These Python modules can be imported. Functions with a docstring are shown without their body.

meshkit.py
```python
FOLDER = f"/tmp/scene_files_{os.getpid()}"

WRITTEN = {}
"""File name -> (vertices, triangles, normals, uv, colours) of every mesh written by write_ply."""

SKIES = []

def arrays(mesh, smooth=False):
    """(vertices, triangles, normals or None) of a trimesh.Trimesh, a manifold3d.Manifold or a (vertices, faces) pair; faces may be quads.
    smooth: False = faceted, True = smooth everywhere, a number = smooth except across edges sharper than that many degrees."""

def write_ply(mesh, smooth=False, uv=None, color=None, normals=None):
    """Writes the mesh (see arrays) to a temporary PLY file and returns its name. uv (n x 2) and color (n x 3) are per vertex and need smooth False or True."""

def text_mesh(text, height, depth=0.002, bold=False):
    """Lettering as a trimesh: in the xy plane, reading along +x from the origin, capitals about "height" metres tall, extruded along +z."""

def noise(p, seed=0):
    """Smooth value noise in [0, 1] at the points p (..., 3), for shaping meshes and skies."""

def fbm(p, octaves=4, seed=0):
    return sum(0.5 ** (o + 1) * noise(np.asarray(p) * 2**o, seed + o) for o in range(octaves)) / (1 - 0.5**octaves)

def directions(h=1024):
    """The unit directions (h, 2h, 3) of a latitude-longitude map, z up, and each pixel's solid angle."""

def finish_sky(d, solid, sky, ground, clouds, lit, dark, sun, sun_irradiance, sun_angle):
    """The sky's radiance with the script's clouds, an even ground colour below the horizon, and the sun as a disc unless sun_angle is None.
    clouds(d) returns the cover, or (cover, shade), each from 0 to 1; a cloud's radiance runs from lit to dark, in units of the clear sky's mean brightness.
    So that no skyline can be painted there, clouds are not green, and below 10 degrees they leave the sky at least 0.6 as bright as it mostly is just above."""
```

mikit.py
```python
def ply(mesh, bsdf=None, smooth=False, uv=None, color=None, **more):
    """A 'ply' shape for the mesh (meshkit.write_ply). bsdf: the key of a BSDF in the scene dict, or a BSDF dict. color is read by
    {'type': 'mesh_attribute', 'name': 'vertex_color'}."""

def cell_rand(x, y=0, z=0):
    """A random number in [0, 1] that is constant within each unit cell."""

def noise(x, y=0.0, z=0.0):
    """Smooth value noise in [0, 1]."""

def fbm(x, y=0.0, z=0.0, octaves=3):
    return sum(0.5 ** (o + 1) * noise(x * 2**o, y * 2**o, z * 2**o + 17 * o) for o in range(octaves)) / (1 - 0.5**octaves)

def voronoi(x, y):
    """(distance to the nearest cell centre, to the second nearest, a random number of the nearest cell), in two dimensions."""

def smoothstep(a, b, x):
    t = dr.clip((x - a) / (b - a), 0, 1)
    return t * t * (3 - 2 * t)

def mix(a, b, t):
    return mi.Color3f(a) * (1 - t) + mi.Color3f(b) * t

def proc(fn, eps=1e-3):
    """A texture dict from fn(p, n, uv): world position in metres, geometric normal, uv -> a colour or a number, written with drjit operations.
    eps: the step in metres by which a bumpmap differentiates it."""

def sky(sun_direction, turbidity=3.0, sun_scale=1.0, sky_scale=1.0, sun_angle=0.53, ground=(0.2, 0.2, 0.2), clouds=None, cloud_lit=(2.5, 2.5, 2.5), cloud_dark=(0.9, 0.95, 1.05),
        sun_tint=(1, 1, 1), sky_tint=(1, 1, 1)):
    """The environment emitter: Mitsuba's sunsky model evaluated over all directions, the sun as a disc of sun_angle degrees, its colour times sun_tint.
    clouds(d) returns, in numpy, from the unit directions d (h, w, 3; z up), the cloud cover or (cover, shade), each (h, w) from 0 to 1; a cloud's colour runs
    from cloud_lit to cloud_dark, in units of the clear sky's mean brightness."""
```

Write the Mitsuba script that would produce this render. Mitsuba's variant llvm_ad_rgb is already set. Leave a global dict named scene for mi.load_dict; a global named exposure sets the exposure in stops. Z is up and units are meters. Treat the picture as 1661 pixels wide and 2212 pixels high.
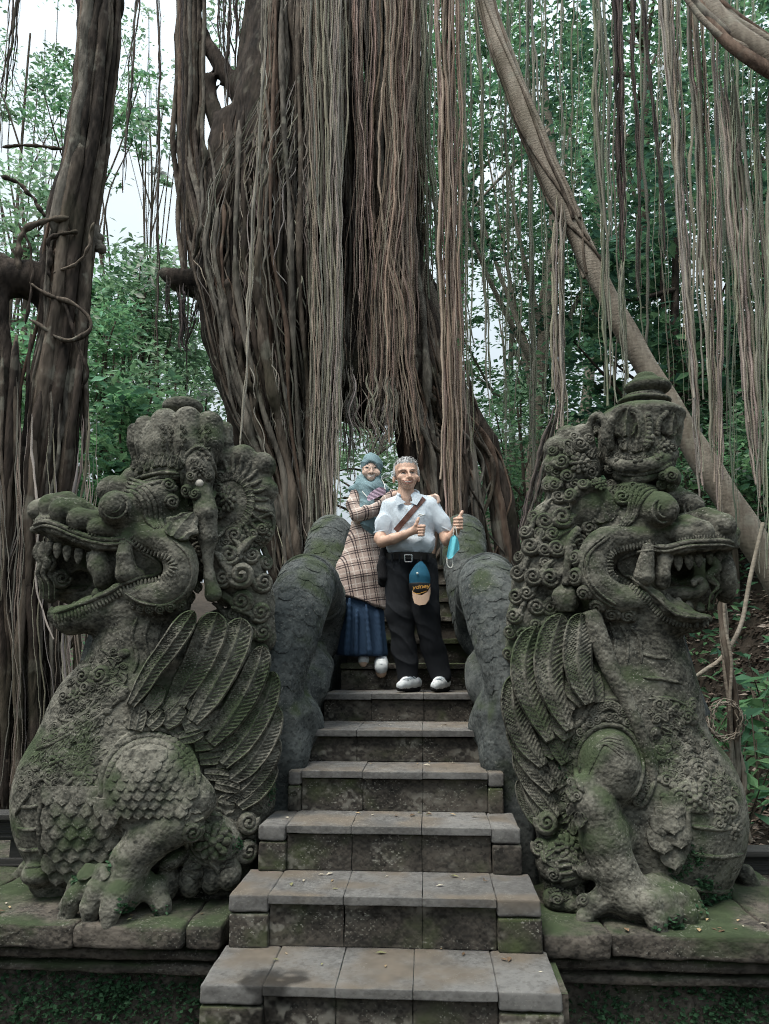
import math
import numpy as np, trimesh
import drjit as dr
import mitsuba as mi
import mikit, meshkit
from mikit import proc, noise, fbm, voronoi, smoothstep, mix

T = mi.ScalarTransform4f
scene, labels = {}, {}

# ------------------------------------------------------------------ camera, sky, exposure
EYE = 1.73
PITCH = math.radians(10.27)
FOC, VW, VH = 1661.0, 1661.0, 2212.0        # focal length and frame in working pixels
_c, _s = math.cos(PITCH), math.sin(PITCH)
scene['camera'] = {'type': 'perspective', 'fov': 2 * math.degrees(math.atan(VW / 2 / FOC)), 'fov_axis': 'x',
                   'near_clip': 0.05, 'far_clip': 600.0,
                   'to_world': T().look_at(origin=[0, 0, EYE], target=[0, _c, EYE + _s], up=[0, 0, 1])}
scene['sky_light'] = mikit.sky([-0.30, -0.30, 0.90], turbidity=3, sun_scale=0.60, sun_angle=30, sun_tint=(0.86, 0.98, 1.14), clouds=lambda d: (np.ones(d.shape[:2]), 1 - np.clip(d[..., 2], 0, 1) + 0.1 * (meshkit.fbm(d * 3.0) - 0.5)),
                               cloud_lit=(2.9, 3.3, 3.55), cloud_dark=(0.97, 1.10, 1.18), ground=(0.05, 0.055, 0.045))
exposure = 2.45

# ------------------------------------------------------------------ helpers
def V(x, y, Y):
    """the point of the vertical plane at distance Y that is seen at working pixel (x, y)"""
    vx, vy = (np.asarray(x, float) - VW / 2) / FOC, (VH / 2 - np.asarray(y, float)) / FOC
    dy = _c - _s * vy
    dz = _s + _c * vy
    t = Y / dy
    return np.stack([vx * t, np.asarray(Y, float) + 0 * t, EYE + dz * t], -1)

def mpp(y, Y):
    """metres per working pixel there"""
    return Y / (_c - _s * (VH / 2 - y) / FOC) / FOC

def rnd(seed):
    return np.random.default_rng(seed)

_count = {}
def key_for(name):
    k = _count.get(name, 0)
    _count[name] = k + 1
    return name if k == 0 else f'{name}_{k:03d}'

def put(name, mesh, mat, parent=None, label=None, cat=None, group=None, kind=None, smooth=True, color=None, uv=None, M=None):
    key = key_for(f'{parent}__{name}' if parent else name)
    d = mesh if isinstance(mesh, dict) else mikit.ply(mesh, mat, smooth=smooth, color=color, uv=uv)
    if M is not None:
        d = {**d, 'to_world': T(np.asarray(M, float).tolist())}
    if mat is not None and isinstance(mesh, dict):
        d['bsdf'] = {'type': 'ref', 'id': mat}
    scene[key] = d
    tag(key, label, cat, group, kind)
    return key

def tag(key, label=None, cat=None, group=None, kind=None):
    t = {k: v for k, v in (('label', label), ('category', cat), ('group', group), ('kind', kind)) if v}
    if t:
        labels[key] = t

def thing(name, label, cat, group=None, kind=None):
    key = key_for(name)
    tag(key, label, cat, group, kind)
    return key

def spline(pts, n):
    """Catmull-Rom through pts (k, d), n samples evenly spread"""
    p = np.asarray(pts, float)
    if len(p) == 2:
        t = np.linspace(0, 1, n)[:, None]
        return p[0] * (1 - t) + p[1] * t
    q = np.vstack([2 * p[0] - p[1], p, 2 * p[-1] - p[-2]])
    seg = np.r_[0, np.cumsum(np.linalg.norm(np.diff(p[:, :2] if p.shape[1] > 3 else p, axis=0), axis=1) + 1e-9)]
    s = np.linspace(0, seg[-1], n)
    i = np.clip(np.searchsorted(seg, s, 'right') - 1, 0, len(p) - 2)
    t = ((s - seg[i]) / (seg[i + 1] - seg[i]))[:, None]
    a, b, c, d = q[i], q[i + 1], q[i + 2], q[i + 3]
    return 0.5 * (2 * b + (c - a) * t + (2 * a - 5 * b + 4 * c - d) * t ** 2 + (3 * b - a - 3 * c + d) * t ** 3)

def tube(p, r, sides=8, lobes=0, depth=0.0, cap=True, phase=0.0, flat=None):
    """a tube along the points p with radii r; lobes grooves along it"""
    p = np.asarray(p, float)
    n = len(p)
    r = np.broadcast_to(np.asarray(r, float), (n,))
    t = np.gradient(p, axis=0)
    t /= np.linalg.norm(t, axis=1, keepdims=True) + 1e-12
    a = np.cross(t[0], [0.31, 0.9, 0.17] if abs(t[0][1]) < 0.8 else [1, 0.1, 0.2])
    A = np.empty_like(p)
    for i in range(n):                     # parallel transport
        a = a - t[i] * (a @ t[i])
        a /= np.linalg.norm(a) + 1e-12
        A[i] = a
    B = np.cross(t, A)
    ang = np.arange(sides) * 2 * np.pi / sides + phase
    k = 1 + (depth * np.cos(lobes * ang) if lobes else 0 * ang)
    v = p[:, None] + r[:, None, None] * ((np.cos(ang) * k)[None, :, None] * A[:, None] + (np.sin(ang) * k)[None, :, None] * B[:, None])
    v = v.reshape(-1, 3)
    i, j = np.meshgrid(np.arange(n - 1), np.arange(sides), indexing='ij')
    j2 = (j + 1) % sides
    q = np.stack([i * sides + j, i * sides + j2, (i + 1) * sides + j2, (i + 1) * sides + j], -1).reshape(-1, 4)
    f = np.vstack([q[:, [0, 1, 2]], q[:, [0, 2, 3]]])
    if cap:
        j = np.arange(sides)
        j2 = (j + 1) % sides
        v = np.vstack([v, p[:1], p[-1:]])
        e = (n - 1) * sides
        f = np.vstack([f, np.stack([j2, j, 0 * j + n * sides], -1), np.stack([e + j, e + j2, 0 * j + n * sides + 1], -1)])
    return v, f

def join(meshes):
    vs, fs, at = [], [], 0
    for v, f in meshes:
        vs.append(v)
        fs.append(np.asarray(f) + at)
        at += len(v)
    return np.vstack(vs), np.vstack(fs)

def tm(m):
    """(v, f) of a trimesh"""
    return np.array(m.vertices), np.array(m.faces)

def xf(m, M):
    M = np.asarray(M, float)
    return m[0] @ M[:3, :3].T + M[:3, 3], m[1]

def frame(o, x, y, z, s=1.0):
    M = np.eye(4)
    s = np.broadcast_to(s, (3,))
    M[:3, 0], M[:3, 1], M[:3, 2], M[:3, 3] = np.asarray(x) * s[0], np.asarray(y) * s[1], np.asarray(z) * s[2], o
    return M

def unit(v):
    v = np.asarray(v, float)
    return v / (np.linalg.norm(v, axis=-1, keepdims=True) + 1e-12)

def rot(axis, deg):
    return trimesh.transformations.rotation_matrix(math.radians(deg), axis)

def rough_box(size, r=0.02, amp=0.006, res=0.06, seed=0, freq=9.0, top_amp=None):
    """a worn stone block centred on the origin: rounded edges, bumpy faces"""
    sx, sy, sz = size
    parts = []
    h = np.array(size) / 2
    for ax in range(3):
        u, w = [(1, 2), (2, 0), (0, 1)][ax]
        nu, nw = [max(2, int(round(size[k] / res))) for k in (u, w)]
        for sgn in (-1, 1):
            def ticks(k, n):
                e = np.linspace(-h[k] + r, h[k] - r, n + 1)
                return np.r_[-h[k], -h[k] + 0.35 * r, e, h[k] - 0.35 * r, h[k]]
            gu, gw = np.meshgrid(ticks(u, nu), ticks(w, nw), indexing='ij')
            v = np.zeros(gu.shape + (3,))
            v[..., u], v[..., w], v[..., ax] = gu, gw, sgn * h[ax]
            a, b = gu.shape
            i, j = np.meshgrid(np.arange(a - 1), np.arange(b - 1), indexing='ij')
            q = np.stack([i * b + j, (i + 1) * b + j, (i + 1) * b + j + 1, i * b + j + 1], -1).reshape(-1, 4)
            if sgn < 0:
                q = q[:, ::-1]
            parts.append((v.reshape(-1, 3), np.vstack([q[:, [0, 1, 2]], q[:, [0, 2, 3]]])))
    v, f = join(parts)
    inner = np.clip(v, -h + r, h - r)
    d = v - inner
    n = np.linalg.norm(d, axis=1, keepdims=True)
    v = inner + d / np.maximum(n, 1e-9) * np.minimum(n, r)
    nn = d / np.maximum(n, 1e-9)
    v = v + nn * ((meshkit.fbm(v * freq + seed * 7.3, 4, seed) - 0.5) * 2 * amp)[:, None]
    m = trimesh.Trimesh(v, f, process=False)
    m.merge_vertices(digits_vertex=5)
    return tm(m)

def surface_nets(D, lo, h):
    S = D < 0
    nx, ny, nz = D.shape
    c = np.zeros((nx - 1, ny - 1, nz - 1), np.int8)
    for a, b, d in np.ndindex(2, 2, 2):
        c += S[a:nx - 1 + a, b:ny - 1 + b, d:nz - 1 + d]
    cells = np.argwhere((c > 0) & (c < 8))
    idx = np.full(c.shape, -1, np.int32)
    idx[tuple(cells.T)] = np.arange(len(cells))
    acc, cnt = np.zeros((len(cells), 3)), np.zeros(len(cells))
    X, Y, Z = cells.T
    corners = [(a, b, d) for a in (0, 1) for b in (0, 1) for d in (0, 1)]
    for p in corners:
        for ax in range(3):
            if p[ax]:
                continue
            q = list(p)
            q[ax] = 1
            v0, v1 = D[X + p[0], Y + p[1], Z + p[2]], D[X + q[0], Y + q[1], Z + q[2]]
            m = (v0 < 0) != (v1 < 0)
            t = np.where(m, v0 / np.where(m, v0 - v1, 1), 0)
            pos = np.tile(np.array(p, float), (len(cells), 1))
            pos[:, ax] = t
            acc[m] += pos[m]
            cnt += m
    v = (cells + acc / cnt[:, None]) * h + lo
    fs = []
    for ax in range(3):
        a0 = [slice(1, -1)] * 3
        a0[ax] = slice(0, -1)
        a1 = list(a0)
        a1[ax] = slice(1, None)
        s0, s1 = S[tuple(a0)], S[tuple(a1)]
        e = np.argwhere(s0 != s1)
        flip = s0[tuple(e.T)]
        e = e + [1, 1, 1]
        e[:, ax] -= 1
        u, w = (ax + 1) % 3, (ax + 2) % 3
        du, dw = np.eye(3, dtype=int)[u], np.eye(3, dtype=int)[w]
        q = np.stack([idx[tuple(k.T)] for k in (e - du - dw, e - dw, e, e - du)], -1)
        q[~flip] = q[~flip][:, ::-1]
        fs.append(q)
    q = np.vstack(fs)
    return v, np.vstack([q[:, [0, 1, 2]], q[:, [0, 2, 3]]])

class Sculpt:
    """a solid as a distance grid that pieces are blended into"""
    def __init__(self, lo, hi, h):
        self.lo, self.h = np.asarray(lo, float), h
        n = np.ceil((np.asarray(hi) - lo) / h).astype(int) + 1
        self.ax = [(self.lo[k] + h * np.arange(n[k])).astype(np.float32) for k in range(3)]
        self.D = np.full(n, 9.0, np.float32)

    def _win(self, lo, hi):
        sl = []
        for k in range(3):
            a = int(np.clip(np.floor((lo[k] - self.lo[k]) / self.h), 0, self.D.shape[k] - 1))
            b = int(np.clip(np.ceil((hi[k] - self.lo[k]) / self.h) + 1, a + 1, self.D.shape[k]))
            sl.append(slice(a, b))
        x, y, z = (self.ax[k][sl[k]] for k in range(3))
        return tuple(sl), x[:, None, None], y[None, :, None], z[None, None, :]

    def _mix(self, sl, d, k, cut):
        D = self.D[sl]
        if cut:
            h = np.maximum(k - np.abs(D + d), 0) / max(k, 1e-6)
            self.D[sl] = np.maximum(D, -d) + h * h * k * 0.25
        else:
            h = np.maximum(k - np.abs(D - d), 0) / max(k, 1e-6)
            self.D[sl] = np.minimum(D, d) - h * h * k * 0.25

    def cap(self, pts, r, k=0.03, cut=False, squash=(1, 1, 1)):
        """chain of round cones"""
        pts, r, q = np.asarray(pts, float), np.broadcast_to(r, (len(pts),)), np.asarray(squash, float)
        for a, b, r0, r1 in zip(pts[:-1], pts[1:], r[:-1], r[1:]):
            m = max(r0, r1) * max(1 / q.min(), 1) + k + 2 * self.h
            sl, x, y, z = self._win(np.minimum(a, b) - m, np.maximum(a, b) + m)
            ab = (b - a) * q
            L = max(ab @ ab, 1e-9)
            x, y, z = (x - a[0]) * q[0], (y - a[1]) * q[1], (z - a[2]) * q[2]
            t = np.clip((x * ab[0] + y * ab[1] + z * ab[2]) / L, 0, 1)
            d = np.sqrt((x - t * ab[0]) ** 2 + (y - t * ab[1]) ** 2 + (z - t * ab[2]) ** 2) - (r0 + (r1 - r0) * t)
            self._mix(sl, d.astype(np.float32), k, cut)

    def ell(self, c, r, ang=0.0, k=0.03, cut=False, R=None):
        """ellipsoid with radii r, turned by ang degrees in the picture plane (or by the 3 x 3 R)"""
        c, r = np.asarray(c, float), np.asarray(r, float)
        if R is None:
            ca, sa = math.cos(math.radians(ang)), math.sin(math.radians(ang))
            R = np.array([[ca, 0, sa], [0, 1, 0], [-sa, 0, ca]])
        ext = np.sqrt(((R.T * r[None, :]) ** 2).sum(1)) + k + 2 * self.h
        sl, x, y, z = self._win(c - ext, c + ext)
        x, y, z = x - c[0], y - c[1], z - c[2]
        q = [(R[i, 0] * x + R[i, 1] * y + R[i, 2] * z) / r[i] for i in range(3)]
        n0 = np.sqrt(q[0] ** 2 + q[1] ** 2 + q[2] ** 2)
        n1 = np.sqrt(sum((q[i] / r[i]) ** 2 for i in range(3))) + 1e-9
        self._mix(sl, (n0 * (n0 - 1) / n1).astype(np.float32), k, cut)

    def box(self, c, half, rr=0.02, k=0.02, cut=False, R=np.eye(3)):
        c, half = np.asarray(c, float), np.asarray(half, float)
        ext = np.abs(R.T) @ half + k + 2 * self.h
        sl, x, y, z = self._win(c - ext, c + ext)
        x, y, z = x - c[0], y - c[1], z - c[2]
        q = [np.abs(R[i, 0] * x + R[i, 1] * y + R[i, 2] * z) - half[i] + rr for i in range(3)]
        d = np.sqrt(sum(np.maximum(a, 0) ** 2 for a in q)) + np.minimum(np.maximum(np.maximum(q[0], q[1]), q[2]), 0) - rr
        self._mix(sl, d.astype(np.float32), k, cut)

    def mesh(self, wear=0.0, freq=14.0, seed=0, rounds=2):
        D = self.D
        for k in range(3):
            for e in (0, -1):
                s = [slice(None)] * 3
                s[k] = e
                D[tuple(s)] = np.maximum(D[tuple(s)], self.h)
        v, f = surface_nets(D, self.lo, self.h)
        m = trimesh.Trimesh(v, f, process=False)
        if rounds:
            from scipy.sparse import coo_matrix
            e = m.edges_unique
            A = coo_matrix((np.ones(2 * len(e)), (np.r_[e[:, 0], e[:, 1]], np.r_[e[:, 1], e[:, 0]])), shape=(len(v), len(v))).tocsr()
            w = 1 / np.maximum(np.asarray(A.sum(1)).ravel(), 1)
            u = v.copy()
            for k in range(rounds):
                u = u + (0.55 if k % 2 == 0 else -0.50) * ((A @ u) * w[:, None] - u)
            m.vertices = v + np.clip(u - v, -0.6 * self.h, 0.6 * self.h)
        if wear:
            m.vertices = m.vertices + m.vertex_normals * ((meshkit.fbm(m.vertices * freq, 4, seed) - 0.5) * 2 * wear)[:, None]
        return m
# ------------------------------------------------------------------ materials
def ref(k):
    return {'type': 'ref', 'id': k}

def matte(name, fn, rough=0.9, bump=None, bscale=0.004, beps=0.002, spec=0.25, sheen=0.0):
    tex = proc(fn) if callable(fn) else {'type': 'rgb', 'value': list(fn)} if not isinstance(fn, dict) else fn
    b = {'type': 'principled', 'base_color': tex, 'roughness': rough, 'specular': spec}
    if sheen:
        b['sheen'] = sheen
    if bump:
        b = {'type': 'bumpmap', 'arbitrary': {**proc(bump, beps)}, 'scale': bscale, 'bsdf': b}
    scene[name] = {'type': 'twosided', 'bsdf': b}

def lum_mix(c, a, b, t):
    return mix(a, b, t)

def stone_color(p, n, dark, light, moss, moss_amt, speck=0.5, pits=0.45):
    a = fbm(p.x * 2.3, p.y * 2.3, p.z * 2.3, 3)
    b = fbm(p.x * 17, p.y * 17, p.z * 17, 3)
    e = fbm(p.x * 75, p.y * 75, p.z * 75, 2)
    c = mix(dark, light, smoothstep(0.30, 0.70, 0.35 * a + 0.35 * b + 0.30 * e))
    c = c * (1 - pits * smoothstep(0.55, 0.72, fbm(p.x * 50 + 3, p.y * 50, p.z * 50, 3)))
    g = fbm(p.x * 5 + 9, p.y * 5, p.z * 5 + 3, 4)
    m = smoothstep(0.42, 0.74, g + 0.22 * n.z + moss_amt)
    c = c * (1 - m) + mix(moss, [moss[0] * 1.9, moss[1] * 1.8, moss[2] * 1.7], b) * m
    k = smoothstep(0.60, 0.85, fbm(p.x * 110, p.y * 110, p.z * 110, 2)) * smoothstep(0.40, 0.66, fbm(p.x * 6, p.y * 6 + 5, p.z * 6, 2)) * speck
    return c * (1 - k) + mi.Color3f(0.33, 0.32, 0.28) * k

matte('statue_stone', lambda p, n, uv: stone_color(p, n, [0.026, 0.026, 0.022], [0.18, 0.172, 0.145], [0.030, 0.041, 0.023], -0.03), 0.92,
      lambda p, n, uv: fbm(p.x * 80, p.y * 80, p.z * 80, 3) + 0.4 * fbm(p.x * 25, p.y * 25, p.z * 25, 2), 0.0065)
matte('serpent_stone', lambda p, n, uv: stone_color(p, n, [0.036, 0.042, 0.043], [0.11, 0.118, 0.115], [0.026, 0.036, 0.020], -0.12, 0.3), 0.9,
      lambda p, n, uv: fbm(p.x * 45, p.y * 45, p.z * 45, 4), 0.006)
matte('plinth_stone', lambda p, n, uv: stone_color(p, n, [0.03, 0.027, 0.024], [0.115, 0.10, 0.085], [0.024, 0.034, 0.018], -0.10, 0.4), 0.95,
      lambda p, n, uv: fbm(p.x * 30, p.y * 30, p.z * 30, 5), 0.012)
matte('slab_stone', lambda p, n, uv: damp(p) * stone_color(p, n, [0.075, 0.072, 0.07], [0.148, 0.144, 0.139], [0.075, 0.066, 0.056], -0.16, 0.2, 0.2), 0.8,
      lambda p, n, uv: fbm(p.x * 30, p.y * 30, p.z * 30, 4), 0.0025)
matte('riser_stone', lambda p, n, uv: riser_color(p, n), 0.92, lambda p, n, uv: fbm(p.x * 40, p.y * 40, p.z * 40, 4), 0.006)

def damp(p):
    """the wet stain that runs over the lowest step"""
    d = dr.sqrt(dr.square((p.x + 0.50) * 7 + (fbm(p.x * 9, p.z * 9, p.y * 9, 3) - 0.5) * 2.4) + dr.square((p.y - 3.50) * 6) + dr.square(dr.maximum(p.z - 0.42, 0) * 8))
    return 1 - 0.72 * smoothstep(1.0, 0.55, d)

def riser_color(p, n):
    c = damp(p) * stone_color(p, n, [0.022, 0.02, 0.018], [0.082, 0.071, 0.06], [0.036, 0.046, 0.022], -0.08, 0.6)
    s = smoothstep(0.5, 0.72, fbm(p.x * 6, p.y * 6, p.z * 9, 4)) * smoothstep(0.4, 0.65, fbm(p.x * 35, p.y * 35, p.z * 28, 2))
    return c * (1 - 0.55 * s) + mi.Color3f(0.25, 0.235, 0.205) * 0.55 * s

def bark_color(p, a, b, lich=0.5, moss=0.3):
    g = fbm(p.x * 9, p.y * 9, p.z * 1.6, 3)
    f = fbm(p.x * 40, p.y * 40, p.z * 9, 2)
    c = mix(a, b, smoothstep(0.25, 0.75, 0.6 * g + 0.4 * f))
    k = smoothstep(0.60, 0.72, fbm(p.x * 7 + 4, p.y * 7, p.z * 5, 4)) * lich
    c = c * (1 - k) + mi.Color3f(0.24, 0.23, 0.19) * k
    m = smoothstep(0.55, 0.75, fbm(p.x * 2.5, p.y * 2.5 + 7, p.z * 1.5, 3)) * moss
    return c * (1 - m) + mi.Color3f(0.045, 0.05, 0.022) * m

vc = {'type': 'mesh_attribute', 'name': 'vertex_color'}
matte('bark', lambda p, n, uv: bark_color(p, [0.036, 0.028, 0.022], [0.15, 0.12, 0.096]), 0.9,
      lambda p, n, uv: fbm(p.x * 45, p.y * 45, p.z * 8, 4), 0.012)
matte('grey_bark', lambda p, n, uv: bark_color(p, [0.045, 0.04, 0.034], [0.19, 0.168, 0.143], 0.6, 0.25), 0.9,
      lambda p, n, uv: fbm(p.x * 45, p.y * 45, p.z * 8, 4), 0.012)
matte('red_bark', lambda p, n, uv: bark_color(p, [0.05, 0.032, 0.024], [0.17, 0.118, 0.09], 0.3, 0.15), 0.9,
      lambda p, n, uv: fbm(p.x * 45, p.y * 45, p.z * 8, 4), 0.012)
matte('dark_bark', lambda p, n, uv: bark_color(p, [0.010, 0.008, 0.007], [0.06, 0.046, 0.038], 0.2, 0.2), 0.95,
      lambda p, n, uv: fbm(p.x * 30, p.y * 30, p.z * 6, 4), 0.02)
matte('pale_bark', lambda p, n, uv: bark_color(p, [0.15, 0.125, 0.10], [0.27, 0.235, 0.195], 0.5, 0.25), 0.85,
      lambda p, n, uv: fbm(p.x * 20, p.y * 20, p.z * 60, 3), 0.006)
matte('root_fibre', dict(vc), 0.85)
matte('leaf_litter', dict(vc), 0.9)
scene['leaf'] = {'type': 'principledthin', 'base_color': dict(vc), 'roughness': 0.45, 'diff_trans': 1.0, 'spec_trans': 0.0, 'eta': 1.35}
matte('soil', lambda p, n, uv: mix([0.016, 0.012, 0.009], [0.05, 0.039, 0.03], fbm(p.x * 6, p.y * 6, p.z * 6, 4)), 0.95)
matte('lichen_white', lambda p, n, uv: mix([0.36, 0.335, 0.30], [0.52, 0.49, 0.45], fbm(p.x * 40, p.y * 40, p.z * 40, 2)), 0.9)
matte('rail_wood', lambda p, n, uv: mix([0.022, 0.022, 0.022], [0.06, 0.058, 0.055], fbm(p.x * 4, p.y * 20, p.z * 60, 3)), 0.6)
def skin(name, c, c2):
    matte(name, lambda p, n, uv: mix(c, c2, fbm(p.x * 30, p.y * 30, p.z * 30, 3)), 0.5, spec=0.4)
skin('skin_man', [0.50, 0.315, 0.23], [0.58, 0.375, 0.285])
skin('skin_woman', [0.58, 0.40, 0.32], [0.66, 0.47, 0.38])
matte('lip_red', [0.58, 0.29, 0.26], 0.45)
matte('eye_white', [0.42, 0.38, 0.35], 0.3)
matte('tooth', [0.84, 0.74, 0.68], 0.35)
matte('brow_grey', [0.16, 0.14, 0.13], 0.8)
matte('tooth_white', [0.72, 0.71, 0.67], 0.35)
matte('near_black', [0.012, 0.012, 0.013], 0.6)
matte('grey_hair', lambda p, n, uv: mix([0.22, 0.22, 0.22], [0.62, 0.62, 0.62], fbm(p.x * 160, p.y * 160, p.z * 60, 2)), 0.7)
matte('polo_cloth', lambda p, n, uv: mix([0.44, 0.50, 0.56], [0.54, 0.60, 0.66], fbm(p.x * 90, p.y * 90, p.z * 260, 2)), 0.9)
def denim(name, a, b):
    matte(name, lambda p, n, uv: mix(a, b, 0.5 * fbm(p.x * 7, p.y * 7, p.z * 4, 3) + 0.5 * noise(p.x * 500, p.y * 500, p.z * 250)), 0.9)
denim('dark_denim', [0.005, 0.006, 0.008], [0.016, 0.018, 0.022])
denim('skirt_denim', [0.012, 0.028, 0.062], [0.04, 0.075, 0.13])
matte('black_cloth', [0.012, 0.012, 0.014], 0.9)
matte('black_leather', [0.016, 0.014, 0.013], 0.4)
matte('brown_leather', lambda p, n, uv: mix([0.085, 0.04, 0.032], [0.14, 0.072, 0.058], fbm(p.x * 60, p.y * 60, p.z * 60, 2)), 0.55)
scene['steel'] = {'type': 'principled', 'base_color': {'type': 'rgb', 'value': [0.6, 0.6, 0.6]}, 'metallic': 1.0, 'roughness': 0.3}
scene['dark_steel'] = {'type': 'principled', 'base_color': {'type': 'rgb', 'value': [0.12, 0.11, 0.10]}, 'metallic': 0.6, 'roughness': 0.35}
matte('shoe_white', lambda p, n, uv: mix([0.52, 0.55, 0.57], [0.66, 0.68, 0.69], fbm(p.x * 40, p.y * 40, p.z * 40, 2)), 0.7)
matte('lace_grey', [0.40, 0.46, 0.50], 0.8)
matte('scarf_teal', lambda p, n, uv: mix([0.135, 0.21, 0.235], [0.185, 0.265, 0.29], fbm(p.x * 25, p.y * 25, p.z * 12, 3)), 0.85)
matte('mask_blue', [0.16, 0.56, 0.66], 0.8)
matte('mask_pink', [0.44, 0.33, 0.42], 0.85)
matte('cap_blue', [0.012, 0.075, 0.125], 0.85)
matte('cap_tan', [0.50, 0.35, 0.255], 0.85)
matte('gold_thread', [0.60, 0.32, 0.07], 0.6)

def plaid(p, n, uv):
    x, z = p.x * 0.985 + p.z * 0.17 + p.y * 0.35, p.z * 0.985 - p.x * 0.17
    def stripes(t):
        f = t / 0.098
        f = f - dr.floor(f)
        dark = smoothstep(0.05, 0.03, dr.abs(f - 0.42)) + smoothstep(0.05, 0.03, dr.abs(f - 0.60))
        white = smoothstep(0.05, 0.03, dr.abs(f - 0.93))
        return dark, white
    da, wa = stripes(x)
    db, wb = stripes(z)
    c = mix([0.37, 0.285, 0.25], [0.43, 0.335, 0.295], fbm(p.x * 40, p.y * 40, p.z * 40, 2))
    w = dr.minimum(wa + wb, 1.0) * 0.8
    c = c * (1 - w) + mi.Color3f(0.60, 0.53, 0.48) * w
    d = 1 - (1 - 0.85 * dr.minimum(da, 1.0)) * (1 - 0.85 * dr.minimum(db, 1.0))
    return c * (1 - d) + mi.Color3f(0.022, 0.017, 0.022) * d
matte('plaid_cloth', plaid, 0.9)
matte('lip_man', [0.44, 0.22, 0.18], 0.5)
matte('lip_dark', [0.42, 0.20, 0.16], 0.6)
matte('lash_brown', [0.05, 0.03, 0.025], 0.8)
matte('skin_fold', [0.26, 0.13, 0.085], 0.6)
# ------------------------------------------------------------------ stairs, plinths, serpents
YAW = 3.2
ca, sa = math.cos(math.radians(YAW)), math.sin(math.radians(YAW))
STEP_Y = [0, 3.438, 3.834, 4.222, 4.573, 4.927, 5.50]
STEP_H = [0, 0.38, 0.612, 0.838, 1.06, 1.253, 1.442]
FRONT = [0, 2132, 1935, 1784, 1665, 1576, 1497]
# block joints along each front edge, in working pixels
JOINT = [0, [424, 565, 724, 892, 1074, 1212], [490, 578, 742, 912, 1071, 1166], [556, 617, 759, 911, 1060, 1123],
         [621, 650, 783, 913, 1052, 1086], [664, 770, 912, 1044], [698, 802, 915, 1021]]
AX0 = -0.155                                     # where the stair axis crosses Y = 0

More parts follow.
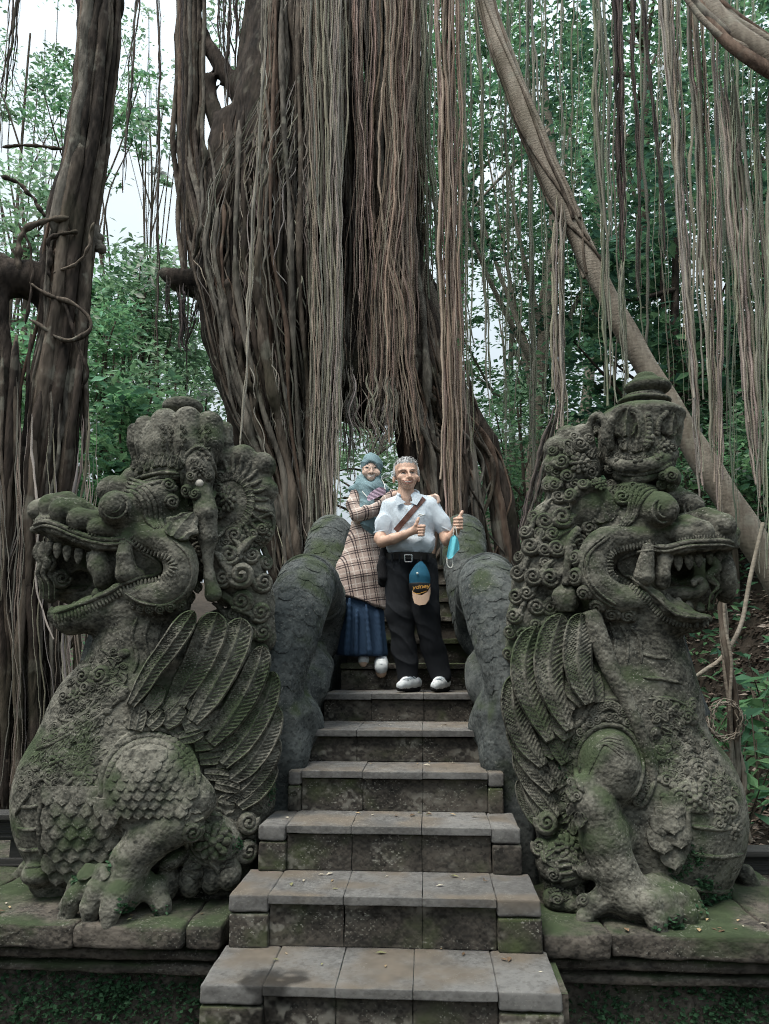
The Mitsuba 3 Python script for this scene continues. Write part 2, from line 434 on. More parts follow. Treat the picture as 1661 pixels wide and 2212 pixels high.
def SW(a, b, z):
    """stair coordinates (across, along, up) to world"""
    return np.array([AX0 + ca * a + sa * b, -sa * a + ca * b, z])

def to_stair(x, y):
    return ca * (x - AX0) - sa * y, sa * (x - AX0) + ca * y

SR = np.array([[ca, sa, 0], [-sa, ca, 0], [0, 0, 1.0]])

def stair_M(a, b, z, turn=0):
    M = np.eye(4)
    M[:3, :3] = SR @ rot([0, 0, 1], turn)[:3, :3]
    M[:3, 3] = SW(a, b, z)
    return M

stairs = thing('stone_stairs', 'weathered stone stairs with pale grey treads and mossy risers climbing between the two dragon statues', 'stairs')
for n in range(1, 15):
    if n <= 6:
        yf, h = STEP_Y[n], STEP_H[n]
        xs = [float(V(x, FRONT[n], yf)[0]) for x in JOINT[n]]
        across = [to_stair(x, yf)[0] for x in xs]
        b = to_stair(V(858, FRONT[n], yf)[0], yf)[1]
        b2 = to_stair(0.0, STEP_Y[n + 1])[1] if n < 6 else b + 0.5
        h0 = STEP_H[n - 1] if n > 1 else -0.05
    else:
        b, b2 = 6.02 + 0.40 * (n - 7), 6.02 + 0.40 * (n - 6)
        h, h0 = 1.442 + 0.195 * (n - 6), 1.442 + 0.195 * (n - 7)
        across = [-0.52, -0.17, 0.18, 0.52]
    rr = rnd(40 + n)
    k = len(across) - 1
    for i in range(k):
        a0, a1 = across[i] + 0.0008, across[i + 1] - 0.0008
        w, c = a1 - a0, (a0 + a1) / 2
        d = b2 - b
        side = k == 5 and i in (0, k - 1)
        if side:                                  # a big worn corner block and its cap
            M = stair_M(c, b + d / 2 + 0.02, (h + h0 - 0.085) / 2 - 0.004, rr.uniform(-1, 1))
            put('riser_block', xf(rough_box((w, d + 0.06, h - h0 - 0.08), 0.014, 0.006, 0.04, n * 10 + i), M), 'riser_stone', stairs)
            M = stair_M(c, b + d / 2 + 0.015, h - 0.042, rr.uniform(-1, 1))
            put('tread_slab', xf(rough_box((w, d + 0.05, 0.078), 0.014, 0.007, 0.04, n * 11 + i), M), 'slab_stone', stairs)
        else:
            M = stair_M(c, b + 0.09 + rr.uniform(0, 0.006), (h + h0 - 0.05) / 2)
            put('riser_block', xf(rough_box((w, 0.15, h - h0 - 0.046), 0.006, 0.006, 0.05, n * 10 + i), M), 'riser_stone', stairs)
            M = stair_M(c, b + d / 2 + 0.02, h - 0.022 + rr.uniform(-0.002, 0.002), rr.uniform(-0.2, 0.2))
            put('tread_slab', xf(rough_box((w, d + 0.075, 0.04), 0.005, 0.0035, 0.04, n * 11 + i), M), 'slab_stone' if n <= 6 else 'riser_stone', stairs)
# the solid core under the steps
core = []
for n in range(1, 7):
    core.append(xf(tm(trimesh.creation.box((max(0.9, 1.62 - 0.12 * n) - 0.05, 0.34, STEP_H[n] - 0.06))), stair_M(0, STEP_Y[n] + 0.30, (STEP_H[n] - 0.06) / 2)))
for n in range(7, 15):
    core.append(xf(tm(trimesh.creation.box((1.02, 0.34, 0.195 * (n - 6) + 1.36))), stair_M(0, 6.02 + 0.40 * (n - 7) + 0.28, (0.195 * (n - 6) + 1.36) / 2)))
put('rubble_core', join(core), 'plinth_stone', stairs, kind='stuff', smooth=False)

def moulding(a0, a1, bfront, z0, z1, r, seed, amp=0.012, depth=1.6):
    return xf(rough_box((a1 - a0, depth, z1 - z0), r, amp, 0.05, seed, 6.0), stair_M((a0 + a1) / 2, bfront + depth / 2, (z0 + z1) / 2))

def plinth(side, label):
    p = thing('stone_plinth', label, 'plinth', 'plinths of the dragon statues')
    if side < 0:
        a, top, f = [-4.3, -3.1, -2.25, -1.55, -1.02, -0.84], 0.44, 3.90
    else:
        a, top, f = [0.673, 0.98, 1.75, 2.10, 2.8, 4.3], 0.44, 3.90
    for i in range(len(a) - 1):
        hgt = 0.102 + 0.008 * ((i * 7) % 3)
        dip = 0.05 if (side > 0 and i >= 3) else 0.0
        put('cornice_block', moulding(a[i] + 0.001, a[i + 1] - 0.001, f + 0.015 * ((i * 5) % 3) - 0.015 + (0.10 if dip else 0), top - hgt - dip, top - dip + 0.001 * i, 0.022, 70 + i + (side > 0) * 9, 0.020), 'plinth_stone', p)
    lo, hi = a[0], a[-1]
    put('recess_course', moulding(lo + 0.06, hi - 0.06, f + 0.16, top - 0.135, top - 0.088, 0.006, 89 + side), 'plinth_stone', p)
    put('moulding', moulding(lo + 0.03, hi - 0.03, f + 0.07, top - 0.178, top - 0.13, 0.02, 91 + side), 'plinth_stone', p)
    put('recess_course', moulding(lo + 0.06, hi - 0.06, f + 0.15, top - 0.208, top - 0.174, 0.006, 90 + side), 'plinth_stone', p)
    put('moulding', moulding(lo + 0.03, hi - 0.03, f + 0.09, top - 0.247, top - 0.203, 0.018, 95 + side), 'plinth_stone', p)
    put('plinth_base', moulding(lo + 0.05, hi - 0.05, f + 0.17, -0.1, top - 0.243, 0.02, 98 + side, 0.02), 'plinth_stone', p)
    return p
plinth(-1, 'dark mossy stone plinth under the dragon statue with a domed ribbed crown')
plinth(1, 'dark mossy stone plinth under the dragon statue with a knob topped crown')
# ------------------------------------------------------------------ carved stone units shared by both statues
def spiral_unit(turns=1.9, r0=0.30, lobes=3, raise_=0.35, tail=None, n=46, sides=12):
    """a snail curl of radius about 1 in the xy plane, bulging to +z; tail: a stroke that flows into it"""
    t = np.linspace(0, 1, n)
    a = -t * turns * 2 * np.pi + 0.4
    R = 0.80 * (1 - t) ** 0.85 + 0.03
    p = np.stack([R * np.cos(a), R * np.sin(a), 0.12 + raise_ * t], -1)
    r = r0 * (0.95 - 0.5 * t)
    if tail is not None:
        q = spline([(*k, 0.08) for k in tail] + [tuple(p[0]), tuple(p[3])], 22)[:-2]
        p = np.vstack([q, p])
        r = np.r_[np.linspace(r0 * 0.35, r0 * 1.15, len(q) // 2), np.full(len(q) - len(q) // 2, r0 * 1.05), r]
    m = tube(p, r, sides, lobes, 0.17)
    base = trimesh.creation.icosphere(2)
    base.apply_scale([0.86, 0.86, 0.32])
    return join([m, tm(base)])

def scale_unit():
    """one overlapping scale: root at the top, rounded proud tip towards -y"""
    nu, nv = 7, 9
    u, v = np.meshgrid(np.linspace(0, 1, nu), np.linspace(-1, 1, nv), indexing='ij')
    wid = np.sqrt(np.clip(1 - (np.clip(u - 0.45, 0, 1) / 0.55) ** 2, 0, 1)) * 0.98 + 0.02
    x = v * wid
    y = 0.75 - u * 1.75
    z = 0.02 + 0.30 * u + 0.20 * (1 - v ** 2) * (1 - 0.4 * u)
    top = np.stack([x, y, z], -1).reshape(-1, 3)
    bot = np.stack([x, y, z * 0 - 0.25], -1).reshape(-1, 3)
    i, j = np.meshgrid(np.arange(nu - 1), np.arange(nv - 1), indexing='ij')
    q = np.stack([i * nv + j, (i + 1) * nv + j, (i + 1) * nv + j + 1, i * nv + j + 1], -1).reshape(-1, 4)
    f = np.vstack([q[:, [0, 1, 2]], q[:, [0, 2, 3]]])
    rim = np.r_[np.arange(nv) * 0 + np.arange(nv), (np.arange(1, nu)) * nv + nv - 1, (nu - 1) * nv + np.arange(nv - 2, -1, -1), np.arange(nu - 2, 0, -1) * nv]
    N = nu * nv
    r2 = np.roll(rim, -1)
    w = np.vstack([np.stack([rim, r2, r2 + N], -1), np.stack([rim, r2 + N, rim + N], -1)])
    return np.vstack([top, bot]), np.vstack([f, w[:, ::-1]])

def drop_unit():
    """a tooth: root at the origin, rounded tip at -y"""
    prof = np.array([(0.0, 0.12), (0.36, 0.05), (0.47, -0.25), (0.44, -0.6), (0.30, -1.0), (0.13, -1.28), (0.0, -1.36)])
    m = trimesh.creation.revolve(prof[::-1], sections=12)
    v, f = tm(m)
    v = v[:, [0, 2, 1]] * [1, 1, -0.75]
    return v, f

def leaf_unit():
    """an acanthus lobe: root at y = 0, curled tip at y = 1"""
    nu, nv = 13, 9
    u, v = np.meshgrid(np.linspace(0, 1, nu), np.linspace(-1, 1, nv), indexing='ij')
    wid = 0.42 * np.sin(np.pi * np.clip(u * 0.86 + 0.12, 0, 1)) ** 0.8 * (1 + 0.13 * np.sin(u * 16))
    x, y = v * wid + 0.12 * u ** 2, u
    z = 0.10 + 0.16 * u ** 2 + 0.10 * np.cos(v * 2.4 * np.pi) * (1 - u * 0.6) + 0.12 * (1 - v ** 2)
    top = np.stack([x, y, z], -1).reshape(-1, 3)
    bot = np.stack([x, y, 0 * z - 0.12], -1).reshape(-1, 3)
    i, j = np.meshgrid(np.arange(nu - 1), np.arange(nv - 1), indexing='ij')
    q = np.stack([i * nv + j, (i + 1) * nv + j, (i + 1) * nv + j + 1, i * nv + j + 1], -1).reshape(-1, 4)
    f = np.vstack([q[:, [0, 1, 2]], q[:, [0, 2, 3]]])[:, ::-1]
    rim = np.r_[np.arange(nv), np.arange(1, nu) * nv + nv - 1, (nu - 1) * nv + np.arange(nv - 2, -1, -1), np.arange(nu - 2, 0, -1) * nv]
    N = nu * nv
    r2 = np.roll(rim, -1)
    w = np.vstack([np.stack([rim, r2, r2 + N], -1), np.stack([rim, r2 + N, rim + N], -1)])
    return np.vstack([top, bot]), np.vstack([f, w])

def flower_unit():
    ms = []
    for ring, (n, R, s, z) in enumerate([(9, 0.72, 0.34, 0.10), (6, 0.40, 0.28, 0.22)]):
        for k in range(n):
            m = trimesh.creation.icosphere(1)
            m.apply_scale([s, s * 0.72, 0.2])
            a = 2 * np.pi * k / n + ring * 0.4
            m.apply_transform(rot([0, 0, 1], math.degrees(a)))
            m.apply_translation([R * math.cos(a), R * math.sin(a), z])
            ms.append(tm(m))
    m = trimesh.creation.icosphere(2)
    m.apply_scale([0.27, 0.27, 0.26])
    m.apply_translation([0, 0, 0.30])
    return join(ms + [tm(m)])

def bead_unit():
    m = trimesh.creation.icosphere(2)
    m.apply_scale([1, 1, 0.7])
    return tm(m)

UNIT = {k: mikit.ply(m, None, smooth=sm) for k, m, sm in (
    ('curl', spiral_unit(), True), ('curl_flip', (lambda m: (m[0] * [-1, 1, 1], m[1][:, ::-1]))(spiral_unit()), True),
    ('lock', spiral_unit(tail=[(1.75, 1.9), (1.3, 1.45), (1.0, 0.8)], lobes=4), True),
    ('lock_flip', (lambda m: (m[0] * [-1, 1, 1], m[1][:, ::-1]))(spiral_unit(tail=[(1.75, 1.9), (1.3, 1.45), (1.0, 0.8)], lobes=4)), True),
    ('scale', scale_unit(), 40), ('tooth', drop_unit(), True), ('leaf', leaf_unit(), 50), ('flower', flower_unit(), True), ('bead', bead_unit(), True))}
MAT = 'statue_stone'

class Carver:
    """places carving in the plane of a statue: coordinates are tracing units (about a millimetre), depth is metres towards (-) or away from the viewer"""
    def __init__(self, key, ox, oy, k, Y0, mat=MAT):
        self.key, self.ox, self.oy, self.k, self.Y0, self.mat = key, ox, oy, k, Y0, mat

    def P(self, x, y, d=0.0):
        return V(self.ox + self.k * np.asarray(x, float), self.oy + self.k * np.asarray(y, float), self.Y0 + np.asarray(d, float))

    def u(self, y, d=0.0):
        return self.k * mpp(self.oy + self.k * y, self.Y0 + d)

    def pts(self, L):
        L = np.asarray(L, float)
        return self.P(L[:, 0], L[:, 1], L[:, 2]), L[:, 3] * np.array([self.u(y, d) for y, d in zip(L[:, 1], L[:, 2])])

    def cap(self, S, L, k=0.03, n=0, **kw):
        L = np.asarray(L, float)
        if n:
            L = spline(L, n)
        p, r = self.pts(L)
        S.cap(p, r, k, **kw)

    def ell(self, S, c, r, ry, ang=0, k=0.03, **kw):
        s = self.u(c[1], c[2])
        S.ell(self.P(*c), (r[0] * s, ry, r[1] * s), -ang, k, **kw)

    def settle(self, mesh):
        self.m = mesh
        self.ray = trimesh.ray.ray_pyembree.RayMeshIntersector(mesh) if hasattr(trimesh.ray, 'ray_pyembree') else mesh.ray
        self.vn = np.array(mesh.vertex_normals)
        from scipy.spatial import cKDTree
        self.tree = cKDTree(np.array(mesh.vertices))
        return self

    def hit(self, x, y, fall=0.0, flat=0.10):
        """surface point and smoothed normal seen at (x, y)"""
        x, y = np.atleast_1d(x), np.atleast_1d(y)
        q = self.P(x, y, 0 * x)
        o = np.array([0, 0, EYE])
        d = unit(q - o)
        loc, ir, _ = self.ray.intersects_location(np.tile(o, (len(d), 1)) + d * 1.2, d, multiple_hits=False)
        out = self.P(x, y, 0 * x + fall)
        out[ir] = loc
        nn = np.tile([0, -1.0, 0], (len(x), 1))
        if flat:
            for i, near in enumerate(self.tree.query_ball_point(out, flat)):
                if near:
                    nn[i] = unit(self.vn[near].mean(0) + [0, -0.15, 0])
        return out, nn

    def line(self, L, r, n=None, lift=0.2, name='carved_ridge', sides=7, lobes=0, depth=0.0, ends=True, fall=0.0, one=True):
        """a raised moulding that follows the surface along the traced line; r in tracing units"""
        L = np.asarray(L, float)
        n = n or max(6, int(np.linalg.norm(np.diff(L[:, :2], axis=0), axis=1).sum() / 14))
        q = spline(L[:, :2], n)
        p, _ = self.hit(q[:, 0], q[:, 1], fall, 0)
        if n > 8:                               # iron out jumps between surfaces
            y = p[:, 1].copy()
            for _ in range(3):
                y[1:-1] = 0.25 * y[:-2] + 0.5 * y[1:-1] + 0.25 * y[2:]
            o = np.array([0, 0, EYE])
            d = p - o
            p = o + d * (y / d[:, 1])[:, None]
        s = self.u(L[0, 1])
        rr = np.full(n, r * s)
        if ends:
            e = min(3, n // 3)
            rr[:e] *= np.linspace(0.4, 1, e)
            rr[-e:] *= np.linspace(1, 0.4, e)
        o = np.array([0, 0, EYE])
        p = p + unit(o - p) * (lift * r * s)
        t = tube(p, rr, sides, lobes, depth)
        if one:
            return put(name, t, self.mat, self.key)
        return t

    def piece(self, unit_name, name, x, y, size, ang=0.0, lift=0.0, stretch=(1, 1, 1), flat=0.08, facing=0.35, fall=-0.1):
        """one unit laid on the surface; ang turns its +y from the picture's up, clockwise; size is its radius in tracing units"""
        p, n = self.hit(x, y, fall, flat)
        p, n = p[0], n[0]
        n = unit(n * (1 - facing) + np.array([0, -1, 0.0]) * facing)
        a = math.radians(ang)
        up = np.array([math.sin(a), 0, math.cos(a)])
        up = unit(up - n * (up @ n))
        ax = np.cross(up, n)
        s = size * self.u(y)
        M = frame(p + n * lift * s, ax, up, n, np.array(stretch) * s)
        return put(name, UNIT[unit_name], self.mat, self.key, M=M)

    def feather(self, spine, w, d=None, thick=0.03, barbs=26, nu=70, name='wing_feather', lift=0.02, tipround=0.35):
        """a carved plume: raised rim, recessed vane with slanting barbs, raised quill. spine runs from the tip to the root; w: half widths along it"""
        L = np.asarray(spine, float)
        q = spline(L, nu)
        nv = 19
        if L.shape[1] < 3:
            p, _ = self.hit(q[:, 0], q[:, 1], -0.1, 0)
            y = p[:, 1].copy()
            for _ in range(14):
                y[1:-1] = 0.25 * y[:-2] + 0.5 * y[1:-1] + 0.25 * y[2:]
            dep = y - self.Y0
        else:
            dep = q[:, 2]
        t = np.linspace(0, 1, nu)
        wid = np.interp(t, np.linspace(0, 1, len(w)), w)
        wid = wid * np.clip(np.sqrt(np.clip(1 - (1 - np.clip(t / (tipround * 0.4), 0, 1)) ** 2, 0.0, 1)), 0.05, 1)
        tan = unit(np.gradient(q[:, :2], axis=0))
        nor = np.stack([-tan[:, 1], tan[:, 0]], -1)
        v = np.linspace(-1, 1, nv)
        av = np.abs(v)
        gx = q[:, 0][:, None] + nor[:, 0][:, None] * v[None] * wid[:, None]
        gy = q[:, 1][:, None] + nor[:, 1][:, None] * v[None] * wid[:, None]
        arc = np.r_[0, np.cumsum(np.linalg.norm(np.diff(q[:, :2], axis=0), axis=1))]
        ph = (arc[:, None] + av[None] * wid[:, None] * 0.9) / arc[-1] * barbs
        rim = np.exp(-((av - 0.90) / 0.10) ** 2)[None] + np.exp(-(t / 0.05) ** 2)[:, None]
        quill = np.exp(-(av / 0.11) ** 2)[None]
        vane = ((av > 0.14) & (av < 0.80))[None] * (0.5 + 0.5 * np.cos(2 * np.pi * ph)) ** 2
        hgt = 0.35 + 0.30 * (1 - v[None] ** 2) + 0.55 * np.minimum(rim, 1) + 0.55 * quill + 0.30 * vane
        hgt = hgt * (0.35 + 0.65 * np.clip(1.3 - t, 0, 1))[:, None]
        edge = np.clip((1 - av) / 0.05, 0, 1)[None]
        D = dep[:, None] - lift - thick * hgt * edge
        top = self.P(gx, gy, D).reshape(-1, 3)
        bot = self.P(gx, gy, dep[:, None] + 0.05 + 0 * gx).reshape(-1, 3)
        i, j = np.meshgrid(np.arange(nu - 1), np.arange(nv - 1), indexing='ij')
        f = np.stack([i * nv + j, (i + 1) * nv + j, (i + 1) * nv + j + 1, i * nv + j + 1], -1).reshape(-1, 4)
        f = np.vstack([f[:, [0, 1, 2]], f[:, [0, 2, 3]]])
        rimi = np.r_[np.arange(nv), np.arange(1, nu) * nv + nv - 1, (nu - 1) * nv + np.arange(nv - 2, -1, -1), np.arange(nu - 2, 0, -1) * nv]
        N, r2 = nu * nv, np.roll(rimi, -1)
        wl = np.vstack([np.stack([rimi, r2, r2 + N], -1), np.stack([rimi, r2 + N, rimi + N], -1)])
        mesh = trimesh.Trimesh(np.vstack([top, bot]), np.vstack([f, wl]), process=False)
        if (mesh.face_normals[: len(f)] @ np.array([0, 1.0, 0])).mean() > 0:
            mesh.invert()
        return put(name, mesh, self.mat, self.key, smooth=60)

def carve_fill(C, zone, step, seed, name, size, kinds):
    """close-set small carving over the traced zone"""
    from shapely.geometry import Point
    rr = rnd(seed)
    x0, y0, x1, y1 = zone.bounds
    k = 0
    for j, y in enumerate(np.arange(y0, y1, step * 0.86)):
        for x in np.arange(x0 + (j % 2) * step / 2, x1, step):
            a, b = x + rr.uniform(-0.15, 0.15) * step, y + rr.uniform(-0.15, 0.15) * step
            if zone.contains(Point(a, b)):
                s = rr.uniform(*size) * (2.0 if kinds[k % len(kinds)] == 'leaf' and len(kinds) > 1 else 1.0)
                C.piece(kinds[k % len(kinds)], name, a, b, s, rr.uniform(-50, 50) + (180 if len(kinds) == 1 else 150), stretch=(1.2, 1, 0.9))
                k += 1

def bounds_of(c, x0, x1, y0, y1, d0, d1):
    p = np.vstack([c.P(x, y, d) for x in (x0, x1) for y in (y0, y1) for d in (d0, d1)])
    return p.min(0), p.max(0)
# ------------------------------------------------------------------ statue with the domed ribbed crown, mouth to the west
def west_statue():
    key = thing('dragon_statue', 'mossy carved stone dragon with a domed ribbed crown, a shell fan behind its ear', 'statue', 'pair of winged dragon statues')
    C = Carver(key, 0.0, 810.0, 0.39014, 4.57)
    B = lambda L: [(x, y + 1522, *r) for x, y, *r in L]
    S = Sculpt(*bounds_of(C, 20, 1580, 60, 3080, -0.62, 0.62), 0.008)
    cap, ell = (lambda L, k=0.03, **kw: C.cap(S, L, k, **kw)), (lambda *a, **kw: C.ell(S, *a, **kw))
    # body
    ell((650, 2330, 0.02), (568, 545), 0.40)
    ell((800, 1960, 0.03), (545, 480), 0.36, k=0.08)
    cap([(800, 1320, 0.02, 235), (760, 1700, 0.02, 285)], 0.08)
    cap([(1250, 1480, 0.08, 190), (1310, 1900, 0.06, 215), (1270, 2350, 0.05, 235), (1200, 2720, 0.02, 215)], 0.08)
    cap([(420, 2820, 0.05, 120), (1250, 2800, -0.05, 150)], 0.08)
    for i, x in enumerate((930, 1060, 1180, 1270)):                     # the row of carved stones behind the paw
        ell((x, 2800 - 12 * i, -0.27), (66, 105 - 8 * i), 0.10, k=0.015)
    # thigh, foreleg and paw
    ell((830, 2290, -0.27), (275, 285), 0.24, k=0.05)
    cap([(880, 2230, -0.33, 200), (1050, 2340, -0.36, 118), (1090, 2370, -0.36, 95)], 0.05)
    cap([(1085, 2350, -0.38, 92), (960, 2490, -0.42, 112), (800, 2600, -0.43, 108), (720, 2690, -0.44, 102), (690, 2790, -0.44, 108), (680, 2850, -0.43, 120)], 0.04)
    for L in ([(600, 2790, -0.40, 80), (500, 2820, -0.44, 62), (410, 2900, -0.46, 56), (365, 3005, -0.46, 40), (360, 3020, -0.46, 36)],
              [(640, 2800, -0.45, 84), (545, 2850, -0.52, 66), (505, 2940, -0.53, 56), (495, 3010, -0.53, 42)],
              [(690, 2820, -0.46, 88), (645, 2890, -0.55, 66), (612, 2965, -0.58, 54), (600, 3035, -0.58, 42)],
              [(770, 2810, -0.38, 84), (850, 2850, -0.40, 64), (895, 2930, -0.42, 50), (905, 2965, -0.42, 40)],
              [(560, 2790, -0.34, 60), (430, 2830, -0.34, 50), (350, 2960, -0.34, 34)]):
        cap(L, 0.025)
    for L in ([(150, 2730, 0.28, 45), (95, 2790, 0.27, 36), (75, 2860, 0.27, 26)], [(170, 2740, 0.2, 45), (150, 2800, 0.19, 36), (135, 2860, 0.18, 26)]):
        cap(L, 0.02)
    ell((230, 2750, -0.18), (95, 72), 0.13, k=0.03)                     # belly boss
    cap([(250, 2790, -0.12, 90), (330, 2870, -0.1, 80)], 0.04)
    # tail scrolls beside the stairs
    ell((1180, 2600, -0.22), (165, 165), 0.14, k=0.03)
    ell((1370, 2480, -0.12), (60, 70), 0.10, k=0.02)
    ell((1360, 2640, -0.12), (62, 75), 0.10, k=0.02)
    ell((960, 2680, -0.30), (80, 52), 0.10, ang=-25, k=0.02)
    # head
    ell((880, 900, 0.02), (300, 330), 0.29, k=0.06)
    cap([(840, 850, 0.0, 170), (600, 868, -0.03, 125), (370, 850, -0.06, 88), (265, 830, -0.06, 66)], 0.05, squash=(1, 0.75, 1))
    for L in ([(222, 750, 0.02, 66), (300, 715, 0.05, 58), (450, 760, 0.05, 25)], [(285, 728, -0.08, 72), (370, 705, -0.06, 60), (560, 790, 0.0, 24)],
              [(352, 752, -0.17, 78), (440, 742, -0.14, 60), (600, 810, -0.08, 26)], [(442, 802, -0.22, 70), (530, 805, -0.20, 54), (640, 840, -0.14, 22)],
              [(540, 850, -0.24, 56), (620, 855, -0.22, 40), (690, 865, -0.2, 20)]):
        cap(L, 0.014)
    cap([(185, 858, -0.06, 22), (240, 838, -0.14, 27), (330, 862, -0.20, 30), (430, 905, -0.23, 30), (540, 940, -0.24, 32), (650, 945, -0.24, 30)], 0.02)
    cap([(720, 790, -0.16, 120), (650, 740, -0.27, 96), (640, 728, -0.31, 88)], 0.015)      # bulging eye
    ell((860, 700, -0.17), (150, 125), 0.14, ang=-20, k=0.03)           # brow
    ell((640, 640, 0.2), (100, 85), 0.12, k=0.03)                       # the far brow
    cap([(680, 872, -0.20, 42), (800, 890, -0.24, 58), (925, 925, -0.27, 76), (1000, 1030, -0.28, 88), (985, 1150, -0.27, 88), (900, 1225, -0.26, 80), (800, 1215, -0.25, 62), (720, 1195, -0.24, 44)], 0.02, n=24)
    ell((800, 1060, 0.0), (170, 170), 0.22, k=0.03)
    cap([(720, 1010, -0.34, 40), (860, 1070, -0.36, 42)], 0.02, cut=True)
    cap([(930, 1260, -0.08, 125), (720, 1290, -0.10, 100), (520, 1325, -0.12, 95), (400, 1355, -0.12, 74), (335, 1335, -0.10, 58)], 0.05, squash=(1, 0.8, 1))
    cap([(290, 1335, -0.12, 24), (340, 1318, -0.2, 28), (450, 1288, -0.22, 30), (560, 1240, -0.23, 32), (650, 1190, -0.23, 32), (720, 1172, -0.24, 30)], 0.02)
    cap([(700, 905, -0.27, 36), (690, 1000, -0.29, 44), (705, 1100, -0.27, 62), (760, 1120, -0.24, 46)], 0.01)   # the wide side tusk
    ell((560, 1070, -0.17), (70, 120), 0.10, ang=-12, k=0.02)           # inner cheek plate
    ell((520, 1080, 0.14), (300, 210), 0.10, k=0.04)                    # palate wall
    ell((285, 1090, 0.02), (62, 175), 0.12, ang=-3, k=0.03)
    cap([(440, 1140, -0.3, 66), (450, 1140, 0.08, 58)], 0.03, cut=True)
    # crown
    ell((985, 400, 0.0), (225, 190), 0.22, k=0.04)
    for x, y0, r, d in ((748, 310, 44, 0.06), (806, 282, 58, -0.06), (915, 262, 78, -0.13), (1040, 255, 80, -0.16), (1160, 272, 74, -0.13), (1240, 305, 50, -0.03)):
        cap([(x, y0, d, r), (x, 380, d - 0.015, r * 1.02), (x - (x - 985) * 0.10, 480, d, r * 0.8)], 0.008)
    ell((1012, 178, 0.0), (112, 56), 0.11, k=0.008)
    cap([(730, 560, 0.03, 50), (800, 545, -0.10, 50), (900, 530, -0.19, 50), (985, 540, -0.23, 46)], 0.02)
    ell((690, 640, 0.05), (90, 80), 0.14, k=0.03)
    # ogee ear plate, fan, panel, hair, hanging ear
    ell((1098, 545, -0.21), (92, 150), 0.07, k=0.02)
    cap([(1100, 420, -0.2, 48), (1125, 450, -0.2, 50)], 0.02)
    ell((1330, 680, -0.02), (185, 245), 0.11, k=0.03)
    for x, y, r in ((1255, 470, 75), (1345, 465, 80), (1450, 505, 78), (1470, 640, 70), (1455, 760, 70)):
        ell((x, y, -0.02), (r, r), 0.09, k=0.02)
    cap([(1225, 905, -0.03, 72), (1350, 895, -0.03, 100), (1440, 855, -0.03, 78), (1485, 810, -0.02, 42)], 0.02, squash=(1, 1.4, 1))
    cap([(1160, 960, -0.02, 130), (1310, 1080, 0.02, 150), (1400, 1250, 0.04, 110), (1430, 1450, 0.08, 100)], 0.05)
    cap([(1120, 650, -0.22, 60), (1140, 760, -0.25, 62), (1150, 900, -0.24, 52), (1150, 1020, -0.23, 26), (1160, 1120, -0.22, 30), (1180, 1210, -0.21, 48)], 0.02)
    C.settle(S.mesh(0.0035, 20, 1))
    put('carved_body', C.m, MAT, key)
    P, Ln = C.piece, C.line
    # mouth and lips
    for x, y, s in ((262, 952, 44), (316, 950, 52), (370, 962, 52), (436, 975, 52), (503, 990, 56)):
        pass
    for i, (x, y, s) in enumerate(((232, 935, 36), (272, 930, 46), (320, 935, 52), (374, 950, 52), (437, 965, 52), (505, 985, 56))):
        p = C.P(x, y, -0.12 - 0.018 * i)
        put('upper_tooth', UNIT['tooth'], MAT, key, M=frame(p, [1, 0, 0], [0, 0, 1], [0, -1, 0], s * C.u(y) * np.array([1.0, 1.15, 1.0])))
    for i, (x, y, s, a) in enumerate(((285, 1265, 42, 10), (345, 1262, 46, -5), (410, 1240, 46, 8), (470, 1215, 44, -4), (530, 1165, 46, 4))):
        p = C.P(x, y + 62, -0.15 - 0.012 * i)
        put('lower_tooth', UNIT['tooth'], MAT, key, M=frame(p, [-1, 0, 0], [0, 0, -1], [0, -1, 0], s * C.u(y) * np.array([1.15, 0.75, 1.0])))
    for dx, k in ((0, 26), (30, 30), (62, 26)):                          # flame tongues at the front of the mouth
        L = [(225 + dx, 925, 0), (205 + dx, 985, 0), (232 + dx, 1040, 0), (208 + dx, 1100, 0), (238 + dx, 1160, 0), (240 + dx, 1240, 0)]
        q = spline([(a, b, -0.10 + 0.05 * (dx > 40) - 0.0006 * dx, k * (0.55 + 0.45 * math.sin(0.9 * i + 0.6))) for i, (a, b, _) in enumerate(L)], 26)
        p, r = C.pts(q)
        put('flame_tongue', tube(p, r, 9), MAT, key)
    P('curl', 'tongue_curl', 330, 1125, 58, 20, 0.3)
    Ln([(300, 1200), (345, 1188), (420, 1190), (480, 1170)], 20, name='tongue')
    for off, r in ((0, 15), (24, 9)):
        Ln([(185, 830 + off), (240, 812 + off), (300, 822 + off), (380, 856 + off), (470, 890 + off), (600, 915 + off), (690, 905 + off)], r, name='lip_band')
    for L, n, r, off in (([(190, 815), (245, 800), (300, 806), (380, 838), (470, 872), (590, 895), (660, 885)], 30, 12, 1),
                         ([(725, 900), (790, 950), (870, 985), (930, 1010), (960, 1060), (930, 1110), (860, 1145), (760, 1160), (690, 1185), (620, 1225), (540, 1270), (460, 1305), (380, 1330), (305, 1350)], 52, 20, 1)):
        q = spline(np.array(L, float), n)
        tn = unit(np.gradient(q, axis=0))
        p, _ = C.hit(q[:, 0], q[:, 1], -0.2, 0)
        for i in range(n):
            a = math.degrees(math.atan2(tn[i, 0], -tn[i, 1]))
            M = frame(p[i], *(lambda t: (t, unit(np.cross([0, -1, 0], t)), np.array([0, -1.0, 0])))(np.array([tn[i, 0], 0, -tn[i, 1]])), np.array([r * 0.42, r * 1.25, r * 0.7]) * C.u(1100))
            put('gum_bead', UNIT['bead'], MAT, key, M=M)
    Ln([(700, 915), (800, 985), (870, 1030), (892, 1075), (860, 1108), (780, 1125), (700, 1150), (600, 1205), (450, 1270), (300, 1320)], 11, name='lip_band')
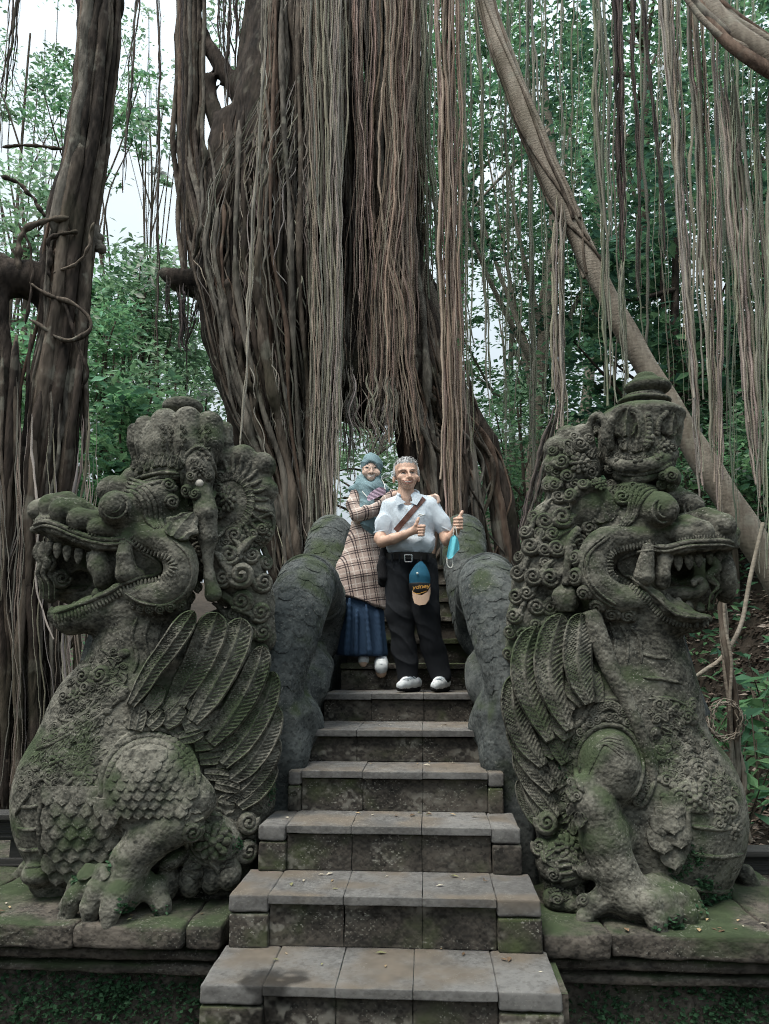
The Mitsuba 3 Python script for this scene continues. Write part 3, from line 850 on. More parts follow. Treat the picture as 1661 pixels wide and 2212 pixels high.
    Ln([(690, 1205), (770, 1255), (900, 1275), (1010, 1220), (1065, 1110), (1040, 1000), (960, 915)], 9, name='cheek_ridge')
    # eye: end disc, pupil ring, lids
    p0, d0 = C.P(628, 722, -0.395), unit(C.P(628, 722, -0.42) - C.P(700, 770, -0.2))
    ax = unit(np.cross([0, 0, 1], d0))
    for R, r, nm in ((62, 7, 'iris_ring'), (34, 6, 'pupil_ring')):
        a = np.linspace(0, 2 * np.pi, 25)
        u = C.u(720)
        q = p0 - d0 * (0.030 if R > 50 else 0.016) + (np.cos(a)[:, None] * ax + np.sin(a)[:, None] * np.cross(d0, ax)) * R * u
        put(nm, tube(q, r * u, 6), MAT, key)
    for k, rr in ((0, 15), (1, 14), (2, 13), (3, 13)):
        o = 34 * k
        Ln([(690 + 8 * k, 640 - 0.7 * o), (760 + 0.6 * o, 660 - 0.4 * o), (800 + 0.8 * o, 720 - 0.1 * o), (810 + 0.8 * o, 790 + 0.2 * o), (860 + 0.5 * o, 850 - 0.05 * o)], rr, name='eyelid_fold')
    P('curl', 'brow_curl', 935, 610, 44, 30)
    P('curl', 'brow_curl', 950, 705, 44, 200)
    P('leaf', 'cheek_flame', 960, 905, 165, 25, stretch=(1.2, 1, 0.6))
    P('curl_flip', 'cheek_flame', 968, 860, 36, 0, 0.3)
    # crown band, ribs, leaves
    for off, r in ((0, 12), (34, 10), (62, 14)):
        Ln([(745, 575 + off), (820, 555 + off * 0.9), (900, 540 + off * 0.8), (990, 545 + off * 0.8)], r, name='crown_band')
    q = spline([(760, 590), (830, 572), (900, 558), (985, 560)], 15)
    for x, y in q:
        P('bead', 'crown_bead', x, y, 10, 0, 0.2)
    for x, y, s in ((775, 545, 60), (815, 530, 62), (860, 515, 66), (905, 510, 66), (950, 515, 66), (990, 525, 62)):
        P('leaf', 'crown_leaf', x, y, s, 0)
    for x, y, s in ((745, 525, 56), (790, 500, 62), (850, 480, 84), (930, 470, 84), (1010, 490, 70), (870, 510, 60), (960, 510, 60)):
        P('leaf', 'crown_leaf', x, y, s, -8, stretch=(1.2, 1, 1))
    for x in (908, 945, 1098, 1140, 1012):
        for k in range(8):
            P('leaf', 'crown_braid', x + (x - 985) * 0.05, 300 + k * 24, 26, 35 if k % 2 else -35)
    # ogee plate
    for L in ([(1030, 690), (1008, 560), (1030, 450), (1100, 398), (1165, 460), (1195, 570), (1185, 680)], [(1065, 600), (1060, 540), (1090, 470), (1140, 520), (1145, 590)]):
        Ln(L, 13, name='ear_plate_rim')
    P('flower', 'ear_plate_flower', 1100, 525, 40)
    k0 = P('bead', 'ear_plate_boss', 1105, 600, 21, 0, 0.1)
    scene[k0]['bsdf'] = ref('lichen_white')
    labels[k0] = {'label': 'pale worn boss on the ear plate'}
    for x, y, s, a, u in ((1060, 560, 30, 0, 'curl'), (1040, 640, 40, 40, 'curl'), (1060, 715, 52, 0, 'curl'), (1085, 660, 34, 0, 'curl_flip'), (1150, 560, 26, 0, 'curl'), (1075, 480, 24, 0, 'curl')):
        P(u, 'ear_plate_curl', x, y, s, a, 0.1)
    P('leaf', 'ear_plate_leaf', 1040, 745, 110, 80)
    # fan: concentric plumes and an inner shell
    for k in range(13):
        a = math.radians(-25 + 15.5 * k)
        r0, r1 = 125, 235 + 20 * math.sin(k * 0.9)
        cx, cy = 1300, 690
        Ln([(cx + r0 * math.sin(a) * 0.7, cy - r0 * math.cos(a)), (cx + 0.5 * (r0 + r1) * math.sin(a + 0.12) * 0.76, cy - 0.5 * (r0 + r1) * math.cos(a + 0.12)), (cx + r1 * math.sin(a + 0.1) * 0.80, cy - r1 * math.cos(a + 0.1))], 13, name='fan_rib')
    for k in range(17):
        a = math.radians(-40 + 13.0 * k)
        P('leaf', 'fan_scallop', 1275 + 92 * math.sin(a), 700 - 118 * math.cos(a), 44, math.degrees(a), stretch=(1.4, 1, 0.8))
    P('flower', 'fan_flower', 1262, 690, 66, 0, 0.0, (0.7, 1.1, 1))
    for x, y, s in ((1215, 630, 40), (1225, 560, 36), (1215, 760, 38)):
        P('curl', 'fan_curl', x, y, s, 0)
    for L in ([(1205, 900), (1260, 850), (1350, 830), (1440, 790), (1500, 770), (1515, 840), (1480, 920), (1390, 975), (1290, 990), (1215, 960)], ):
        Ln(L, 12, name='scroll_panel_rim')
    for x, y, s, u in ((1300, 890, 58, 'curl'), (1400, 880, 34, 'curl_flip'), (1375, 935, 28, 'curl'), (1450, 850, 34, 'curl'), (1430, 905, 26, 'curl_flip'), (1480, 830, 22, 'curl'), (1250, 930, 30, 'curl_flip')):
        P(u, 'panel_scroll', x, y, s, 20)
    q = spline([(1225, 965), (1300, 972), (1390, 955), (1460, 915), (1500, 860)], 14)
    for x, y in q:
        P('bead', 'panel_bead', x, y, 13, 0, 0.2)
    # curls by the cheek, locks of the mane
    for x, y, s in ((1075, 880, 42), (1100, 960, 44), (1110, 1042, 44), (1105, 1110, 36), (1090, 1175, 36), (1052, 1228, 36), (1000, 1268, 36), (945, 1280, 32), (890, 1292, 30), (835, 1296, 30), (785, 1290, 28), (740, 1270, 24)):
        P('curl', 'cheek_curl', x, y, s, 90, 0.1)
    for x, y, s, a, u in ((1335, 1105, 78, 60, 'lock_flip'), (1450, 1150, 62, 30, 'lock_flip'), (1270, 1000, 66, 80, 'lock'), (1240, 1120, 60, 60, 'lock_flip'), (1345, 1245, 70, 40, 'lock_flip'), (1440, 1310, 62, 30, 'lock_flip'), (1300, 1330, 56, 50, 'lock_flip'),
                          (1450, 1420, 58, 20, 'lock_flip'), (1380, 1420, 52, 40, 'lock_flip'), (1460, 1040, 50, 10, 'lock'), (1250, 1230, 52, 70, 'lock_flip'), (1440, 1530, 52, 20, 'lock_flip'), (1480, 1640, 48, 10, 'lock_flip'), (1390, 1000, 52, 60, 'lock_flip')):
        P(u, 'mane_lock', x, y, s, a - 70, 0.1)
    # neck and belly plates
    for y, x0, x1 in ((1520, 555, 700), (1600, 520, 690), (1690, 470, 660), (1770, 420, 600)):
        Ln([(x0, y), ((x0 + x1) / 2, y + 26), (x1, y + 6)], 9, name='neck_fold')
    for L in ([(760, 1340), (730, 1450), (760, 1560), (740, 1650)], [(830, 1350), (800, 1460), (830, 1580)], [(900, 1360), (870, 1480), (900, 1600)]):
        Ln(L, 10, name='neck_fold')
    Ln(B([(250, 740), (230, 850), (215, 950), (225, 1080), (240, 1170)]), 16, name='belly_seam')
    for y, x0 in ((860, 88), (985, 88), (1100, 100), (1190, 130)):
        Ln(B([(x0 + 8, y), (150, y + 12), (228, y + 4)]), 11, name='belly_plate_edge')
    # breast band with beads, curls and flowers; ragged bib with pendants
    for off in (0, 62):
        Ln(B([(235 - off * 0.6, 490 + off), (340 - off * 0.3, 440 + off), (470, 355 + off), (590, 275 + off), (690, 190 + off)]), 13, name='breast_band')
    q = spline(np.array(B([(225, 520), (330, 472), (465, 388), (590, 305), (690, 225)]))[:, :2], 17)
    for i, (x, y) in enumerate(q):
        P('curl' if i % 2 else 'bead', 'breast_bead', x, y, 24, 0, 0.1)
    q = spline(np.array(B([(200, 590), (310, 540), (450, 450), (560, 380)]))[:, :2], 12)
    for x, y in q:
        P('leaf', 'breast_fringe', x, y, 52, 200, stretch=(1.3, 1, 1))
    rr = rnd(5)
    for i in range(44):
        t = rr.random()
        x = 120 + 360 * t + rr.uniform(-20, 20)
        y = 720 - 140 * t + rr.uniform(-70, 60)
        P(('curl', 'flower', 'leaf', 'curl_flip')[i % 4], 'bib_carving', x, y + 1522, rr.uniform(22, 38), rr.uniform(0, 360), stretch=(1, 1, 0.8))
    P('flower', 'bib_boss', 330, 615 + 1522, 56, 0)
    Ln(B([(85, 915), (140, 830), (230, 715), (270, 740), (312, 792), (375, 740), (455, 690), (540, 690)]), 13, name='bib_edge')
    for i, (x, y, s, u) in enumerate(((470, 150, 60, 'curl'), (400, 200, 52, 'leaf'), (420, 270, 50, 'flower'), (350, 330, 48, 'leaf'), (560, 140, 54, 'curl_flip'), (480, 210, 44, 'curl'), (540, 220, 40, 'leaf'), (360, 260, 40, 'curl'))):
        P(u, 'breast_carving', x, y + 1522, s, 60 * i)
    Ln(B([(320, 380), (400, 390), (500, 320), (545, 240)]), 12, name='breast_band')
    # scales of the flank, thigh
    for row in range(8):
        for col in range(6):
            x, y = 285 + 82 * col + (41 if row % 2 else 0), 800 + 62 * row
            if 250 < x < 640 - 14 * max(0, row - 4) and not (row < 2 and col > 3) and y < 1270:
                P('scale', 'flank_scale', x, y + 1522, 52, 0, stretch=(1, 1, 1.7))
    for row in range(9):
        for col in range(9):
            x, y = 595 + 58 * col + (29 if row % 2 else 0), 590 + 50 * row
            if ((x - 830) / 235) ** 2 + ((y - 760) / 225) ** 2 < 1 and y < 960 - 0.15 * (x - 600):
                P('scale', 'thigh_scale', x, y + 1522, 36, -12 + (x - 830) * 0.06, stretch=(1, 1, 1.8))
    # arch over the thigh, round beads in its hollow, feathered covert leaves
    Ln(B([(560, 830), (565, 700), (620, 570), (720, 470), (830, 435), (940, 455), (1030, 530), (1085, 640), (1100, 740)]), 17, name='thigh_arch')
    for i in range(26):
        a = math.radians(-72 + 5.9 * i)
        for R in (262, 300):
            P('bead', 'arch_bead', 830 + R * math.sin(a) * 0.92, 770 - R * math.cos(a) + 1522, 17 + 6 * ((i * 7) % 3) / 3, 0, 0.1)
    for x, y, s, a in ((490, 640, 105, 190), (520, 560, 90, 200), (740, 440, 90, 0), (810, 430, 80, 20), (880, 420, 95, 40), (600, 560, 60, 220), (500, 740, 100, 180), (480, 850, 110, 180), (500, 930, 95, 170)):
        P('leaf', 'thigh_leaf', x, y + 1522, s, a, stretch=(1.5, 1, 0.6))
    for x, y, w, h, a in ((760, 400, 80, 120, 10), (840, 290, 80, 120, 30), (850, 400, 70, 90, 40), (940, 380, 95, 110, 45), (970, 300, 90, 150, 30), (1060, 400, 95, 110, 60), (1090, 290, 90, 140, 40), (1040, 480, 70, 100, 70), (1130, 520, 70, 110, 75), (1150, 400, 80, 120, 60), (1160, 600, 70, 110, 80), (1210, 520, 70, 120, 70), (1180, 690, 66, 100, 95), (1250, 620, 66, 110, 85), (1240, 750, 66, 100, 105)):
        sx, sy = math.sin(math.radians(a)), math.cos(math.radians(a))
        C.feather([(x + sx * h * 0.9, y - sy * h * 0.9 + 1522), (x + sx * h * 0.3, y - sy * h * 0.2 + 1522), (x - sx * h * 0.5, y + sy * h * 0.4 + 1522)], [w * 0.42, w * 0.62, w * 0.5], thick=0.022, barbs=7, nu=26, name='covert_feather', lift=0.02)
    # long wing feathers
    fe = [([(1075, 1305), (1010, 1400), (920, 1530), (850, 1620), (790, 1720), (720, 1830)], [36, 52, 50, 45, 40, 20], -0.30),
          ([(1205, 1315), (1160, 1440), (1090, 1600), (1020, 1720), (940, 1840)], [62, 76, 70, 62, 34], -0.22),
          ([(1340, 1345), (1310, 1460), (1240, 1620), (1150, 1780), (1060, 1920)], [58, 72, 70, 62, 30], -0.16),
          ([(1455, 1500), (1430, 1600), (1370, 1740), (1280, 1890), (1160, 2040)], [44, 62, 66, 58, 30], -0.12),
          ([(1515, 1640), (1480, 1770), (1420, 1900), (1340, 2030), (1230, 2160)], [38, 60, 62, 54, 28], -0.10),
          ([(1535, 1830), (1500, 1940), (1440, 2060), (1360, 2170), (1250, 2260)], [36, 56, 58, 50, 26], -0.09),
          ([(1535, 2000), (1490, 2100), (1430, 2200), (1350, 2290), (1250, 2350)], [34, 52, 54, 46, 24], -0.09),
          ([(1520, 2150), (1470, 2240), (1400, 2320), (1320, 2390)], [30, 46, 46, 26], -0.09)]
    for L, w, d in reversed(fe):
        n = len(L)
        C.feather([(x, y, d - 0.10 * i / (n - 1) * (1.0 if d > -0.2 else 0.3)) for i, (x, y) in enumerate(L)], [k * 1.25 for k in w], thick=0.036, barbs=24)
    # small carving that fills the breast, flank and shoulder
    zone = trimesh.path.polygons.Polygon([(470, 1560), (700, 1500), (700, 1760), (560, 1960), (500, 2200), (420, 2300), (180, 2330), (150, 2260), (260, 1990)])
    carve_fill(C, zone, 46, 210, 'relief_carving', (17, 30), ('leaf', 'curl', 'bead', 'leaf', 'curl_flip', 'flower'))
    for x, y in ((1120, 2440), (1160, 2500), (1230, 2450), (1300, 2380), (1350, 2300), (1420, 2250), (1280, 2560), (1250, 2680), (1120, 2720), (1400, 2560), (1440, 2420), (1460, 2320)):
        P('leaf', 'flank_leaf', x, y, 90, 140 + x * 0.1, stretch=(1.6, 1, 1))
    # tail scrolls
    for x, y, s, u in ((1370, 955, 62, 'curl'), (1365, 1110, 66, 'curl_flip'), (1180, 1060, 90, 'flower'), (1130, 960, 60, 'leaf'), (1060, 1000, 60, 'curl')):
        P(u, 'tail_scroll', x, y + 1522, s, 0, 0.05)
    for k in range(4):
        Ln(B([(1010 + 30 * k, 1020 + 10 * k), (1060 + 30 * k, 1130), (1150 + 30 * k, 1190 - 12 * k), (1280 + 10 * k, 1200 - 30 * k)]), 12, name='tail_ridge')
    # strut that props the jaw
    p, r = C.pts([(560, 1400, 0.30, 52), (520, 1500, 0.30, 55), (470, 1700, 0.30, 60)])
    put('jaw_strut', tube(p, r, 6), 'serpent_stone', key, label='blue grey stone strut behind the neck', smooth=30)
    return C
WEST = west_statue()
# ------------------------------------------------------------------ statue with the knob topped crown, mouth to the east
def east_statue():
    key = thing('dragon_statue', 'mossy carved stone dragon with a rounded knob on its niched crown and long curled mane', 'statue', 'pair of winged dragon statues')
    C = Carver(key, 1026.0, 783.0, 0.3823, 4.50)
    B = lambda L: [(1.0205 * x - 34, 1.0205 * y + 1624, *r) for x, y, *r in L]
    B1 = lambda x, y: (1.0205 * x - 34, 1.0205 * y + 1624)
    S = Sculpt(*bounds_of(C, 120, 1640, 20, 3330, -0.66, 0.62), 0.008)
    cap, ell = (lambda L, k=0.03, **kw: C.cap(S, L, k, **kw)), (lambda *a, **kw: C.ell(S, *a, **kw))
    # body
    ell((955, 2540, 0.02), (562, 590), 0.40)
    ell((780, 1980, 0.03), (500, 500), 0.36, k=0.08)
    cap([(880, 1400, -0.02, 250), (900, 1750, 0.02, 300)], 0.08)
    cap([(480, 1480, 0.05, 200), (420, 1900, 0.06, 190), (480, 2250, 0.04, 215), (560, 2750, 0.0, 190)], 0.08)
    cap([(520, 2950, 0.0, 130), (1300, 3020, 0.0, 130)], 0.08)
    # shoulder dome, foreleg, paw
    ell((758, 2290, -0.29), (172, 215), 0.20, k=0.03)
    cap(B([(640, 770, -0.40, 85), (690, 880, -0.42, 112), (750, 1040, -0.43, 128), (800, 1200, -0.44, 118), (860, 1330, -0.44, 125), (940, 1390, -0.45, 120)]), 0.04)
    cap(B([(700, 860, -0.36, 100), (860, 1050, -0.34, 60)]), 0.05)
    for L in ([(760, 1370, -0.44, 76), (690, 1410, -0.46, 56), (640, 1480, -0.47, 42), (628, 1500, -0.47, 36)],
              [(900, 1390, -0.50, 84), (1000, 1410, -0.56, 66), (1040, 1500, -0.59, 54), (1062, 1595, -0.6, 38)],
              [(960, 1350, -0.47, 80), (1080, 1380, -0.52, 64), (1125, 1460, -0.55, 54), (1140, 1545, -0.55, 38)],
              [(1020, 1320, -0.42, 76), (1150, 1370, -0.46, 62), (1210, 1460, -0.49, 52), (1228, 1570, -0.50, 36)],
              [(1060, 1310, -0.36, 70), (1210, 1370, -0.38, 58), (1270, 1460, -0.41, 48), (1282, 1560, -0.41, 34)],
              [(700, 1215, -0.40, 60), (640, 1225, -0.38, 44)]):
        cap(B(L), 0.022)
    cap(B([(720, 1470, -0.34, 70), (900, 1510, -0.38, 85)]), 0.03)
    for x, dx in ((1500, 0.26), (1550, 0.18), (1590, 0.12)):
        cap(B([(x - 60, 1240, dx, 52), (x - 20, 1310, dx, 42), (x, 1410, dx - 0.02, 30)]), 0.02)
    # breast apron and tail scroll
    cap(B([(850, 60, -0.24, 90), (930, 250, -0.27, 95), (1000, 390, -0.26, 85)]), 0.03, squash=(1, 1.8, 1))
    ell((*B1(530, 1170), -0.20), (165, 150), 0.14, k=0.03)
    ell((*B1(430, 960), -0.14), (70, 75), 0.10, k=0.02)
    for i, x in enumerate((470, 540, 610)):
        ell((*B1(x, 1380 + 12 * i), -0.26), (62, 60), 0.10, k=0.015)
    # head
    ell((830, 1000, 0.0), (280, 320), 0.28, k=0.06)
    cap([(860, 980, -0.03, 150), (1080, 1010, -0.10, 115), (1290, 1000, -0.18, 92), (1390, 1000, -0.20, 80)], 0.05, squash=(1, 0.75, 1))
    for L in ([(1445, 965, -0.20, 50), (1380, 920, -0.14, 40)], [(1395, 925, -0.27, 78), (1300, 880, -0.20, 62), (1150, 880, -0.10, 22)], [(1275, 960, -0.33, 74), (1190, 920, -0.26, 60), (1060, 920, -0.18, 22)],
              [(1170, 965, -0.32, 62), (1110, 955, -0.27, 46), (1030, 955, -0.22, 20)], [(1330, 880, -0.02, 60), (1200, 850, 0.02, 30)]):
        cap(L, 0.014)
    cap([(1000, 1060, -0.28, 28), (1080, 1065, -0.32, 30), (1190, 1045, -0.36, 30), (1300, 1035, -0.36, 30), (1400, 1030, -0.32, 28), (1470, 1035, -0.24, 22)], 0.02)
    cap([(960, 830, -0.18, 120), (1040, 830, -0.28, 98), (1062, 832, -0.33, 88)], 0.015)
    cap([(1130, 800, 0.10, 105), (1200, 815, 0.02, 82), (1222, 820, -0.02, 74)], 0.015)       # the far eye
    ell((890, 800, -0.14), (130, 130), 0.15, ang=20, k=0.03)
    cap([(985, 985, -0.24, 44), (860, 990, -0.26, 58), (730, 1010, -0.28, 74), (670, 1110, -0.28, 86), (680, 1230, -0.28, 88), (760, 1320, -0.27, 84), (870, 1340, -0.27, 70), (960, 1330, -0.26, 50)], 0.02, n=24)
    ell((850, 1150, -0.02), (170, 170), 0.22, k=0.03)
    cap([(880, 1150, -0.36, 36), (980, 1165, -0.38, 44)], 0.02, cut=True)
    cap([(790, 1370, -0.10, 125), (980, 1420, -0.16, 100), (1130, 1440, -0.20, 86), (1240, 1470, -0.22, 58)], 0.05, squash=(1, 0.8, 1))
    cap([(960, 1270, -0.28, 30), (1030, 1330, -0.30, 32), (1090, 1390, -0.32, 32), (1160, 1425, -0.33, 32), (1240, 1440, -0.33, 30), (1318, 1448, -0.30, 24)], 0.02)
    cap([(978, 1050, -0.33, 34), (965, 1130, -0.34, 44), (955, 1205, -0.33, 58)], 0.01)
    cap([(1075, 1110, -0.30, 46), (1070, 1200, -0.30, 50), (1060, 1245, -0.29, 40)], 0.012)
    ell((1160, 1210, 0.16), (230, 190), 0.10, k=0.04)
    ell((1390, 1190, -0.14), (66, 170), 0.13, ang=-6, k=0.03)
    cap([(1165, 1190, -0.3, 74), (1160, 1180, 0.10, 62)], 0.03, cut=True)
    # crown: base ring, bulging cap with two niches, stacked knob
    ell((915, 500, 0.0), (215, 260), 0.22, k=0.04)
    ell((930, 370, 0.0), (236, 130), 0.23, k=0.04)
    ell((948, 312, 0.0), (232, 74), 0.24, k=0.03)
    ell((850, 380, -0.255), (66, 105), 0.045, k=0.01, cut=True)
    ell((1085, 380, -0.20), (44, 88), 0.045, k=0.01, cut=True)
    ell((692, 375, -0.17), (34, 60), 0.04, k=0.01, cut=True)
    ell((945, 640, -0.02), (170, 90), 0.22, k=0.03)
    for L, r in (([(765, 480, -0.15), (764, 370, -0.19), (796, 285, -0.215), (850, 255, -0.23), (908, 282, -0.23), (938, 365, -0.225), (932, 475, -0.20)], 24), ([(1022, 475, -0.20), (1026, 365, -0.20), (1052, 295, -0.185), (1095, 272, -0.15), (1138, 310, -0.11), (1150, 395, -0.07), (1130, 475, -0.08)], 22),
                 ([(655, 450, -0.06), (648, 370, -0.08), (668, 310, -0.11), (705, 298, -0.14), (732, 350, -0.16), (732, 450, -0.15)], 20), ([(978, 300, -0.23), (984, 380, -0.235), (975, 470, -0.23)], 20)):
        cap([(x, y, d, r) for x, y, d in L], 0.006, n=18)
    ell((955, 222, 0.0), (150, 26), 0.14, k=0.006)
    ell((955, 196, 0.0), (118, 20), 0.11, k=0.006)
    ell((975, 142, 0.0), (130, 52), 0.13, k=0.008)
    ell((962, 88, 0.0), (62, 34), 0.065, k=0.03)
    cap([(770, 555, -0.08, 34), (850, 592, -0.20, 38), (960, 585, -0.25, 38), (1060, 552, -0.21, 38), (1120, 518, -0.12, 34)], 0.01, n=20)
    cap([(800, 640, -0.10, 22), (880, 662, -0.20, 24), (960, 655, -0.23, 24), (1050, 625, -0.19, 24)], 0.01, n=16)
    ell((1080, 660, -0.16), (75, 75), 0.12, k=0.02)
    # ear, fan, mane
    ell((640, 820, -0.16), (105, 120), 0.09, k=0.02)
    cap([(640, 760, -0.28, 26), (650, 850, -0.28, 40)], 0.02, cut=True)
    cap([(555, 770, -0.2, 30), (600, 720, -0.22, 32), (680, 705, -0.22, 32), (740, 770, -0.22, 34), (770, 880, -0.22, 30)], 0.012, n=14)
    ell((560, 590, 0.0), (150, 215), 0.13, k=0.03)
    for x, y, r in ((450, 480, 60), (520, 420, 64), (600, 410, 60), (435, 580, 55), (430, 690, 55), (470, 760, 60)):
        ell((x, y, 0.0), (r, r), 0.10, k=0.02)
    cap([(440, 900, 0.0, 125), (400, 1080, 0.0, 130), (350, 1250, 0.0, 130), (300, 1450, 0.02, 110), (240, 1640, 0.06, 75)], 0.05)
    cap([(520, 950, -0.10, 80), (500, 1250, -0.12, 90)], 0.05)
    C.settle(S.mesh(0.0035, 20, 2))
    put('carved_body', C.m, MAT, key)
    P, Ln = C.piece, C.line
    for i, (x, y, s) in enumerate(((1145, 1098, 56), (1207, 1095, 54), (1262, 1090, 50), (1322, 1078, 46), (1378, 1072, 42), (1430, 1075, 36))):
        p = C.P(x, y, -0.30 + 0.022 * max(0, i - 2))
        put('upper_tooth', UNIT['tooth'], MAT, key, M=frame(p, [1, 0, 0], [0, 0, 1], [0, -1, 0], s * C.u(y) * np.array([1.0, 1.0, 1.0])))
    for i, (x, y, s) in enumerate(((1092, 1355, 46), (1150, 1380, 50), (1210, 1395, 48), (1275, 1405, 46), (1330, 1400, 36))):
        p = C.P(x, y, -0.24 + 0.01 * i)
        put('lower_tooth', UNIT['tooth'], MAT, key, M=frame(p, [-1, 0, 0], [0, 0, -1], [0, -1, 0], s * C.u(y) * np.array([1.15, 0.8, 1.0])))
    for dx, k in ((0, 28), (42, 30), (84, 26)):
        L = [(1335 + dx * 0.8, 1100, 0), (1365 + dx * 0.8, 1160, 0), (1325 + dx * 0.9, 1210, 0), (1372 + dx * 0.8, 1265, 0), (1330 + dx * 0.7, 1320, 0), (1320 + dx * 0.4, 1400, 0)]
        q = spline([(a, b, -0.27 + 0.0016 * dx, k * (0.55 + 0.45 * math.sin(0.9 * i + 0.6))) for i, (a, b, _) in enumerate(L)], 26)
        p, r = C.pts(q)
        put('flame_tongue', tube(p, r, 9), MAT, key)
    q = spline([(1060, 1310, -0.16, 40), (1150, 1305, -0.2, 40), (1240, 1300, -0.24, 36), (1290, 1265, -0.26, 30), (1270, 1225, -0.26, 24), (1235, 1240, -0.27, 18), (1245, 1262, -0.28, 13)], 30)
    p, r = C.pts(q)
    put('tongue', tube(p, r, 10), MAT, key)
    for off, r in ((0, 15), (24, 9)):
        Ln([(1010, 1040 + off), (1090, 1042 + off), (1190, 1018 + off), (1290, 1010 + off), (1390, 1008 + off), (1462, 1018 + off)], r, name='lip_band')
    for L, n, r in (([(1005, 1020), (1090, 1020), (1190, 995), (1290, 985), (1390, 985), (1450, 995)], 30, 12),
                    ([(985, 1015), (900, 1030), (810, 1050), (760, 1085), (755, 1130), (760, 1190), (800, 1230), (860, 1260), (900, 1290), (960, 1330), (1010, 1380), (1070, 1435), (1140, 1465), (1220, 1475), (1310, 1468)], 54, 21)):
        q = spline(np.array(L, float), n)
        tn = unit(np.gradient(q, axis=0))
        p, _ = C.hit(q[:, 0], q[:, 1], -0.25, 0)
        for i in range(n):
            t = np.array([tn[i, 0], 0, -tn[i, 1]])
            put('gum_bead', UNIT['bead'], MAT, key, M=frame(p[i], t, unit(np.cross([0, -1, 0], t)), [0, -1, 0], np.array([r * 0.45, r * 1.3, r * 0.7]) * C.u(1100)))
    Ln([(1000, 1060), (900, 1080), (830, 1110), (810, 1150), (840, 1195), (900, 1225), (960, 1270), (1040, 1340), (1120, 1415), (1220, 1440), (1320, 1440)], 11, name='lip_band')
    for off, r in ((0, 9), (26, 7)):
        Ln([(760 - off, 985 - off * .3), (650 - off, 1080), (640 - off, 1200), (700 - off * 0.7, 1300 + off * 0.5), (800, 1370 + off)], r, name='cheek_ridge')
    # eyes
    for (x, y, d, R0) in ((1068, 838, -0.405, 60), (1232, 826, -0.085, 46)):
        p0, d0 = C.P(x, y, d), unit(np.array([0.45, -0.88, 0.05]))
        ax = unit(np.cross([0, 0, 1], d0))
        for R, r, nm in ((R0, 7, 'iris_ring'), (R0 * 0.55, 6, 'pupil_ring')):
            a = np.linspace(0, 2 * np.pi, 25)
            u = C.u(830)
            q = p0 - d0 * (0.022 if R == R0 else 0.008) + (np.cos(a)[:, None] * ax + np.sin(a)[:, None] * np.cross(d0, ax)) * R * u
            put(nm, tube(q, r * u, 6), MAT, key)
    for k in range(4):
        o = 30 * k
        Ln([(1075 - 20 * k, 720 - 0.3 * o), (990 - o, 735 - 0.3 * o), (930 - o * 0.6, 800), (905 - o * 0.5, 870), (860 - o * 0.5, 925)], 13, name='eyelid_fold')
    P('curl', 'brow_curl', 830, 765, 50, 0)
    P('curl_flip', 'brow_curl', 890, 700, 30, 0)
    for x, y, s in ((1050, 690, 32), (1105, 640, 40), (1060, 640, 28), (1110, 700, 28)):
        P('curl', 'brow_curl', x, y, s, 0)
    P('leaf', 'cheek_flame', 740, 905, 140, -12, stretch=(1.5, 1, 0.6))
    # crown bands, niche carvings, beads
    for x, y in spline([(790, 618), (870, 634), (960, 628), (1060, 596), (1112, 566)], 26):
        P('bead', 'crown_bead', x, y, 13, 0, 0.2)
    for x, y in spline([(800, 700), (880, 705), (960, 700)], 10):
        P('leaf', 'forehead_leaf', x, y, 60, 180, stretch=(1.3, 1, 1))
    for i, (x, y) in enumerate(spline([(775, 515), (850, 545), (960, 540), (1060, 505), (1110, 480)], 10)):
        P(('flower', 'curl', 'flower', 'curl_flip')[i % 4], 'crown_rosette', x, y, 34 if i % 2 == 0 else 28, 0, 0.1, stretch=(1, 1, 1.2))
    for L in ([(850, 460), (825, 500), (800, 550)], [(850, 460), (878, 505), (905, 560)], [(985, 450), (960, 500), (935, 555)], [(1000, 450), (1015, 500), (1030, 540)], [(1085, 460), (1065, 500), (1050, 530)]):
        for x, y in spline(np.array(L, float), 8):
            P('bead', 'crown_bead', x, y, 13, 0, 0.3)
    for x, y, s in ((850, 425, 150), (1085, 420, 120), (692, 415, 90)):
        P('leaf', 'niche_leaf', x, y, s, 0, stretch=(1.2, 1, 1.2))
    for x, y, s in ((850, 330, 44), (820, 395, 34), (880, 395, 34), (1085, 330, 34), (1065, 385, 26), (1102, 385, 26), (692, 350, 28), (850, 440, 40)):
        P('flower', 'niche_flower', x, y, s, 0, 0.1)
    for L in ([(980, 300), (985, 370), (970, 450), (940, 540)], [(1030, 400), (1040, 330), (1080, 285)], [(990, 520), (1005, 460), (1000, 420)]):
        for x, y in spline(np.array(L, float), 11):
            P('bead', 'crown_bead', x, y, 15, 0, 0.2)
    for x, y, s, a, u in ((855, 360, 46, 0, 'flower'), (800, 365, 36, 0, 'curl'), (905, 365, 36, 0, 'curl_flip'), (855, 300, 64, 0, 'leaf'), (830, 430, 90, 0, 'leaf'), (880, 430, 80, 0, 'leaf'), (1090, 400, 36, 0, 'curl'), (1080, 350, 36, 0, 'flower'),
                          (1060, 430, 36, 0, 'curl_flip'), (1100, 310, 40, 0, 'leaf'), (850, 500, 110, 10, 'leaf'), (920, 510, 100, -10, 'leaf'), (1010, 520, 90, 30, 'leaf'), (1060, 480, 60, 0, 'flower'), (790, 520, 70, -20, 'leaf'), (690, 370, 36, 0, 'flower')):
        P(u, 'crown_carving', x, y, s, a)
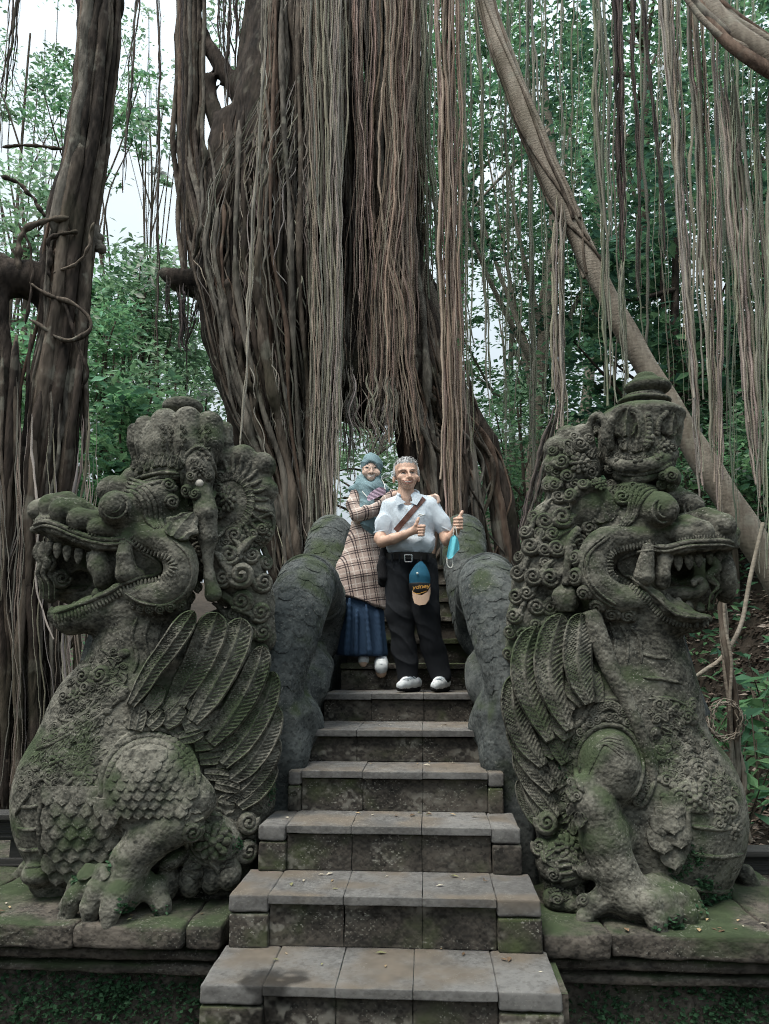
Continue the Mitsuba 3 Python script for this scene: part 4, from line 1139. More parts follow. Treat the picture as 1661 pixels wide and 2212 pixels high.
    for L in ([(790, 450), (800, 330), (850, 280), (910, 300), (930, 380), (915, 450)], [(820, 440), (830, 350), (855, 315), (885, 345), (890, 440)]):
        Ln(L, 9, name='niche_rim')
    # fan and flowers above the ear
    for x, y, s, u in ((590, 570, 58, 'flower'), (700, 690, 44, 'flower'), (520, 640, 44, 'curl'), (490, 560, 50, 'curl_flip'), (590, 465, 48, 'curl'), (520, 470, 44, 'curl_flip'), (450, 690, 44, 'curl'), (460, 620, 36, 'curl'), (650, 620, 44, 'curl'), (720, 600, 40, 'curl'),
                       (770, 600, 36, 'curl_flip'), (560, 690, 44, 'curl_flip'), (610, 690, 36, 'curl'), (470, 760, 44, 'curl'), (540, 750, 44, 'curl_flip'), (770, 690, 36, 'curl'), (700, 540, 40, 'leaf'), (650, 540, 60, 'leaf'), (540, 530, 66, 'leaf'), (440, 500, 34, 'curl'), (560, 420, 34, 'curl'), (640, 430, 34, 'curl'), (420, 600, 30, 'curl'), (410, 700, 30, 'curl')):
        P(u, 'fan_carving', x, y, s, (x * 7) % 60 - 30, 0.05)
    for k in range(12):
        a = math.radians(-120 + 20 * k)
        P('leaf', 'fan_scallop', 585 + 66 * math.sin(a), 570 - 66 * math.cos(a), 36, math.degrees(a), stretch=(1.4, 1, 0.8))
    # rope and tassel in the mane
    q, n = C.hit(*spline(np.array([(580, 940), (535, 1000), (525, 1080), (515, 1180), (510, 1260)], float), 20).T, -0.2, 0)
    put('rope', tube(q + [0, -0.02, 0], 22 * C.u(1100), 10), MAT, key)
    for y in (970, 1040, 1150, 1240):
        P('bead', 'rope_knot', 535 if y > 1000 else 560, y, 30, 0, 0.6, (1, 0.5, 1))
    S2 = tm(trimesh.creation.revolve(np.array([(0, 1.0), (0.25, 0.95), (0.45, 0.7), (0.85, 0.35), (1.0, 0), (0.9, -0.5), (0.6, -0.95), (0, -1)])[::-1], sections=24))
    v = S2[0]
    a = np.arctan2(v[:, 1], v[:, 0])
    v = v * np.stack([1 + 0.10 * np.cos(6 * a), 1 + 0.10 * np.cos(6 * a), 1 + 0 * a], -1)
    p, _ = C.hit(510, 1320, -0.2, 0)
    put('tassel', xf((v, S2[1]), frame(p[0] + [0, -0.02, 0], [1, 0, 0], [0, 1, 0], [0, 0, 1], np.array([72, 60, 88]) * C.u(1300))), MAT, key)
    for x, y, s in ((645, 930, 50), (592, 1012, 46), (576, 1105, 46), (576, 1205, 50), (622, 1300, 46), (688, 1372, 44), (770, 1415, 46), (858, 1428, 46)):
        P('curl_flip', 'cheek_curl', x, y, s, 270 if y < 1250 else 200, 0.15)
    # mane
    for x, y, s, a, u in ((345, 880, 54, -40, 'lock'), (400, 900, 58, -20, 'lock'), (495, 880, 66, -10, 'lock'), (320, 1040, 62, -50, 'lock'), (395, 1060, 44, -30, 'lock'), (462, 1050, 52, -10, 'lock'),
                          (250, 1190, 54, -50, 'lock'), (330, 1210, 56, -30, 'lock'), (425, 1215, 60, -20, 'lock'), (240, 1320, 52, -40, 'lock'), (345, 1375, 52, -20, 'lock'), (420, 1380, 50, 0, 'lock'), (295, 1300, 44, -30, 'lock'),
                          (225, 1430, 50, -40, 'lock'), (275, 1530, 44, -20, 'lock'), (205, 1520, 46, -40, 'lock'), (195, 1640, 44, -40, 'lock'), (345, 1480, 40, -20, 'lock'), (400, 1130, 40, 0, 'lock'), (440, 970, 46, 0, 'lock'), (370, 970, 46, -20, 'lock'), (290, 960, 44, -50, 'lock'), (255, 1100, 40, -60, 'lock')):
        P(u, 'mane_lock', x, y, s, a + 40, 0.15)
    # neck
    for k in range(4):
        Ln([(700 + 60 * k, 1440 + 20 * k), (720 + 70 * k, 1560), (700 + 80 * k, 1700)], 10, name='neck_fold')
    for L in ([(930, 1640), (1010, 1665), (1100, 1675)], [(950, 1780), (1060, 1790), (1170, 1815)], [(980, 1900), (1100, 1900), (1235, 1960)]):
        Ln(L, 10, name='neck_fold')
    # belly plates
    Ln(B([(1200, 860), (1210, 980), (1205, 1080), (1170, 1180), (1130, 1250)]), 20, name='belly_seam')
    for y, x1 in ((975, 1515), (1130, 1520), (1320, 1480)):
        Ln(B([(1225, y), (1320, y + 12), (1400, y + 18), (x1, y)]), 13, name='belly_plate_edge')
    for x, y, s in ((1110, 930, 74), (1060, 1040, 70), (1150, 1010, 70), (1120, 1130, 66), (1130, 860, 60), (1060, 960, 56)):
        xx, yy = B1(x, y)
        P('scale', 'flank_scale', xx, yy, s, 0, stretch=(1, 1, 1.7))
    # carved garlands on the breast
    rr = rnd(8)
    spots = [(1050, 300), (1110, 330), (1150, 360), (1200, 370), (1050, 470), (1060, 560), (1100, 600), (1050, 640), (1090, 720), (1170, 700), (1200, 780), (1260, 780), (1240, 700), (1300, 760), (1340, 800), (1290, 850), (1220, 850), (1360, 870), (1400, 900), (1420, 960), (1440, 880), (1460, 990),
             (1130, 780), (1160, 820), (1250, 880), (1300, 690), (1380, 780), (1450, 930), (1100, 500), (1010, 520), (1380, 960), (1210, 330), (1080, 420), (1260, 660), (1180, 640)]
    for i, (x, y) in enumerate(spots):
        P(('curl', 'flower', 'leaf', 'curl_flip', 'leaf')[i % 5], 'breast_carving', *B1(x, y), rr.uniform(36, 60), rr.uniform(0, 360), stretch=(1, 1, 0.8))
    P('flower', 'breast_boss', *B1(1240, 820), 76, 0)
    for i in range(60):
        x, y = rr.uniform(1010, 1450), rr.uniform(480, 900)
        if x < 1200 + (y - 300) * 0.45 and x > 1010 + max(0, (y - 700)) * 0.5:
            P('bead', 'breast_pebble', *B1(x, y), rr.uniform(14, 26), 0, 0.1)
    Ln(B([(1010, 250), (1080, 300), (1170, 330), (1255, 330)]), 11, name='breast_band')
    Ln(B([(1100, 430), (1180, 520), (1250, 620), (1230, 660)]), 10, name='breast_band')
    # beaded mandorla round the shoulder
    for Rx, Ry, r in ((188, 235, 16), (262, 320, 15)):
        a = np.radians(np.linspace(-130, 140, 26))
        Ln([(758 + Rx * math.sin(t), 2280 - Ry * math.cos(t) - (60 if Rx > 200 and abs(t) < 0.4 else 0)) for t in a], r, name='shoulder_arch')
    for i in range(30):
        t = math.radians(-128 + 9.1 * i)
        P(('curl', 'bead', 'curl_flip')[i % 3], 'arch_carving', 758 + 225 * math.sin(t), 2280 - 278 * math.cos(t), 30 if i % 3 != 1 else 22, math.degrees(t), 0.1)
    for i in range(9):
        t = math.radians(-30 + 7.5 * i)
        P('curl', 'arch_carving', 752 + 200 * math.sin(t) * 0.8, 2280 - 350 * math.cos(t), 30, 0, 0.1)
    for k in range(5):
        Ln([(640 + 10 * k, 2330 - 20 * k), (670 + 14 * k, 2190 - 8 * k), (740 + 10 * k, 2120 + 16 * k), (840, 2140 + 24 * k)], 7, name='shoulder_wrinkle')
    # wing feathers
    W = [([(345, 1490), (300, 1600), (280, 1720), (300, 1850), (360, 2000), (430, 2140)], [52, 80, 84, 76, 60, 30], -0.12),
         ([(490, 1420), (450, 1540), (420, 1680), (430, 1820), (480, 1960), (540, 2080)], [66, 92, 92, 80, 60, 30], -0.17),
         ([(600, 1415), (590, 1530), (580, 1660), (600, 1790), (650, 1930)], [64, 88, 86, 74, 32], -0.23),
         ([(225, 1760), (215, 1880), (235, 2010), (300, 2160), (390, 2280)], [46, 74, 78, 66, 30], -0.10),
         ([(225, 1960), (240, 2080), (290, 2210), (360, 2320), (440, 2420)], [42, 70, 72, 62, 30], -0.10),
         ([(250, 2150), (270, 2260), (330, 2380), (400, 2480), (470, 2570)], [38, 62, 64, 56, 28], -0.10),
         ([(250, 2350), (290, 2460), (350, 2570), (420, 2650)], [34, 54, 54, 28], -0.10)]
    for L, w, d in reversed(W):
        n = len(L)
        C.feather([(x, y, d - 0.10 * i / (n - 1)) for i, (x, y) in enumerate(L)], w, thick=0.036, barbs=22)
    # leading edge of the wing: a long smooth strap
    q = spline([(655, 1405, -0.27, 50), (700, 1560, -0.29, 58), (760, 1720, -0.31, 52), (850, 1900, -0.33, 44), (930, 2080, -0.34, 36), (990, 2260, -0.34, 32), (1005, 2440, -0.33, 28)], 40)
    p, r = C.pts(q)
    put('wing_edge', tube(p, r, 12), MAT, key)
    for x, y, w, h, a in ((560, 100, 120, 190, -60), (660, 130, 110, 170, -20), (600, 230, 110, 170, -40), (520, 290, 110, 180, -60), (700, 210, 100, 170, -10), (440, 400, 110, 190, -50), (520, 420, 110, 170, -35), (430, 520, 110, 190, -50), (510, 560, 90, 160, -30),
                          (430, 640, 100, 190, -40), (480, 700, 90, 160, -30), (420, 760, 90, 180, -35), (470, 830, 80, 140, -30)):
        xx, yy = B1(x, y)
        sx, sy = math.sin(math.radians(a)), math.cos(math.radians(a))
        C.feather([(xx + sx * h * 0.6, yy - sy * h * 0.6), (xx + sx * h * 0.1, yy), (xx - sx * h * 0.4, yy + sy * h * 0.5)], [w * 0.40, w * 0.55, w * 0.4], thick=0.024, barbs=7, nu=26, name='covert_feather', lift=0.02)
    zone = trimesh.path.polygons.Polygon([(1000, 1890), (1230, 1930), (1340, 2150), (1440, 2350), (1490, 2560), (1250, 2520), (1120, 2420), (1010, 2140)])
    carve_fill(C, zone, 50, 211, 'relief_carving', (20, 34), ('leaf', 'curl', 'bead', 'leaf', 'curl_flip', 'flower'))
    zone = trimesh.path.polygons.Polygon([(330, 2250), (560, 2100), (600, 2500), (560, 2900), (400, 2700)])
    carve_fill(C, zone, 64, 212, 'flank_leaf', (50, 80), ('leaf',))
    zone = trimesh.path.polygons.Polygon([(420, 2950), (640, 2950), (660, 3060), (440, 3060)])
    carve_fill(C, zone, 50, 213, 'relief_carving', (24, 36), ('curl', 'flower', 'leaf'))
    # tail scroll
    for x, y, s, u in ((430, 955, 66, 'curl_flip'), (540, 1090, 66, 'flower'), (520, 820, 34, 'curl'), (520, 870, 36, 'bead'), (400, 1090, 56, 'curl_flip'), (470, 1240, 44, 'curl')):
        P(u, 'tail_scroll', *B1(x, y), s, 0, 0.05)
    for k in range(4):
        Ln(B([(400 + 24 * k, 1080 + 20 * k), (420 + 24 * k, 1170 + 10 * k), (500, 1240 + 12 * k - 26 * (3 - k)), (590, 1220 + 14 * k - 24 * (3 - k))]), 12, name='tail_ridge')
    p, r = C.pts([(1110, 1500, 0.30, 56), (1150, 1640, 0.30, 58), (1210, 1860, 0.30, 62), (1270, 2000, 0.30, 62)])
    put('jaw_strut', tube(p, r, 6), 'serpent_stone', key, label='blue grey stone strut behind the neck', smooth=30)
    return C
EAST = east_statue()
# ------------------------------------------------------------------ serpent balustrades, ground, rail
def serpent(side, label):
    key = thing('serpent_balustrade', label, 'balustrade', 'scaly serpent balustrades of the stairs')
    S = Sculpt(SW(-1.3 if side < 0 else 0.25, 4.0, 0.2) - [0.3, 0.2, 0], SW(-0.25 if side < 0 else 1.3, 8.9, 3.2) + [0.3, 0.2, 0], 0.018)
    s = side
    def pth(L):
        return np.array([SW(s * a, b, z) for a, b, z, _ in L]), np.array([q[3] for q in L])
    an, af = (0.665, 0.735) if side < 0 else (0.555, 0.485)
    near = spline([(an + 0.32, 4.62, 0.95, 0.185), (an + 0.15, 4.78, 1.55, 0.20), (an + 0.02, 4.98, 2.02, 0.195), (an, 5.25, 2.19, 0.188), (an, 5.7, 2.17, 0.185), (an, 6.15, 1.98, 0.18)], 26)
    far = spline([(an, 6.3, 1.9, 0.185), (af, 6.62, 2.45, 0.19), (af, 6.95, 2.76, 0.19), (af, 7.4, 2.80, 0.19), (af, 8.0, 2.75, 0.19), (af, 8.7, 2.65, 0.19)], 26)
    for L in (near, far):
        p, r = pth(L)
        S.cap(p, r, 0.02)
    rr = rnd(30 + s)
    for b, z in ((4.95, 0.9), (5.3, 1.1), (5.7, 1.3), (6.2, 1.45), (6.7, 1.6), (7.3, 1.9), (7.9, 2.1), (8.4, 2.2)):   # the wall that carries the bodies
        S.box(SW(s * (an + (af - an) * max(0, b - 5.7) / 3 + 0.08), b, z / 2 + 0.15), (0.13, 0.30, z / 2 + 0.35), 0.05, 0.05, R=SR.T)
    for a, b, z, r in ((an - 0.06, 4.92, 1.36, 0.10), (an - 0.1, 5.05, 1.24, 0.085), (an - 0.1, 5.30, 1.50, 0.09), (an - 0.1, 5.45, 1.62, 0.08), (an - 0.04, 4.78, 1.12, 0.085), (an - 0.08, 5.75, 1.62, 0.08), (an - 0.08, 6.1, 1.8, 0.09)):
        S.ell(SW(s * (a + 0.03), b, z), (r * 0.85, r * 1.3, r * rr.uniform(0.8, 1.2)), k=0.14)
    m = S.mesh(0.008, 9, 3)
    put('carved_body', m, 'serpent_stone', key)
    for L, nrow, r0 in ((near, 19, 0.050), (far, 14, 0.050)):
        p, r = pth(spline(L, 120))
        t = unit(np.gradient(p, axis=0))
        arc = np.r_[0, np.cumsum(np.linalg.norm(np.diff(p, axis=0), axis=1))]
        for i in range(nrow):
            k = int(np.searchsorted(arc, 0.12 + i * 0.075))
            if k >= len(p):
                break
            u = unit(np.cross(t[k], [1, 0, 0]))
            if u[2] < 0 and abs(u[2]) > 0.2:
                u = -u
            if u @ [0, -0.6, 0.8] < 0:
                u = -u
            w = np.cross(t[k], u)
            for j in range(-4, 5):
                th = (j + 0.5 * (i % 2)) * 0.38
                n = u * math.cos(th) + w * math.sin(th)
                if n[1] * 0.6 - n[2] * 0.8 > 0.62:
                    continue
                y = unit(t[k])
                put('body_scale', UNIT['scale'], 'serpent_stone', key, M=frame(p[k] + n * (r[k] - 0.004), np.cross(y, n), y, n, (r0 * (1 + 0.1 * math.sin(7.0 * i + 3 * j)), r0, 0.021 + 0.007 * math.sin(5.1 * i + 2.3 * j))))
    # seam rings where the blocks of the body meet
    for L, k in ((near, 11), (near, 20), (far, 12)):
        p, r = pth(L)
        t = unit(p[k + 1] - p[k])
        e = unit(np.cross(t, [0, 0, 1]))
        f = np.cross(t, e)
        a = np.linspace(0, 2 * np.pi, 40)
        put('body_ring', tube(p[k] + (np.cos(a)[:, None] * e + np.sin(a)[:, None] * f) * (r[k] + 0.004), 0.016, 6), 'serpent_stone', key)
    return key
serpent(-1, 'scaly stone serpent body humping up the stairs, behind the woman in the plaid tunic')
serpent(1, 'scaly stone serpent body humping up the stairs, behind the hanging blue face mask')

def ground_z(x, y):
    x, y = np.asarray(x, float), np.asarray(y, float)
    sm = lambda a, b, t: (lambda q: q * q * (3 - 2 * q))(np.clip((t - a) / (b - a), 0, 1))
    z = sm(1.7, 5.5, x) * sm(3.5, 7.5, y) * 1.9 + np.clip(x - 3, 0, 14) * 0.42 * sm(5, 9, y)
    z = z + sm(9, 13, y) * (0.6 + np.clip(y - 11, 0, 30) * (0.16 + 0.14 * sm(-4, 8, x)))
    z = z - 0.5 * sm(-1.5, -4, x) * sm(3, 6, y) * (1 - sm(10, 14, y))
    z = z - 0.9 * sm(6.3, 7.2, y) * (1 - sm(9, 12, y)) * (1 - sm(2, 4, np.abs(x)))
    z = z + 0.25 * (meshkit.fbm(np.stack([x * 0.5, y * 0.5, 0 * x], -1), 3) - 0.5)
    far = sm(45, 60, np.hypot(x, y - 10))
    return z * (1 - far) + 9 * far * sm(0, 30, y) - 0.06
gx = np.r_[-400, -200, -100, np.linspace(-60, -8, 40), np.linspace(-7.7, 10, 110), np.linspace(10.5, 60, 40), 100, 200, 400]
gy = np.r_[-200, -60, np.linspace(-20, 2, 16), np.linspace(2.2, 16, 90), np.linspace(16.5, 60, 44), 100, 200, 400]
X, Y = np.meshgrid(gx, gy, indexing='ij')
i, j = np.meshgrid(np.arange(len(gx) - 1), np.arange(len(gy) - 1), indexing='ij')
n = len(gy)
q = np.stack([i * n + j, (i + 1) * n + j, (i + 1) * n + j + 1, i * n + j + 1], -1).reshape(-1, 4)
put('ground', (np.stack([X, Y, ground_z(X, Y)], -1).reshape(-1, 3), q), 'soil', label='dark forest soil on the banks round the stairs', kind='structure')

def rail(x0, x1, y, z, label):
    key = thing('wooden_rail', label, 'railing')
    for k, (dz, h, dy) in enumerate(((0.0, 0.035, 0.16), (-0.085, 0.12, 0.03), (-0.30, 0.10, 0.03))):
        put('rail_board', xf(rough_box((x1 - x0, dy, h), 0.006, 0.001, 0.2, k), trimesh.transformations.translation_matrix([(x0 + x1) / 2, y, z + dz])), 'rail_wood', key)
        if k:
            for g in range(4 if k == 1 else 3):
                put('board_ridge', xf(rough_box((x1 - x0, 0.008, 0.010), 0.002, 0.0, 0.5, g), trimesh.transformations.translation_matrix([(x0 + x1) / 2, y - 0.018, z + dz - 0.04 + g * 0.026])), 'rail_wood', key)
    for x in ((x0 + 0.35, x1 - 0.08) if x0 < 0 else (x0 + 0.25, x1 - 0.3)):
        put('rail_post', xf(rough_box((0.12, 0.12, 1.3), 0.008, 0.002, 0.2, 9), trimesh.transformations.translation_matrix([x, y + 0.08, z - 0.70])), 'rail_wood', key)
    return key
p = V(30, 1760, 5.0)
rail(p[0] - 1.6, p[0] + 0.12, 5.0, p[2], 'dark wooden rail with a square post beside the domed crown dragon statue')
p = V(1600, 1838, 5.0)
rail(p[0] - 0.1, p[0] + 1.9, 5.0, p[2], 'dark ribbed wooden rail beside the knob crowned dragon statue')
# ------------------------------------------------------------------ trees, roots, foliage
def root_on(C, L, r, n=30, lift=0.6, off=0.0, seed=0, wob=6.0, sides=6, fall=0.0, free=False, knots=0.18, smoothing=6, r1=None):
    """a root that follows the surface of the settled trunk along a traced line; where it leaves the trunk it hangs straight"""
    rr = rnd(seed)
    L = np.asarray(L, float)
    q = spline(L[:, :2], n)
    ph = rr.uniform(0, 6.28, 6)
    t = np.linspace(0, 1, n)
    wv = sum(np.sin(t * (5 + 7 * k) + ph[k]) / (1 + k) for k in range(5))
    q[:, 0] += wob * wv
    o = np.array([0, 0, EYE])
    base = C.P(q[:, 0], q[:, 1], 0 * t)
    d = base - o
    y = np.full(n, C.Y0 + fall)
    if not free:
        loc, ir, _ = C.ray.intersects_location(np.tile(o, (n, 1)), unit(d), multiple_hits=False)
        ok = np.zeros(n, bool)
        ok[ir] = True
        yy = np.full(n, np.nan)
        yy[ir] = loc[:, 1]
        if ok.any():
            y = np.interp(np.arange(n), np.arange(n)[ok], yy[ok])
    for _ in range(smoothing):
        y[1:-1] = 0.25 * y[:-2] + 0.5 * y[1:-1] + 0.25 * y[2:]
    p = o + d * (y / d[:, 1])[:, None]
    rtip = np.minimum(1, np.minimum(t, 1 - t) / 0.05 + 0.25)
    R = r * rtip * (1 + knots * np.sin(t * 17 + ph[5]) * 0.5 + knots * np.sin(t * 41 + ph[4]) * 0.4)
    if r1 is not None:
        R = R * (1 + (r1 / r - 1) * t)
    p = p + unit(o - p) * (lift * R + off)[:, None]
    return tube(p, R, sides, 3 if sides > 7 else 0, 0.12)

def strands(x0, x1, y0, y1, w0, w1, Y, n, seed, r=(0.005, 0.013), ragged=0.45, wob=5.0, npt=34):
    """n hanging rootlets between two traced ends; returns a list of tubes"""
    rr = rnd(seed)
    out = []
    tt = np.linspace(0, 1, 60)
    sway = (np.sin(tt * 7 + rr.uniform(0, 6)) * 0.10 + np.sin(tt * 15 + rr.uniform(0, 6)) * 0.06) * np.minimum(1, tt * 4)
    groups = rr.normal(0, 0.42, max(2, n // 6))
    gph = rr.uniform(0, 6.28, (len(groups), 4))
    for i in range(n):
        g = rr.integers(len(groups))
        u = groups[g] + rr.normal(0, 0.09)
        u2 = groups[rr.integers(len(groups))] * 0.5 + u * 0.5 + rr.normal(0, 0.18)
        e = 1 - ragged * rr.random() ** 2.2 + (0.06 if rr.random() < 0.15 else 0)
        top = 0.0 if y0 < 0 else 0.25 * rr.random()
        t = top + np.linspace(0, 1, npt) * (e - top)
        s = (t - top) / max(e - top, 1e-3)
        ph = gph[g] + rr.normal(0, 0.5, 4)
        L = (y1 - y0) / 1000
        wv = np.sin(t * 11 * L + ph[0]) * 0.45 + np.sin(t * 27 * L + ph[1]) * 0.32 + np.sin(t * 63 * L + ph[2] * 3) * 0.22 + np.sin(t * 120 * L + ph[3] * 5) * 0.13
        w = w0 + (w1 - w0) * t
        k = s ** 1.5
        xx = x0 + (x1 - x0) * t + (u * (1 - k) + u2 * k) * w + wv * wob + np.interp(t, tt, sway) * w
        yy = y0 + (y1 - y0) * t
        dy = Y + (rr.normal(0, 0.3) * (w0 + w1) / 2 + wob * 0.7 * np.sin(t * 21 * L + ph[3])) * Y / FOC
        p = V(xx, yy, dy)
        R = min(rr.lognormal(0, 0.45), 2.6) * r[0] * 1.35 if r[1] < 0.02 else rr.uniform(*r)
        R = R * (1 - 0.45 * s ** 2) * (1 + 0.18 * np.sin(t * 60 + ph[3]) + 0.12 * np.sin(t * 140 + ph[1]))
        if y0 > 0:
            R = R * np.minimum(1, s * 9 + 0.1)
        out.append(tube(p, R, 4, cap=False))
    return out

ROOTCOL = {'tan': (0.275, 0.245, 0.205), 'red': (0.265, 0.205, 0.165), 'grey': (0.22, 0.195, 0.165), 'green': (0.19, 0.195, 0.15), 'dark': (0.085, 0.07, 0.062)}
def fibre(tubes, col, seed, var=0.3):
    """joined tubes with one tone per rootlet"""
    rr = rnd(seed)
    c = np.vstack([np.tile(np.array(ROOTCOL[col]) * np.exp(rr.normal(0, var)) * (1 + rr.uniform(-0.08, 0.08, 3)), (len(v), 1)) for v, f in tubes])
    return join(tubes), np.clip(c, 0.01, 0.6)

def curtain(label, specs, col, seed, thick=5):
    """a hanging bundle of aerial roots: its thickest roots are parts, the fine ones one part"""
    key = thing('aerial_root_bundle', label, 'hanging roots', 'bundles of hanging aerial roots')
    fine = []
    for k, sp in enumerate(specs):
        fine += strands(*sp[:8], seed=seed * 10 + k, r=(0.0035, 0.008) if len(sp) > 8 else (0.005, 0.013))
    sp = specs[0]
    for i, t in enumerate(strands(*sp[:7], thick, seed=seed * 77 + 5, r=(0.012, 0.022))):
        m, c = fibre([t], col, seed + i)
        put('root_strand', m, 'root_fibre', key, color=c, smooth=True)
    m, c = fibre(fine, col, seed)
    put('fine_roots', m, 'root_fibre', key, color=c, smooth=True, kind='stuff')
    return key

class Trunk(Carver):
    def __init__(self, key, Y0, mat='dark_bark'):
        super().__init__(key, 0.0, 0.0, 1.0, Y0, mat)

# --- the great banyan over the gate
ban = thing('banyan_tree', 'huge banyan of fused hanging roots with an arched opening behind the couple', 'tree')
C = Trunk(ban, 8.8)
S = Sculpt(*bounds_of(C, 300, 1180, -260, 1420, -1.3, 1.4), 0.055)
for L in ([(680, -250, 0.2, 150), (660, 0, 0.2, 148), (640, 200, 0.1, 150), (615, 450, 0, 165), (600, 650, 0, 160), (600, 850, 0.0, 135), (620, 1000, 0, 98), (650, 1150, 0, 80), (650, 1400, 0, 85)],
          [(500, 270, -0.1, 45), (485, 420, -0.2, 62), (490, 560, -0.3, 72), (505, 720, -0.3, 78), (545, 900, -0.3, 66), (590, 1050, -0.25, 58), (635, 1250, -0.2, 60)],
          [(405, -260, 0.2, 34), (408, 0, 0.2, 32), (404, 150, 0.2, 32), (400, 320, 0.2, 24), (412, 450, 0.1, 30), (450, 580, -0.1, 46)],
          [(425, 60, 0.2, 22), (475, 140, 0.1, 20), (520, 215, 0.05, 26), (570, 280, 0.0, 50)],
          [(452, 170, 0.1, 18), (458, 230, 0.1, 24), (490, 300, 0, 36)],
          [(500, 625, -0.2, 50), (430, 612, -0.35, 36), (385, 606, -0.4, 30), (356, 592, -0.42, 20)],
          [(840, -250, 0.5, 75), (835, 100, 0.5, 62), (850, 400, 0.4, 60), (860, 600, 0.3, 66), (880, 760, 0.25, 66), (900, 860, 0.15, 60)],
          [(900, 600, 0.2, 40), (945, 760, 0.05, 52), (975, 920, 0, 56), (995, 1080, -0.1, 54), (1010, 1250, -0.15, 62), (1015, 1400, -0.2, 70)],
          [(985, 860, 0.25, 38), (1050, 960, 0.2, 32), (1085, 1080, 0.15, 30), (1100, 1250, 0.1, 34)],
          [(640, 830, 0.1, 80), (750, 850, 0.15, 75), (850, 850, 0.2, 70), (930, 860, 0.1, 55)],
          [(740, 500, 0.3, 90), (790, 700, 0.3, 80)]):
    C.cap(S, [(x, y, d + 0.26, r * 0.86) for x, y, d, r in L], 0.03, n=0)
C.cap(S, [(730, 800, 0.15, 75), (800, 850, 0.1, 75), (860, 820, 0.1, 80)], 0.05)
C.cap(S, [(770, 500, 0.5, 40), (775, 640, 0.4, 50), (790, 800, 0.3, 70)], 0.05)
C.cap(S, [(880, 850, 0.0, 44), (905, 960, -0.05, 46), (925, 1100, -0.1, 46), (935, 1280, -0.1, 52)], 0.05)
C.cap(S, [(790, 1045, -1.4, 56), (790, 1045, 1.6, 66)], 0.05, cut=True)
C.cap(S, [(790, 1150, -1.4, 62), (790, 1150, 1.6, 70)], 0.05, cut=True)
m = S.mesh(0.05, 2.2, 4, 1)
C.settle(m)
put('trunk', m, 'dark_bark', ban)
rr = rnd(11)
yk = [-60, 100, 200, 400, 560, 700, 830, 950, 1050, 1250]
Lx = [568, 565, 560, 445, 425, 452, 482, 535, 575, 610]
Rx = [750, 750, 745, 735, 740, 745, 740, 715, 712, 712]
def trunk_root(L, r, seed, mat=None, **kw):
    t = root_on(C, L, r, seed=seed, **kw)
    put('clasping_root', t, mat or ('bark', 'grey_bark', 'dark_bark', 'bark', 'red_bark', 'grey_bark', 'dark_bark')[seed % 7], ban)
for i in range(120):                                          # roots that run down the trunk
    u = (i * 0.618 + rr.uniform(-0.01, 0.01)) % 1.0
    x5 = 428 + 314 * u
    y0 = rr.choice([-60, -60, -60, 240, 420, 560]) + rr.uniform(-30, 60) if x5 > 566 else 232 + (566 - x5) * 0.5 + rr.choice([0, 0, 150, 330]) + rr.uniform(-20, 30)
    y1 = rr.choice([620, 950, 1150, 1300, 1300]) + rr.uniform(-60, 40)
    if y1 < y0 + 160:
        y1 = y0 + 260
    ys = np.linspace(y0, y1, 9)
    dr_ = rr.normal(0, 10)
    xs = [x5 + dr_ * (500 - y) / 500 * (y < 500) + (0 if y < 500 else (np.interp(y, yk, Lx) * (1 - u) + np.interp(y, yk, Rx) * u) - (np.interp(500, yk, Lx) * (1 - u) + np.interp(500, yk, Rx) * u)) for y in ys] + rr.normal(0, 4.5, 9)
    trunk_root(np.stack([xs, ys], -1), rr.choice([0.010, 0.015, 0.022, 0.032, 0.05], p=[0.22, 0.30, 0.26, 0.16, 0.06]), 100 + i, n=70, wob=rr.uniform(2, 6), lift=0.6, off=rr.choice([0.0, 0.06, 0.14, 0.24, 0.32]), knots=0.45, smoothing=14, sides=7)
for i in range(64):                                           # roots of the stems east of the gap
    x = rr.uniform(748, 912)
    L = [(x, -60), (x + rr.normal(0, 6), 200), (x + rr.normal(0, 8), 450), (x + (x - 830) * 0.1 + rr.normal(0, 8), 680), (x + (x - 820) * 0.35 + rr.normal(0, 8), rr.uniform(800, 900))]
    trunk_root(L, rr.choice([0.010, 0.016, 0.026, 0.045], p=[0.3, 0.3, 0.27, 0.13]), 350 + i, n=50, wob=4, lift=0.6, off=rr.choice([0.0, 0.08, 0.16]), knots=0.4, smoothing=14)
for i in range(26):                                           # the slim stem to the west
    x = rr.uniform(385, 440)
    L = [(x, -60), (x + rr.uniform(-8, 8), 150), (x + rr.uniform(-12, 8), 320), (x + rr.uniform(-10, 30), 470), (x + rr.uniform(10, 60), 620)]
    trunk_root(L, rr.uniform(0.015, 0.04), 300 + i, n=30, wob=3, lift=0.5)
for i in range(84):                                           # right flank and the arch
    u = rr.random()
    e = rr.uniform(-30, 30)
    if i % 3 == 0:
        L = [(890 + 40 * u, 600), (925 + 50 * u, 760), (950 + 60 * u, 920), (965 + 70 * u, 1080), (975 + 75 * u, 1260)]
    elif i % 3 == 1:
        L = [(640 + 150 * u, 700), (640 + 120 * u, 850), (650 + 70 * u, 960), (645 + 72 * u, 1100), (640 + 80 * u, 1280)]
    else:
        L = [(860 + 60 * u, 820), (930 + 60 * u, 870), (1010 + 50 * u, 950), (1060 + 30 * u, 1080), (1070 + 50 * u, 1240)] if i % 2 else [(850 + 50 * u, 780), (868 + 50 * u, 880), (880 + 60 * u, 980), (890 + 60 * u, 1100), (895 + 70 * u, 1280)]
    trunk_root(L, rr.choice([0.018, 0.028, 0.045]), 400 + i, n=34, wob=3, lift=0.5)
